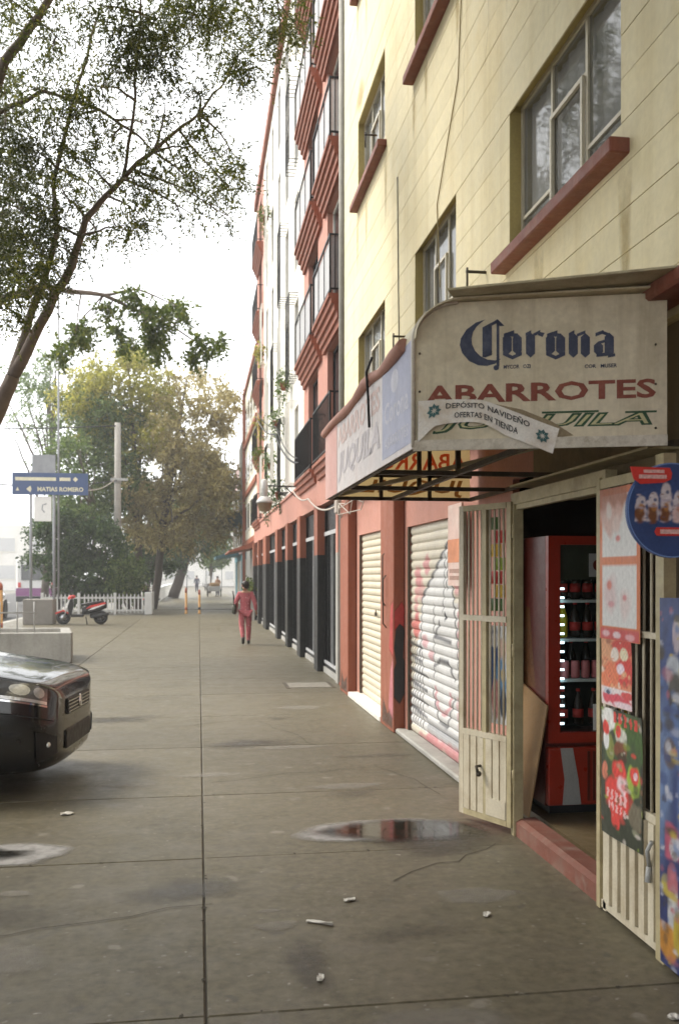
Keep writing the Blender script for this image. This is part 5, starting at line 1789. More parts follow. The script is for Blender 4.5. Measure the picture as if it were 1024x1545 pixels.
# ---- ground floor of the red block
build('beam', bx((2.19, 14.70, 3.02), (2.6, RY1, 3.719)), PINK, RB)
build('beam_lip', bx((2.15, 14.72, 3.66), (2.188, RY1, 3.715)), PINK, RB)
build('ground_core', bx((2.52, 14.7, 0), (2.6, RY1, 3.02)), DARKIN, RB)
piers = [(14.71, 14.95), (16.75, 17.25), (19.7, 20.3), (22.5, 23.1), (25.5, 26.2), (29.9, 31.3), (33.6, 34.2), (36.6, 37.2)]
for k, (a, b) in enumerate(piers):
    px_ = 2.13 if k else 2.2
    build('pier_base', bx((px_ - .002, a, 0), (2.5, b, 2.12), .008), BLACKP if k else GREYW, RB)
    build('pier', bx((px_, a, 2.12), (2.5, b, 3.018)), TERRA if k else PINK, RB)
bar_me = mesh_of('gate_bar', MB().box((-.012, -.012, 0), (.012, .012, 2.30)))
for (p, q) in zip(piers[:-1], piers[1:]):
    a, b = p[1], q[0]
    if b - a < .3:
        continue
    gt = build('iron_gate', bx((2.30, a + .002, .10), (2.315, b - .002, 2.99)), IRON, RB)
    fr = MB()
    fr.box((2.265, a + .003, .10), (2.298, a + .05, 2.98)).box((2.265, b - .05, .10), (2.298, b - .003, 2.98)).box((2.265, a + .05, .10), (2.298, b - .05, .16))
    build('gate_frame', fr, IRON, gt)
    build('transom', bx((2.255, a + .004, 2.46), (2.297, b - .004, 2.53)), M('transom_grey', (.42, .42, .42), rough=.5), gt)
    build('foot_rail', bx((2.255, a + .004, .165), (2.297, b - .004, .215)), M('transom_grey', (.42, .42, .42)), gt)
    build('middle_stile', bx((2.256, (a + b) / 2 - .012, .216), (2.297, (a + b) / 2 + .012, 2.459)), M('transom_grey', (.42, .42, .42)), gt)
    n = max(3, int((b - a) / .22))
    for k in range(1, n):
        if abs(k / n - .5) > .04:
            put('gate_bar', bar_me, IRON, gt, (2.28, a + (b - a) * k / n, .16))
    build('gate_plinth', bx((2.24, a, 0), (2.5, b, .098)), CONC, RB)
# stone ramp block by the pier
build('stone_block', MB().prism([(36.0, 0), (36.0, .95), (38.0, 1.35), (38.0, 0)], 'x', 1.95, 2.14), M('grey_stone', (.36, .32, .28), rough=.8, scale=5), RB)
pt = thing('potted_plant', 'green plant growing over the grey stone block by the black piers', 'plant', (2.05, 37.2, 1.2))
leaf_obj('foliage', sprays([(2.02, 37.2, 1.35, .15, .7, .2, 1)], 90, .22, 8, .1, .035, .1), LF_BRIGHT, pt)
build('pot', bx((1.98, 36.9, 1.18), (2.12, 37.5, 1.32)), TERRA, pt)

# ---- hanging lamp on its bracket
HL = thing('hanging_lamp', 'white bell shaped lamp hanging from a long black wall bracket', 'lamp', (1.5, 21.2, 3.3))
build('bracket_arm', MB().tube([(2.3, 21.2, 3.78), (1.45, 21.2, 3.80)], .018, 6).tube([(2.3, 21.2, 3.45), (1.95, 21.2, 3.78)], .012, 6), IRON, HL)
build('lamp_neck', MB().lathe((1.48, 21.2, 3.55), [(.07, 0), (.07, .36), (.03, .40)], 12), WHITEFENCE, HL)
build('lamp_shade', MB().lathe((1.48, 21.2, 3.40), [(.19, 0), (.185, .04), (.12, .12), (.07, .15)], 16), WHITEFENCE, HL)
build('lamp_cage', MB().lathe((1.48, 21.2, 3.20), [(.06, 0), (.13, .04), (.165, .20), (.17, .199)], 14), M('lamp_amber', (.34, .25, .16), rough=.5), HL)

# ---- junction box and cables at the joint of the two buildings
JB = thing('junction_box', 'dirty grey junction box with loose cables at the joint of the two buildings', 'cable box', (2.15, 14.2, 2.75))
build('box_body', bx((2.08, 14.06, 2.70), (2.2, 14.3, 2.92), .02), M('box_grey', (.36, .31, .27), rough=.7, scale=12), JB)
for k in range(5):
    y = 14.1 - k * .35
    build('loose_cable', MB().tube([(2.12, 14.1, 2.85), (2.10, 14.1 - .5 * (y - 12) / 4, 2.75 + .1 * math.sin(k)), (2.12, 13.9 - k * .45, 2.62 + .18 * (k % 2)), (2.14, 13.6 - k * .5, 2.72 + .2 * (k % 3))], .007, 5), CABLEG, JB)


def cable(name, label, pts, r, mat, sag=0.0, grp=None):
    P_ = []
    for (a, b) in zip(pts[:-1], pts[1:]):
        a, b = Vector(a), Vector(b)
        for i in range(10):
            t_ = i / 10
            q = a.lerp(b, t_)
            q.z -= sag * 4 * t_ * (1 - t_)
            P_.append(q)
    P_.append(Vector(pts[-1]))
    o = build(name, MB().tube(P_, r, 5), mat)
    tag(o, label, 'cable', grp)
    return o


cable('facade_cable', 'pale cable drooping along the pink beam to the junction box', [(2.1, 21.2, 3.75), (2.05, 17.5, 3.2), (2.09, 14.3, 2.82)], .016, CABLEG, .12)
cable('facade_cable', 'thin cable wandering down the yellow wall beside the first floor window', [(2.19, 7.4, 9.2), (2.19, 7.55, 7.0), (2.19, 7.7, 6.0), (2.188, 8.4, 5.2), (2.19, 8.3, 4.4)], .006, M('cable_yellowed', (.36, .29, .15), rough=.7), 0)
cable('facade_cable', 'thin vertical cable near the far edge of the yellow wall', [(2.19, 10.15, 6.2), (2.19, 10.1, 4.9), (2.19, 10.0, 3.2)], .006, CABLE, 0)
cable('facade_cable', 'dark bundled cable running under the balconies of the white facade', [(2.0, 33.0, 7.4), (1.95, 24.0, 5.4), (1.9, 17.7, 3.9)], .022, CABLE, .2)
cable('facade_cable', 'second dark cable stretched above the bundled one along the white facade', [(2.0, 33.0, 7.7), (1.97, 24.0, 5.6), (1.9, 17.8, 4.0)], .013, CABLE, .2)

# ================================================================ buildings farther down the street
B2 = thing('town_building', 'low white building with red string courses beyond the balcony block', 'building', (2.5, 43, 0))
wb = MB()
build('wall', bx((2.35, 37.5, 3.3), (9, 48, 11.0)), M('cream_wall', (.70, .66, .54), rough=.8, scale=1.2, streak=((.5, .46, .36), .5, 3)), B2)
build('ground_wall', bx((2.5, 37.5, 0), (9, 48, 3.3)), WHITEW, B2)
for z_ in (3.2, 5.6, 8.1, 10.9):
    build('string_course', bx((2.25, 37.5, z_), (2.349, 48.05, z_ + .22)), TERRA, B2)
build('end_pilaster', bx((2.22, 47.6, 0), (2.349, 48.1, 11.0)), TERRA, B2)
build('canopy', MB().prism([(2.349, 3.15), (1.2, 2.75), (1.2, 2.68), (2.349, 2.9)], 'y', 37.6, 43.5), TERRA, B2)
for k in range(6):
    a = 38.2 + k * 1.6
    build('white_pillar', bx((2.36, a, 0), (2.499, a + .5, 3.19)), WHITEW, B2)
    build('dark_opening', bx((2.45, a + .55, 0.1), (2.499, a + 1.55, 2.7)), IRON, B2)
for f in (3.9, 6.3, 8.7):
    for k in range(4):
        a = 38.6 + k * 2.3
        w_ = build('window', bx((2.32, a, f), (2.348, a + 1.2, f + 1.3)), WHITEW, B2)
        build('pane', bx((2.30, a + .08, f + .08), (2.319, a + 1.12, f + 1.22)), PANED, w_)
B3 = thing('town_building', 'mauve shop building with a dark green awning farther down the street', 'building', (2.5, 57, 0))
build('wall', bx((2.4, 48.3, 3.0), (10, 66, 8.6)), MAUVE, B3)
build('ground_wall', bx((2.5, 48.3, 0), (10, 66, 3.0)), TEALP, B3)
build('dark_gable', bx((2.2, 48.4, 5.2), (2.399, 52, 8.7)), GREYW, B3)
build('shop_awning', MB().prism([(2.38, 5.3), (.6, 4.75), (.6, 4.5), (2.38, 4.5)], 'y', 50, 55), GRGREEN, B3)
build('shop_awning', MB().prism([(2.38, 3.3), (1.0, 2.9), (1.0, 2.75), (2.38, 2.95)], 'y', 56, 62), TEALP, B3)
for f in (3.4, 5.6):
    for k in range(5):
        a = 52.5 + k * 2.6
        w_ = build('window', bx((2.37, a, f), (2.399, a + 1.3, f + 1.5)), WHITEW, B3)
        build('pane', bx((2.35, a + .1, f + .1), (2.369, a + 1.2, f + 1.4)), PANED, w_)
for k in range(6):
    build('shutter_door', bx((2.44, 49 + k * 2.8, 0), (2.499, 51 + k * 2.8, 2.6)), (CREAM, TEALP, GREYPL)[k % 3], B3)
B4 = thing('town_building', 'pale far building closing the street beyond the trees', 'building', (0, 150, 0))
build('wall', bx((-16, 150, 0), (14, 158, 9)), PALEB, B4)
for f in (1.0, 4.2, 6.6):
    for k in range(9):
        a = -14.5 + k * 3.1
        w_ = build('window', bx((a, 149.93, f), (a + 1.5, 149.99, f + 1.5)), WHITEW, B4)
        build('pane', bx((a + .1, 149.90, f + .1), (a + 1.4, 149.925, f + 1.4)), M('washed_out_pane', (.5, .5, .5)), w_)  # pane colour paled to paint in the washed-out distance
B5 = thing('town_building', 'pale office block behind the bus across the road', 'building', (-29, 130, -.15))
build('wall', bx((-40, 120, -.15), (-18, 140, 8.0)), PALEB, B5)
for f in (1.2, 4.6):
    for k in range(6):
        a = -39 + k * 3.6
        w_ = build('window', bx((a, 119.92, f), (a + 2.2, 119.99, f + 1.9)), WHITEW, B5)
        build('pane', bx((a + .12, 119.89, f + .12), (a + 2.08, 119.915, f + 1.78)), M('washed_out_pane', (.5, .5, .5), rough=.4), w_)  # panes lightened to imitate haze and overexposure, not a blind
# ================================================================ left side: car
CAR = thing('parked_car', 'black sedan parked across the pavement, its nose and headlight in view', 'car', (0, 0, 0))
ST = [  # x, half width, z bottom, z belt (widest), z top edge, top half width, z crown
    (0.00, .46, .24, .46, .64, .46, .66), (-.03, .60, .18, .47, .69, .58, .71), (-.10, .73, .14, .50, .735, .66, .765), (-.22, .81, .12, .53, .765, .72, .80), (-.45, .87, .11, .56, .80, .76, .838),
    (-.80, .89, .12, .59, .84, .77, .88), (-1.25, .90, .15, .62, .90, .77, .94), (-2.2, .905, .17, .63, .94, .78, .96), (-3.2, .90, .17, .64, .96, .78, .98), (-3.9, .88, .18, .65, .97, .74, .99), (-4.35, .82, .22, .66, .96, .68, .98), (-4.55, .70, .30, .62, .90, .6, .92)]


def ring(st):
    x, wd, zb, zm, ze, tw, zc = st
    half = [(wd * .80, zb), (wd * .95, zb + .07), (wd, zm - .1), (wd * 1.005, zm), (wd * .985, (zm + ze) / 2 + .02), (tw + .03, ze - .012), (tw, ze + .006), (tw * .6, zc - .008), (0, zc)]
    return [(x, -y, z) for y, z in half] + [(x, y, z) for y, z in reversed(half[:-1])]


rings = [ring(s_) for s_ in ST]
nr = len(rings[0])
cb = MB()
vs = [p for r_ in rings for p in r_]
fs = [(i * nr + k, i * nr + k + 1, (i + 1) * nr + k + 1, (i + 1) * nr + k) for i in range(len(rings) - 1) for k in range(nr - 1)]
fs += [(i * nr + nr - 1, i * nr, (i + 1) * nr, (i + 1) * nr + nr - 1) for i in range(len(rings) - 1)]
fs += [tuple(reversed(range(nr))), tuple((len(rings) - 1) * nr + k for k in range(nr))]
cb.add(vs, fs, True)
bo = build('body', cb, CARB, CAR)
md = bo.modifiers.new('round', 'SUBSURF')
md.levels = md.render_levels = 2


def cr(p0, p1, p2, p3, t_):
    return .5 * ((2 * p1) + (p2 - p0) * t_ + (2 * p0 - 5 * p1 + 4 * p2 - p3) * t_ ** 2 + (3 * p1 - p0 - 3 * p2 + p3) * t_ ** 3)


def surf(i, k):
    """point on the body; i along the stations, k round the ring"""
    i0 = max(0, min(len(rings) - 2, int(i)))
    k0 = max(0, min(nr - 2, int(k)))
    a, b = i - i0, k - k0
    g = lambda ii, kk: Vector(rings[max(0, min(len(rings) - 1, ii))][max(0, min(nr - 1, kk))])
    rows_ = [cr(g(ii, k0 - 1), g(ii, k0), g(ii, k0 + 1), g(ii, k0 + 2), b) for ii in range(i0 - 1, i0 + 3)]
    return cr(*rows_, a)


def patch(name, i0, i1, k0, k1, off, mat, par, n=8, shape=None):
    mb = MB()
    vs = []
    for a in range(n + 1):
        for b in range(n + 1):
            ii, kk = i0 + (i1 - i0) * a / n, k0 + (k1 - k0) * b / n
            if shape:
                ii, kk = shape(a / n, b / n, i0, i1, k0, k1)
            p = surf(ii, kk)
            e = .02
            nn = (surf(ii + e, kk) - surf(ii - e, kk)).cross(surf(ii, kk + e) - surf(ii, kk - e))
            nn.normalize()
            c0 = Vector((-2, 0, .55))
            if nn.dot(p - c0) < 0:
                nn = -nn
            vs.append(p + nn * off)
    mb.add(vs, [(a * (n + 1) + b, (a + 1) * (n + 1) + b, (a + 1) * (n + 1) + b + 1, a * (n + 1) + b + 1) for a in range(n) for b in range(n)], True)
    return build(name, mb, mat, par)


LAMPC = M('lamp_cover', (0.26, 0.26, 0.27), rough=0.10, bump=0.3, bscale=22, metal=0.6, coat=1.0, spec=0.8)
# cabin
cab = MB()
CS = [(-1.28, .74, .94, .70, .95), (-1.75, .75, .95, .60, 1.22), (-2.15, .76, .96, .55, 1.40), (-2.7, .77, .96, .55, 1.44), (-3.3, .76, .97, .54, 1.38), (-3.85, .73, .97, .56, 1.16), (-4.2, .70, .96, .62, 1.0)]
vs, fs = [], []
for (x, wb_, zb, wt, zt) in CS:
    vs += [(x, -wb_, zb - .03), (x, -wt, zt), (x, 0, zt + .03), (x, wt, zt), (x, wb_, zb - .03)]
for i in range(len(CS) - 1):
    for k in range(4):
        fs.append((i * 5 + k, i * 5 + k + 1, (i + 1) * 5 + k + 1, (i + 1) * 5 + k))
cab.add(vs, fs, True)
build('windows', cab, PANED, CAR)
rfm = MB()
vs, fs = [], []
for (x, wb_, zb, wt, zt) in CS[1:6]:
    vs += [(x, -wt - .01, zt + .004), (x, 0, zt + .04), (x, wt + .01, zt + .004)]
for i in range(4):
    for k in range(2):
        fs.append((i * 3 + k, i * 3 + k + 1, (i + 1) * 3 + k + 1, (i + 1) * 3 + k))
rfm.add(vs, fs, True)
build('roof', rfm, CARB, CAR)
for sgn in (1, -1):
    K = (lambda k: k) if sgn < 0 else (lambda k: nr - 1 - k)
    hl_ = patch('headlight', 1.7, 4.5, K(3.75), K(4.95), .006, LAMPC, CAR, 10)
    for ii, ri in ((2.25, .34), (3.15, .40)):
        patch('lamp_bowl', 0, 1, 0, 1, .010, LAMPG, hl_, 12, lambda a_, b_, *q, ii=ii, ri=ri: (ii + ri * a_ * math.cos(6.2832 * b_), K(4.42 + .36 * a_ * math.sin(6.2832 * b_))))
    patch('lamp_bowl', 3.95, 4.35, K(4.3), K(4.75), .010, M('amber_lens', (.62, .24, .05), rough=.15, bump=0, coat=1.0), hl_, 5)
    patch('running_light', 1.75, 4.4, K(3.8), K(3.95), .012, LAMPG, hl_, 8)
    patch('headlight_rim', 1.7, 4.5, K(3.68), K(3.76), .008, CHROME, CAR, 8)
    patch('bonnet_gap', 1.3, 6.0, K(5.35), K(5.43), .003, CARTRIM, CAR, 10)
    patch('bumper_gap', 1.2, 4.6, K(3.1), K(3.16), .003, CARTRIM, CAR, 10)
    patch('air_intake', .9, 2.4, K(1.2), K(2.2), .006, CARTRIM, CAR, 6)
    fl = surf(1.6, K(1.7))
    build('fog_lamp', MB().ball(fl, (.022, .022, .02), 10, 6), LAMPG, CAR)
grm = MB()
grm.box((-.01, -.36, .50), (.012, .36, .61), .01)
gr = build('grille', grm, CARTRIM, CAR)
for k in range(4):
    build('grille_bar', bx((.0125, -.35, .515 + k * .024), (.018, .35, .523 + k * .024)), CHROME, gr)
build('badge', MB().lathe((.016, 0, .56), [(.05, 0), (.045, .008), (0, .01)], 20, 'x'), CHROME, CAR)
build('lower_grille', bx((-.012, -.40, .27), (.008, .40, .40), .01), CARTRIM, CAR)
for x in (-.93, -3.65):
    for sgn in (1, -1):
        wh_ = bpy.data.objects.new('wheel', None)
        COL.objects.link(wh_)
        wh_.parent = CAR
        wh_.location = (x, sgn * .81, .325)
        ORG[wh_] = Vector((x, sgn * .81, .325))
        build('tyre', MB().torus((x, sgn * .81, .325), .235, .09, 'y', 32, 10), TYRE, wh_)
        rm = MB().lathe((x, sgn * .81, .325), [(.21, -.06), (.20, .06)], 24, 'y')
        for k in range(5):
            a_ = k * 2 * math.pi / 5
            rm.bar((x, sgn * .885, .325), (x + .19 * math.cos(a_), sgn * .88, .325 + .19 * math.sin(a_)), .05, .03, (0, 1, 0))
        build('rim', rm, RIM, wh_)
        build('wheel_arch', MB().torus((x, sgn * .905, .325), .345, .014, 'y', 32, 6), CARTRIM, CAR)
        build('arch_shadow_lining', MB().lathe((x, sgn * .84, .325), [(0, -.062), (.335, -.062), (.335, .062), (0, .062)], 28, 'y', False), CARTRIM, CAR)
build('side_mirror', MB().ball((-1.5, -1.0, 1.0), (.07, .1, .07)), CARB, CAR)
build('side_mirror', MB().ball((-1.5, 1.0, 1.0), (.07, .1, .07)), CARB, CAR)
CAR.location = (-1.03, 8.27, 0)
CAR.rotation_euler = (0, 0, R(-7))
CAR.scale = (1, 1, 1.2)

# ---- grey concrete block with a grate, further up the pavement
CBK = thing('concrete_planter', 'pale grey concrete block with thin rods on top behind the black car', 'planter', (-4.2, 20.6, 0))
build('block_wall', MB().box((-6.2, 19.2, 0), (-2.52, 19.42, .60), .015).prism([(-2.552, 19.421), (-2.78, 20.9), (-2.98, 20.9), (-2.752, 19.421)], 'z', 0, .598).box((-6.2, 20.901, 0), (-2.79, 21.1, .60), .015).box((-6.2, 19.421, 0), (-6.0, 20.9, .6), .015), CONC, CBK)
build('block_fill', MB().prism([(-5.999, 19.421), (-2.76, 19.421), (-2.985, 20.9), (-5.999, 20.9)], 'z', 0, .5), M('pale_grit', (.38, .36, .32), rough=.9, scale=5), CBK)
rd_me = mesh_of('rod', MB().tube([(0, 0, 0), (0, 0, .62)], .014, 6))
for k in range(9):
    put('rod', rd_me, GREYPL, CBK, (-5.9 + k * .33, 19.33, .6))
build('handrail', MB().tube([(-6.1, 19.33, 1.0), (-3.2, 19.33, 1.0)], .016, 6), GREYPL, CBK)

# ---- direction sign on two posts
DS = thing('direction_sign', 'blue street direction sign across two grey posts on a concrete foot', 'street sign', (-5.6, 34.4, 0))
build('concrete_foot', MB().box((-6.13, 34.0, 0), (-5.1, 34.9, .90), .02), M('dark_concrete', (.20, .185, .165), rough=.85, scale=5), DS)
for x in (-5.92, -5.12):
    build('post', MB().tube([(x, 34.4, .9), (x, 34.4, 5.5)], .05, 8), SIGNG, DS)
build('post', MB().tube([(-4.98, 34.5, .9), (-4.98, 34.5, 12.2)], .035, 8), SIGNG, DS)
build('top_panel', bx((-5.86, 34.30, 5.40), (-5.06, 34.345, 6.05)), SIGNG, DS)
bb_ = build('blue_board', bx((-6.53, 34.26, 4.62), (-3.92, 34.299, 5.40)), SIGNB, DS)
pS = Plane((-6.53, 34.26, 4.62), (1, 0, 0), (0, 0, 1))
tx = MB()
pS.text(tx, 'MATIAS ROMERO', .86, .12, 2.45, .28, .003, bold=.03)
pS.poly(tx, [(.48, .2), (.62, .32), (.66, .2), (.62, .08)], .003)
pS.poly(tx, [(.12, .14), (.18, .27), (.24, .14)], .003)
pS.rect(tx, .10, .50, 1.5, .62, .003)
pS.rect(tx, 1.62, .50, 2.0, .62, .003)
pS.poly(tx, [(2.08, .56), (2.17, .65), (2.26, .56), (2.17, .47)], .003)
build('sign_lettering', tx, SIGNY, bb_)
wp = build('white_panel', bx((-5.80, 34.33, 3.68), (-5.2, 34.345, 4.56)), WHITEP, DS)
pW = Plane((-5.8, 34.33, 3.68), (1, 0, 0), (0, 0, 1))
tx = MB()
pW.stroke(tx, [(.42, .62), (.30, .58), (.28, .42), (.36, .32)], .04, .003)
build('panel_mark', tx, SIGNG, wp)

# ---- scooter
SCO = thing('scooter', 'black scooter with red and white panels parked by the white fence', 'scooter', (0, 0, 0))


def wheel(par, x, r, tr, rimc=RIM):
    e = bpy.data.objects.new('wheel', None)
    COL.objects.link(e)
    e.parent = par
    e.location = (x, 0, r)
    ORG[e] = Vector((x, 0, r))
    build('tyre', MB().torus((x, 0, r), r - tr, tr, 'y', 24, 8), TYRE, e)
    m_ = MB().lathe((x, 0, r), [(r - tr * 1.6, -.03), (r - tr * 1.6, .03)], 18, 'y')
    for k in range(3):
        a_ = k * 2.094
        m_.bar((x, 0, r), (x + (r - tr) * math.cos(a_), 0, r + (r - tr) * math.sin(a_)), .05, .03, (0, 1, 0))
    build('rim', m_, rimc, e)


wheel(SCO, -.62, .25, .065)
wheel(SCO, .66, .25, .07)


def loft(secs, smooth=True, n=10):
    """secs: (x, y half, z low, z high) superellipse rings"""
    mb = MB()
    vs, fs = [], []
    for (x, hy, z0, z1) in secs:
        for k in range(n):
            t_ = 2 * math.pi * k / n
            c, s_ = math.cos(t_), math.sin(t_)
            vs.append((x, hy * math.copysign(abs(c) ** .7, c), (z0 + z1) / 2 + (z1 - z0) / 2 * math.copysign(abs(s_) ** .7, s_)))
    for i in range(len(secs) - 1):
        for k in range(n):
            fs.append((i * n + k, i * n + (k + 1) % n, (i + 1) * n + (k + 1) % n, (i + 1) * n + k))
    fs += [tuple(range(n)), tuple((len(secs) - 1) * n + k for k in reversed(range(n)))]
    return mb.add(vs, fs, smooth)


build('rear_body', loft([(.02, .12, .35, .60), (.25, .17, .36, .72), (.6, .17, .45, .76), (.88, .08, .58, .80)]), CARTRIM, SCO)
build('red_panel', MB().prism([(.15, .56), (.35, .60), (.86, .74), (.80, .79), (.32, .68)], 'y', -.178, .178), REDPR, SCO)
build('white_panel', MB().prism([(.22, .50), (.45, .55), (.80, .70), (.78, .735), (.38, .60)], 'y', -.175, .175), WHITEP, SCO)
build('seat', loft([(.0, .10, .66, .74), (.2, .15, .68, .79), (.5, .14, .72, .83), (.78, .10, .76, .86)]), BLKLEATH, SCO)
build('footboard', MB().box((-.36, -.17, .27), (.08, .17, .36), .02), CARTRIM, SCO)
build('front_shield', MB().prism([(-.42, .30), (-.34, .34), (-.26, .70), (-.30, .92), (-.38, .90), (-.46, .66)], 'y', -.17, .17), CARTRIM, SCO)
build('white_fairing', MB().prism([(-.56, .60), (-.40, .66), (-.30, .88), (-.36, .93), (-.52, .74)], 'y', -.155, .155), WHITEP, SCO)
build('front_fender', MB().prism([(-.90, .42), (-.62, .53), (-.38, .40), (-.40, .36), (-.62, .48), (-.86, .38)], 'y', -.07, .07), REDPR, SCO)
build('fork', MB().tube([(-.62, .06, .25), (-.40, .06, .75)], .025, 6).tube([(-.62, -.06, .25), (-.40, -.06, .75)], .025, 6), GREYPL, SCO)
build('handlebar', MB().tube([(-.28, -.33, 1.0), (-.34, -.1, .98), (-.34, .1, .98), (-.28, .33, 1.0)], .017, 6), CARTRIM, SCO)
build('headlight_cowl', loft([(-.46, .05, .90, .96), (-.40, .11, .88, 1.04), (-.28, .1, .92, 1.05), (-.2, .05, .96, 1.02)]), REDPR, SCO)
for s_ in (1, -1):
    build('mirror', MB().tube([(-.3, s_ * .25, 1.0), (-.33, s_ * .30, 1.18)], .008, 5).ball((-.33, s_ * .32, 1.21), (.02, .06, .04), 8, 6), CARTRIM, SCO)
build('exhaust', MB().tube([(.3, -.2, .28), (.75, -.21, .34), (.95, -.2, .38)], [.03, .05, .045], 8), CARTRIM, SCO)
build('engine', MB().box((.30, -.14, .22), (.75, .14, .42), .04), CARTRIM, SCO)
build('stand', MB().tube([(.15, .1, .28), (.2, .18, .0)], .014, 5).tube([(.15, -.1, .28), (.2, -.18, .0)], .014, 5), CARTRIM, SCO)
SCO.location = (-4.12, 34.0, 0)
SCO.rotation_euler = (0, 0, R(4))
mc = copy_tree(SCO, (-2.75, 54.0, 0), R(70), 'black motor scooter parked end on beyond the white fence corner')
mc.name = 'scooter.001'
# yellow bag on the far scooter
tag(build('delivery_bag', loft([(-.2, .18, 0, .2), (0, .2, -.05, .3), (.2, .17, 0, .22)]), YELPR), 'yellow bag resting on the far scooter', 'bag')
bpy.data.objects['delivery_bag'].location = (-2.95, 53.4, .82)

# ---- white fence round the shrubs
WF = thing('white_fence', 'low white picket fence round the shrubs behind the scooter', 'fence', (-4.4, 42, 0))
for x in (-6.75, -5.2, -3.65):
    build('fence_post', bx((x - .06, 41.94, 0), (x + .06, 42.06, .98), .01), WHITEFENCE, WF)
build('corner_post', bx((-2.36, 41.8, 0), (-2.02, 42.3, 1.0), .03), WHITEFENCE, WF)
for z_ in (.16, .72):
    build('fence_rail', bx((-6.7, 41.97, z_), (-2.37, 42.03, z_ + .08)), WHITEFENCE, WF)
pm_ = mesh_of('picket', MB().prism([(-.028, .08), (.028, .08), (.028, .86), (0, .95), (-.028, .86)], 'y', -.012, .012))
for k in range(26):
    x = -6.6 + k * .165
    if min(abs(x - q) for q in (-5.2, -3.65)) > .09:
        put('picket', pm_, WHITEFENCE, WF, (x, 41.95, 0))
for k in range(14):
    o = put('picket', pm_, WHITEFENCE, WF, (-2.2, 42.5 + k * .35, 0))
    o.rotation_euler = (0, 0, R(90))
build('fence_kerb', bx((-6.9, 42.05, 0), (-2.4, 42.3, .14)), KERB, WF)
WL = thing('garden_wall', 'low white wall along the far planting strip beyond the scooters', 'wall', (-2.7, 75, 0))
build('wall_body', bx((-2.95, 62, 0), (-2.6, 95, .85), .02), WHITEW, WL)
build('wall_cap', bx((-3.0, 61.9, .851), (-2.55, 95.1, .92), .01), WHITEFENCE, WL)

# ---- bollards
def bollard(x, y, h_, label, r=.055):
    b_ = thing('bollard', label, 'bollard', (x, y, 0), 'orange bollards on the pavement')
    build('bollard_post', MB().lathe((x, y, 0), [(r * 1.4, 0), (r * 1.4, .03), (r, .04), (r, h_ - .25)], 10), BOLL, b_)
    build('bollard_cap', MB().lathe((x, y, h_ - .25), [(r, 0), (r, .14), (r * .5, .22), (0, .25)], 10), BOLLR, b_)
    build('bollard_band', MB().lathe((x, y, .18), [(r + .003, 0), (r + .003, .12)], 10), BLACKP if x > -.2 else BOLLR, b_)


bollard(-.57, 42.8, 1.2, 'orange bollard with a red cap, left one of the pair on the path')
bollard(.03, 42.8, 1.12, 'orange bollard with a dark band, right one of the pair on the path')
bollard(-5.95, 29.4, 1.55, 'tall orange bollard alone at the roadside left of the blue sign', .075)

# ---- utility pole and wires
UP = thing('utility_pole', 'grey concrete utility pole rising out of the trees', 'pole', (-3.78, 44.9, 0))
build('pole_shaft', MB().tube([(-3.78, 44.9, 0), (-3.78, 44.9, 8.95)], [.19, .14], 12), POLEW, UP)
build('cross_arm', MB().box((-4.1, 44.7, 6.2), (-3.3, 44.8, 6.32)), GREYPL, UP)
build('clamp', MB().lathe((-3.78, 44.9, 6.1), [(.175, 0), (.175, .22)], 12), GREYPL, UP)
cable('street_cable', 'drooping grey cable from the concrete pole towards the left', [(-3.8, 44.7, 6.2), (-16, 30, 7.2)], .025, CABLE, 1.2, 'cables over the street')
cable('street_cable', 'upper cable crossing level from the left to the trees', [(-3.78, 44.8, 8.8), (-22, 46, 8.6)], .03, CABLE, .2, 'cables over the street')
cable('street_cable', 'pale looped cable between the pole and the blue sign', [(-3.9, 44.7, 6.25), (-5.0, 34.5, 5.3)], .02, CABLEG, .5, 'cables over the street')
cable('street_cable', 'thin cable rising from the trees across the white sky', [(1.9, 37, 11.2), (-4.2, 45, 17.5)], .018, CABLE, .1, 'cables over the street')

# ---- bus
BUS = thing('city_bus', 'white bus with a purple band standing on the road beyond the sign', 'bus', (-9.6, 61, -.13))
bu = MB().box((-11.2, 60, .22), (-8.75, 70, 2.75), .08)
build('body', bu, WHITEP, BUS)
build('purple_band', bx((-11.22, 59.98, .45), (-8.73, 70.01, .95)), PURP, BUS)
build('rear_window', bx((-10.9, 59.95, 1.45), (-9.05, 59.985, 2.4)), PANED, BUS)
for x in (-11.0, -9.0):
    build('tail_light', bx((x - .08, 59.94, 1.0), (x + .08, 59.99, 1.3)), REDPR, BUS)
build('bumper', bx((-11.2, 59.85, .1), (-8.75, 59.999, .44), .03), CARTRIM, BUS)
for x in (-10.9, -9.0):
    for y in (62, 68):
        w_ = build('tyre', MB().torus((x, y, .35), .36, .13, 'x', 20, 8), TYRE, BUS)
# small cars on the road at the far left
cv = copy_tree(CAR, (-9.3, 39, -.13), R(-90), 'dark car driving away on the road at the left edge')
cv.name = 'parked_car.001'

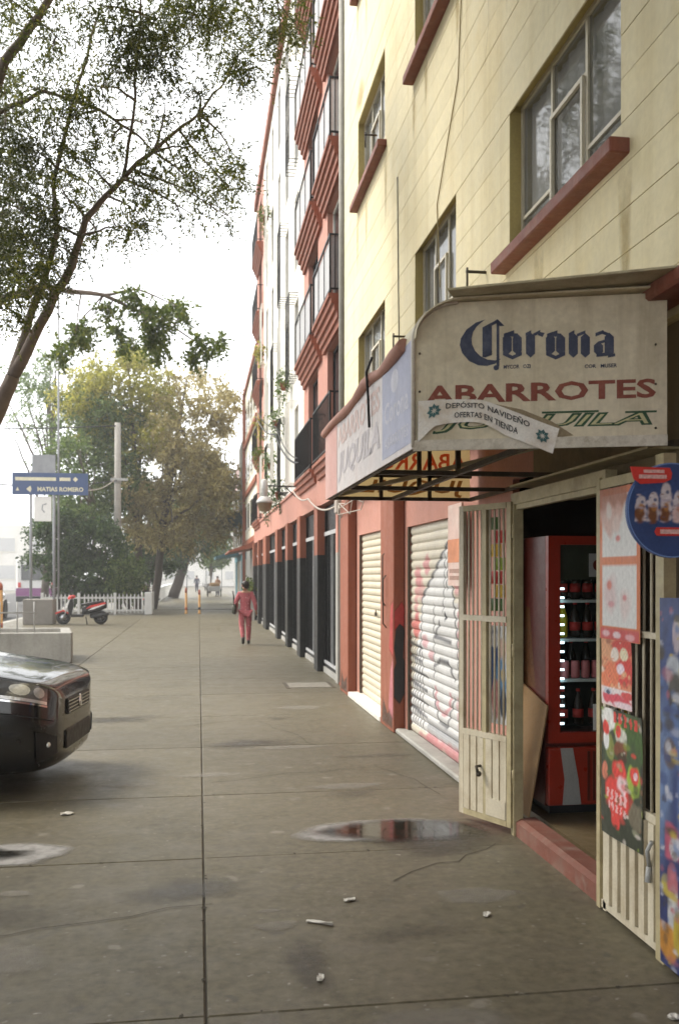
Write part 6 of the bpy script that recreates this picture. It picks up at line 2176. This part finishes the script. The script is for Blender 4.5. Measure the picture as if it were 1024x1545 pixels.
# ---- street vendor
VC = thing('vendor_cart', 'small vendor tricycle cart loaded with goods by the far shopfronts', 'cart', (1.2, 76, 0))
build('cart_box', MB().box((.75, 75.7, .45), (1.75, 76.6, .85), .03), GREYPL, VC)
build('cart_load', MB().box((.85, 75.8, .851), (1.7, 76.5, 1.15), .08), CARDB, VC)
for x in (.72, 1.78):
    build('cart_wheel', MB().torus((x, 76.1, .33), .28, .05, 'x', 20, 6), TYRE, VC)
build('cart_handle', MB().tube([(.7, 76.5, .6), (.35, 76.7, .9), (.35, 76.7, 1.1)], .03, 6), IRON, VC)
build('cart_canopy', MB().prism([(.5, 2.3), (1.9, 2.5), (1.9, 2.55), (.5, 2.36)], 'y', 75.6, 76.7), GRGREEN, VC)
for x in (.6, 1.85):
    build('cart_pole', MB().tube([(x, 76.5, .5), (x, 76.5, 2.45)], .025, 6), IRON, VC)
HS_ = thing('street_sign', 'small white notice on a dark stand on the far pavement', 'street sign', (.85, 84, 0))
build('stand', MB().tube([(.75, 84, 0), (.75, 84, 1.4)], .04, 6), IRON, HS_)
build('notice', bx((.4, 83.9, 1.0), (1.0, 83.94, 1.7)), WHITEP, HS_)
for k, x in enumerate((-2.2, -1.3, .7, 2.0)):
    b_ = thing('street_post', ['dark thin post at the far crossing beneath the trees', 'dark thin post beside the far walker', 'dark thin post right of the far walker', 'dark thin post near the vendor'][k], 'post', (x, 105, 0), 'posts at the far crossing')
    build('post_shaft', MB().tube([(x, 105, 0), (x, 105, 1.6)], .05, 6).ball((x, 105, 1.62), .07, 8, 6), IRON, b_)

# ================================================================ people
def person(name, label, pose, loc, rotz, mats, scale=1.0, bag=False):
    """one continuous skin-grown body, clothes and hair as its children; faces +Y"""
    top, trou, shoe = mats
    root = thing(name, label, 'person', (0, 0, 0))
    hip, kneeL, footL, kneeR, footR = Vector((0, 0, .90)), pose['kl'], pose['fl'], pose['kr'], pose['fr']
    J = {'pel': (0, 0, .90), 'wai': (0, .0, 1.05), 'che': (0, .02, 1.24), 'sho': (0, .01, 1.36), 'nec': (0, .015, 1.42), 'hd0': pose.get('h0', (0, .03, 1.50)), 'hd1': pose.get('h1', (0, .035, 1.575))}
    V, Ed, Rd, ix = [], [], [], {}

    def add(n, p, r, par=None):
        ix[n] = len(V)
        V.append(tuple(p))
        Rd.append(r)
        if par:
            Ed.append((ix[par], ix[n]))
    add('pel', J['pel'], (.145, .105))
    add('hem', (0, -.005, .80), (.150, .112), 'pel')
    add('wai', J['wai'], (.115, .085), 'pel')
    add('che', J['che'], (.14, .095), 'wai')
    add('sho', J['sho'], (.10, .075), 'che')
    add('nec', J['nec'], .048, 'sho')
    add('hd0', J['hd0'], (.068, .078), 'nec')
    add('hd1', J['hd1'], (.072, .082), 'hd0')
    add('hd2', Vector(J['hd1']) + Vector((0, 0, .05)), (.05, .058), 'hd1')
    for s_, el, ha in ((-1, pose['el'], pose['hl']), (1, pose['er'], pose['hr'])):
        t_ = 'L' if s_ < 0 else 'R'
        add('sh' + t_, (s_ * .155, .01, 1.345), .058, 'sho')
        add('el' + t_, el, .042, 'sh' + t_)
        add('wr' + t_, Vector(el).lerp(Vector(ha), .86), .026, 'el' + t_)
        d = (Vector(ha) - Vector(el)).normalized()
        pa = Vector(ha) + d * .03
        add('pa' + t_, pa, (.034, .018), 'wr' + t_)
        for k, (dy, ln) in enumerate(((-.028, .068), (-.010, .078), (.010, .073), (.027, .058))):
            f1 = pa + d * ln * .6 + Vector((0, dy, 0))
            add(f'f{k}' + t_, f1, .0085, 'pa' + t_)
            add(f'g{k}' + t_, f1 + d * ln * .5 + Vector((-s_ * .012, 0, 0)), .0075, f'f{k}' + t_)
        add('th' + t_, Vector(ha) + Vector((-s_ * .012, .038, -.03)), .010, 'wr' + t_)
    for s_, kn, fo, to in ((-1, kneeL, footL, pose['tl']), (1, kneeR, footR, pose['tr'])):
        t_ = 'L' if s_ < 0 else 'R'
        add('hi' + t_, (s_ * .085, 0, .84), .092, 'pel')
        add('kn' + t_, kn, .060, 'hi' + t_)
        add('ca' + t_, Vector(kn).lerp(Vector(fo), .35), .056, 'kn' + t_)
        add('an' + t_, fo, .036, 'ca' + t_)
        add('to' + t_, to, (.036, .028), 'an' + t_)
    me = skin_mesh('body', V, Ed, Rd, 0, 2)
    put('body', me, SKIN, root)

    def cloth(nm, names, grow, mat, links=None):
        vs = [V[ix[n]] for n in names]
        es = [(names.index(a), names.index(b)) for a, b in links]
        rs = []
        for n in names:
            r = Rd[ix[n]]
            r = r if isinstance(r, tuple) else (r, r)
            rs.append((r[0] + grow, r[1] + grow))
        put(nm, skin_mesh(nm, vs, es, rs, 0, 2), mat, root)
    cloth('jacket', ['che', 'wai', 'pel', 'hem', 'sho', 'shL', 'elL', 'wrL', 'shR', 'elR', 'wrR'], .020, top,
          [('che', 'wai'), ('wai', 'pel'), ('pel', 'hem'), ('che', 'sho'), ('sho', 'shL'), ('shL', 'elL'), ('elL', 'wrL'), ('sho', 'shR'), ('shR', 'elR'), ('elR', 'wrR')])
    cloth('trousers', ['pel', 'hiL', 'knL', 'caL', 'anL', 'hiR', 'knR', 'caR', 'anR'], .017, trou,
          [('pel', 'hiL'), ('hiL', 'knL'), ('knL', 'caL'), ('caL', 'anL'), ('pel', 'hiR'), ('hiR', 'knR'), ('knR', 'caR'), ('caR', 'anR')])
    for t_, fo, to in (('L', footL, pose['tl']), ('R', footR, pose['tr'])):
        f_, o_ = Vector(fo), Vector(to)
        hd = (o_ - f_).normalized()
        put('shoe', skin_mesh('shoe', [tuple(f_ - hd * .055), tuple(f_ + hd * .05), tuple(o_ + hd * .03)], [(0, 1), (1, 2)], [(.046, .05), (.046, .046), (.042, .032)], 0, 2), shoe, root)
    h1 = Vector(J['hd1'])
    fy = Vector((pose.get('face', (0, 1))[0], pose.get('face', (0, 1))[1], 0)).normalized()
    sd = Vector((fy.y, -fy.x, 0))
    hair = MB().ball(h1 - fy * .022 + Vector((0, 0, .022)), (.102, .102, .098), 14, 10).ball(h1 - fy * .05 + Vector((0, 0, -.035)), (.085, .075, .075), 12, 8)
    put('hair', mesh_of('hair', hair), HAIR, root)
    fc = MB()
    for s_ in (-1, 1):
        fc.ball(h1 + fy * .083 + sd * .03 * s_ + Vector((0, 0, -.005)), (.010, .010, .007), 8, 5)
    put('eyes', mesh_of('eyes', fc), INKBLK, root)
    put('nose', mesh_of('nose', MB().ball(h1 + fy * .092 + Vector((0, 0, -.03)), (.012, .014, .018), 8, 6)), SKIN, root)
    put('mouth', mesh_of('mouth', MB().ball(h1 + fy * .082 + Vector((0, 0, -.062)), (.02, .012, .006), 8, 5)), M('lips', (.30, .10, .08), bump=0), root)
    for s_ in (-1, 1):
        put('ear', mesh_of('ear', MB().ball(h1 + sd * s_ * .098 + Vector((0, 0, -.02)), (.014, .018, .026), 8, 6)), SKIN, root)
    root.location = loc
    root.rotation_euler = (0, 0, rotz)
    root.scale = (scale,) * 3
    return root


wp_ = dict(kl=(-.10, -.02, .50), fl=(-.075, -.20, .16), tl=(-.075, -.15, .045), kr=(.09, .06, .47), fr=(.085, .03, .075), tr=(.095, .15, .03),
           el=(-.255, -.03, 1.12), hl=(-.22, .10, .93), er=(.255, -.05, 1.09), hr=(.285, .0, .86), h0=(-.005, .03, 1.50), h1=(-.012, .045, 1.575), face=(-.62, .78))
wm = person('person', 'person with short dark hair walking away in a pink flowered suit, bag at the hip', wp_, (1.17, 23.65, 0), R(2), (SUIT, SUIT, BLKLEATH), .955)
bg_ = thing('shoulder_bag', 'dark shoulder bag with a strap hanging at the hip of the walker in pink', 'bag', (0, 0, 0))
build('bag_body', loft([(-.12, .03, 0, .10), (-.09, .055, -.03, .20), (.0, .06, -.04, .23), (.09, .055, -.03, .20), (.12, .03, 0, .10)]), M('bag_olive', (.035, .035, .018), rough=.5), bg_)
build('bag_strap', MB().tube([(-.09, 0, .18), (-.05, .02, .40), (.0, .05, .55), (.05, .02, .40), (.09, 0, .18)], .014, 6), BLKLEATH, bg_)
bg_.location = (.885, 23.55, .80)
bg_.rotation_euler = (0, R(6), R(78))
st_ = dict(kl=(-.09, .03, .48), fl=(-.09, -.02, .075), tl=(-.1, .11, .03), kr=(.09, .05, .48), fr=(.09, .06, .075), tr=(.1, .18, .03), el=(-.25, -.02, 1.1), hl=(-.24, .08, .87), er=(.25, -.02, 1.1), hr=(.24, .08, .87))
person('person', 'person in dark blue clothes walking away far down the path', st_, (-.2, 98, 0), R(5), (NAVY, NAVY, BLKLEATH), 1.03)
person('person', 'person in brown clothes standing behind the vendor cart', dict(st_, hl=(-.2, .28, 1.0), hr=(.2, .28, 1.0)), (1.55, 77.2, 0), R(140), (BROWNC, NAVY, BLKLEATH), 1.0)
HAZE = 0.0019
# ================================================================ trees
def tree(name, label, limbs, crowns, mat_bark, group='street trees', base=None, split=False):
    """limbs: list of (points, radii); crowns: list of (leaf faces, material)"""
    b = base or limbs[0][0][0]
    t = thing(name, label, 'tree', tuple(b), group)
    tm, t2 = MB(), MB()
    for li, (pts, rs) in enumerate(limbs):
        P_, Rr = [], []
        for i in range(len(pts) - 1):
            seg = wobble(pts[i], pts[i + 1], 4, .05 * (Vector(pts[i + 1]) - Vector(pts[i])).length * .5)
            P_ += seg[:-1]
            Rr += [rs[i] + (rs[i + 1] - rs[i]) * k / 4 for k in range(4)]
        P_.append(pts[-1])
        Rr.append(rs[-1])
        (t2 if split and li else tm).tube(P_, Rr, 9)
    build('trunk', tm, mat_bark, t)
    if split:
        build('branches', t2, BARK, t)
    for V, m_ in crowns:
        leaf_obj('crown', V, m_, t)
    return t


def twigs_to(limbs, cs, r=.012, lim=60):
    """thin twigs that carry each leaf clump from the nearest point of a limb"""
    pts = [Vector(p) for l_, _ in limbs for p in l_]
    fine = []
    for l_, _ in limbs:
        for a, b in zip(l_[:-1], l_[1:]):
            fine += [Vector(a).lerp(Vector(b), k / 5) for k in range(6)]
    out = []
    for c in cs[:lim]:
        q = Vector(c[:3])
        n_ = min(fine, key=lambda p: (p - q).length + (0.6 if p.z > q.z + .5 else 0))
        mid = n_.lerp(q, .5) + Vector((random.uniform(-.15, .15), random.uniform(-.15, .15), .12)) * (q - n_).length * .4
        out.append(([tuple(n_), tuple(mid), tuple(q)], [r * 1.6, r, r * .5]))
        for _ in range(2):
            e = q + Vector((random.uniform(-1, 1) * c[3], random.uniform(-1, 1) * c[4], random.uniform(-1, .6) * c[5])) * .8
            out.append(([tuple(mid.lerp(q, .6)), tuple(mid.lerp(e, .7) + Vector((0, 0, .03))), tuple(e)], [r * .8, r * .5, r * .3]))
    return out


# ---- tree overhead, leaning in from the left
N_ = lambda px, py, y=10.8: ((px - 300) * y / 1400 * .985, y, 1.75 + (868 - py) * y / 1400)
L = [([(-3.7, 11.3, 0), (-3.1, 11.15, 1.6), (-2.55, 11.0, 3.0), (-2.22, 10.96, 3.67), (-2.08, 10.93, 4.0)], [0.158, 0.125, 0.102, 0.089, 0.079]),
     ([(-2.08, 10.93, 4.0), (-1.78, 10.89, 4.58), (-1.41, 10.83, 5.26), (-1.26, 10.81, 5.79), (-.96, 10.77, 6.12), (-.37, 10.68, 6.68), (0, 10.62, 6.97), (.33, 10.57, 7.4)], [0.073, 0.056, 0.046, 0.038, 0.030, 0.021, 0.015, 0.008]),
     ([(-2.08, 10.93, 4.0), (-1.94, 11.1, 4.66), (-1.78, 11.2, 5.19), (-1.65, 11.3, 5.79), (-1.71, 11.4, 6.4), (-1.5, 11.5, 7.4), (-1.2, 11.6, 8.6)], [0.066, 0.046, 0.040, 0.033, 0.026, 0.020, 0.013]),
     ([(-2.9, 11.1, 2.2), (-2.9, 11.4, 4.5), (-2.6, 11.4, 6.5), (-2.22, 11.2, 7.7), (-1.85, 11.1, 8.15), (-1.2, 11.0, 9.2)], [0.106, 0.086, 0.066, 0.056, 0.046, 0.033]),
     ([(-2.5, 11.3, 7.0), (-1.78, 11.0, 7.29), (-1.11, 10.79, 7.02), (-.67, 10.72, 6.72), (-.5, 10.6, 6.5)], [0.033, 0.021, 0.017, 0.013, 0.008]),
     ([(-.85, 10.75, 6.25), (-.72, 10.6, 6.9), (-.65, 10.4, 7.6), (-.6, 10.2, 8.3)], [0.020, 0.016, 0.012, 0.007]),
     ([(-1.2, 11.0, 9.2), (-.3, 10.6, 8.9), (.5, 10.2, 8.5), (1.05, 9.9, 8.2)], [0.033, 0.023, 0.013, 0.007])]
CL = [(20, 330, 62, 1.5), (62, 250, 50, 1.2), (28, 420, 52, 1.4), (90, 385, 42, 1.0), (15, 240, 45, 1.2), (62, 440, 38, .9), (0, 380, 50, 1.3), (20, 480, 26, .5), (100, 310, 30, .6),
      (112, 205, 38, .7), (140, 150, 36, .6), (170, 232, 30, .6), (205, 285, 30, .6), (152, 305, 30, .5), (130, 260, 26, .5), (120, 175, 16, .5),
      (60, 60, 42, .8), (20, 30, 36, .7), (150, 30, 36, .7), (200, 70, 40, 1.1), (240, 98, 34, 1.1), (232, 55, 32, .9), (290, 36, 36, .9), (330, 55, 34, .9), (352, 92, 22, .6), (400, 34, 34, .8), (440, 26, 26, .8), (380, 108, 22, .4), (312, 14, 30, .9), (425, 60, 18, .4), (100, 90, 34, .5), (270, 10, 30, .7), (360, 8, 30, .7),
      (285, 232, 22, .5), (332, 258, 26, .5), (302, 292, 24, .55), (345, 286, 22, .55), (318, 190, 20, .35), (240, 306, 26, .4), (214, 336, 26, .4), (190, 352, 20, .4), (270, 268, 22, .4), (355, 240, 18, .35), (300, 145, 16, .3), (250, 170, 22, .25), (180, 130, 24, .35), (225, 200, 18, .25), (290, 330, 16, .15), (345, 330, 14, .12), (60, 160, 30, .5), (20, 170, 34, .6), (150, 360, 18, .3), (230, 240, 16, .2)]
cs = []
for (px, py, r, wt) in CL:
    y = 10.7 + random.uniform(-1.0, 1.0)
    p = N_(px, py, y)
    rr = r * y / 1400
    cs.append((*p, rr, rr * 1.5, rr, wt))
L2 = L + twigs_to(L, cs, .010)
crown_a = sprays([c for c in cs if c[6] >= 1.0], 130, .25, 14, .052, .0095, .35, 1.0, .0022)
crown_b = sprays([c for c in cs if c[6] < 1.0], 108, .24, 13, .050, .009, .35, 1.0, .0022)
hi = sprays([(x, 11 + random.uniform(-2.5, 2.0), z_, .9, .9, .6, 1) for x, z_ in [(random.uniform(-6, .5), random.uniform(8.8, 10.5)) for _ in range(16)]], 60, .35, 12, .08, .014, .3, 1.0, .0025)
tree('street_tree', 'tree with fine dark foliage leaning in overhead from the left beside the black car', L2, [(crown_a, LF_DARK), (crown_b, LF_NEAR), (hi, LF_NEAR)], BARKP)

# ---- next tree along, its dense crown behind the first and its bright end sprays in the gap
cs2 = [(-4.6, 20, 11.5, 1.3, 1.6, 1.3, 1.2), (-3.9, 21, 9.9, .9, 1.4, .9, 1), (-5.6, 21, 9.0, 1.3, 1.5, 1.0, 1.2), (-6.4, 20, 12.5, 1.6, 1.6, 1.4, 1), (-4.6, 22, 13.6, 1.4, 1.6, 1.2, .8), (-7.5, 21, 10.5, 1.5, 1.5, 1.3, 1), (-4.3, 20.5, 8.6, .7, 1, .6, .6)]
cs3 = [(px_, py_, r_) for px_, py_, r_ in ((128, 512, 17), (120, 520, 12), (200, 462, 14), (222, 478, 11), (246, 486, 18), (238, 508, 14), (240, 536, 17), (228, 520, 10), (262, 470, 11), (278, 478, 9), (196, 525, 11), (310, 526, 14), (290, 540, 9), (165, 480, 10), (180, 505, 9), (100, 540, 14), (330, 520, 8))]
cs3 = [(*N_(a, b, 25 + random.uniform(-1.5, 1.5)), c * 25 / 1400, c * 28 / 1400, c * 25 / 1400, c / 14) for a, b, c in cs3]
L = [([(-5.4, 21.5, 0), (-5.3, 21.5, 3), (-5.0, 21.3, 6.2), (-4.8, 21, 9), (-4.6, 20.6, 11.5), (-4.8, 20.5, 13.5)], [.30, .25, .2, .15, .1, .05]),
     ([(-5.0, 21.3, 6.2), (-5.9, 21, 8.5), (-6.6, 20.5, 11)], [.14, .1, .05]),
     ([(-4.9, 21.2, 7.5), (-3.6, 22.8, 8.6), (-2.4, 24.3, 8.9), (-1.2, 25, 8.6), (.1, 25, 7.9)], [.11, .08, .05, .03, .015]),
     ([(-2.4, 24.3, 8.9), (-1.6, 25, 9.3), (-.6, 25.3, 9.0)], [.04, .025, .012])]
tree('street_tree', 'tree at the roadside with bright green end sprays hanging in the white gap of sky', L + twigs_to(L, cs2 + cs3, .014), [(sprays(cs2, 170, .45, 12, .12, .024, .3), LF_DARK), (sprays(cs3, 46, .30, 9, .13, .036, .4, 1.0, .004), LF_BRIGHT)], BARKP)

# ---- trees in the planting strip


def crown_box(px0, px1, py0, py1, Y, n, rpx, wt=1.0, seed=1, dy=3.0):
    """clumps filling an oval, at real positions round depth Y"""
    rs = random.Random(seed)
    out = []
    while len(out) < n:
        a, b = rs.uniform(-1, 1), rs.uniform(-1, 1)
        if a * a + b * b > 1:
            continue
        px, py = (px0 + px1) / 2 + a * (px1 - px0) / 2, (py0 + py1) / 2 + b * (py1 - py0) / 2
        y = Y + rs.uniform(-dy, dy)
        p = N_(px, py, y)
        r = rpx * rs.uniform(.6, 1.3) * Y / 1400
        out.append((*p, r * 1.15, r * 1.2, r * .75, wt * rs.uniform(.5, 1.3)))
    return out


def mid_tree(label, base, top, lean, boxes, bark=BARK, tw=42, r0=.22, ll=.22, lw=.05, nl=9, twig=.55, limbs_n=7):
    cs, crowns = [], []
    for (bx_, m_) in boxes:
        c = crown_box(*bx_)
        cs += c
        crowns.append((sprays(c, tw, twig, nl, ll, lw, .2), m_))
    b, t_ = Vector(base), Vector(top)
    mid = b.lerp(t_, .5) + Vector(lean)
    L = [([tuple(b), tuple(b.lerp(mid, .55)), tuple(mid), tuple(mid.lerp(t_, .55)), tuple(t_)], [r0, r0 * .85, r0 * .7, r0 * .45, r0 * .15])]
    main = [b.lerp(mid, .7), mid, mid.lerp(t_, .3), mid.lerp(t_, .6)]
    rs = random.Random(len(cs))
    for c in rs.sample(cs, min(limbs_n * 2, len(cs))):
        s_ = rs.choice(main)
        q = Vector(c[:3])
        L.append(([tuple(s_), tuple(s_.lerp(q, .5) + Vector((0, 0, .3))), tuple(q)], [r0 * .4, r0 * .22, r0 * .07]))
    return tree('street_tree', label, L, crowns, bark)


mid_tree('feathery tree with yellowing green crown above the concrete pole', (-3.1, 48.7, 0), (-3.6, 48.5, 12.6), (.3, 0, 0), [((95, 265, 540, 690, 48.5, 50, 18, 1.0, 3, 1.8), LF_YEL), ((70, 215, 600, 790, 48.7, 52, 19, 1.0, 4, 1.8), LF_GRN)])
mid_tree('rusty brown leaved tree next to the yellowing one', (-2.35, 49, 0), (-.6, 49, 12.0), (-.1, 0, 0), [((205, 338, 560, 700, 49, 34, 17, .8, 5), LF_BRN), ((195, 352, 670, 835, 49, 64, 20, 1.2, 6), LF_BRN), ((330, 362, 590, 625, 49, 5, 9, .5, 16), LF_BRN)])
mid_tree('slender dark trunked tree between the brown tree and the leaning one', (-2.6, 58, 0), (-2.2, 58, 9.5), (.1, 0, 0), [((170, 270, 740, 850, 58, 26, 15, .9, 7), LF_GRN)], r0=.16)
mid_tree('tree with a dark trunk leaning to the right over the path', (-1.95, 72, 0), (.2, 73, 8.0), (.25, 0, 0), [((238, 345, 742, 838, 72, 40, 13, 1.0, 8), LF_GRN), ((225, 285, 800, 862, 72, 14, 10, .8, 18), LF_BUSH)], r0=.42, ll=.26, lw=.08)
mid_tree('pale green tree near the far shopfronts', (1.0, 92, 0), (1.6, 92, 8.5), (.1, 0, 0), [((298, 352, 708, 850, 92, 34, 12, 1.0, 9), LF_GRN)], r0=.2, ll=.34, lw=.1)
mid_tree('faint green tree at the left behind the blue sign', (-9.2, 58, 0), (-8.6, 58, 13), (.2, 0, 0), [((30, 130, 545, 690, 58, 22, 17, .5, 10), LF_GRN), ((0, 60, 560, 650, 58, 8, 13, .3, 20), LF_GRN)], r0=.25)
mid_tree('small tree with thin forked stems close behind the blue sign', (-5.2, 45.5, 0), (-5.6, 45.5, 7.8), (.5, 0, 0), [((80, 170, 670, 800, 45.5, 14, 11, .6, 21), LF_GRN)], r0=.12)

# ---- shrubs behind the white fence


def shrub(label, boxes, base, m_, tw=40):
    t = thing('shrub', label, 'shrub', base, 'shrubs behind the white fence')
    cs = []
    for b in boxes:
        cs += crown_box(*b)
    st = MB()
    for c in cs[:12]:
        st.tube([base, tuple((Vector(base) + Vector(c[:3])) / 2 + Vector((0, 0, .2))), c[:3]], [.03, .02, .008], 5)
    build('stems', st, BARK, t)
    leaf_obj('foliage', sprays(cs, tw, .32, 9, .16, .05, .1), m_, t)


shrub('tall loose dark shrub behind the left end of the white fence', [(55, 130, 775, 885, 43.6, 26, 15, .9, 31, .8)], (-6.3, 43.6, 0), LF_BUSH)
shrub('dense dark shrub in the middle of the white fence', [(98, 190, 790, 905, 43.6, 40, 15, 1.3, 32, .8)], (-4.7, 43.6, 0), LF_BUSH)
shrub('low bright green shrub by the corner post of the fence', [(168, 218, 846, 905, 43.0, 20, 11, 1.2, 33, .5)], (-3.1, 43.0, 0), LF_GRN)
shrub('brownish shrub between the dark trunks behind the fence', [(195, 262, 800, 870, 52, 20, 12, .9, 34, 1.2)], (-2.9, 52, 0), LF_BUSH)


# ---- unseen trees added beside and behind the camera: they shade the near pavement and show in the window panes
for (bx0, by0, cz, sd_, lab) in ((-4.6, -8.5, 7.4, 43, 'unseen roadside tree added for shade, farther back along the pavement behind the shop'), (-4.9, -1.5, 7.6, 41, 'unseen roadside tree added for shade, its crown over the pavement before the shop'), (-5.2, 5.8, 8.9, 42, 'unseen roadside tree added for shade, standing across the pavement from the shop door')):
    rs = random.Random(sd_)
    cc = []
    for q in range(54):
        a_, r_ = rs.uniform(0, 6.283), rs.uniform(0, 1) ** .5
        ox = 1.6 + 4.4 * r_ * math.cos(a_)
        low = -4.2 if ox < .6 else -.8                      # hung low on the road side to block the side light
        cc.append((bx0 + ox, by0 + 3.9 * r_ * math.sin(a_) - .3, cz + rs.uniform(low, 2.0) + .8 * (1 - r_), .95, .95, .7, 1))
    L = [([(bx0, by0, 0), (bx0 + .1, by0, 2.2), (bx0 + .5, by0, 4.5), (bx0 + .9, by0, 6.2), (bx0 + 1.3, by0, cz + 1)], [.27, .22, .18, .12, .05])]
    tree('street_tree', lab, L + twigs_to(L, cc, .02), [(sprays(cc, 270, .5, 10, .14, .036, .25), LF_NEAR)], BARKP)

# ================================================================ the air
HZ = bpy.data.materials.new('haze_air')
HZ.use_nodes = True
HZ.node_tree.nodes.remove(HZ.node_tree.nodes['Principled BSDF'])
pv_ = HZ.node_tree.nodes.new('ShaderNodeVolumePrincipled')
pv_.inputs['Color'].default_value = (.95, .95, .95, 1)
pv_.inputs['Density'].default_value = HAZE
pv_.inputs['Anisotropy'].default_value = 0.2
HZ.node_tree.links.new(pv_.outputs[0], HZ.node_tree.nodes['Material Output'].inputs['Volume'])
build('haze', bx((-152, -42, -1.6), (152, 332, 18.5)), HZ, kind='stuff')
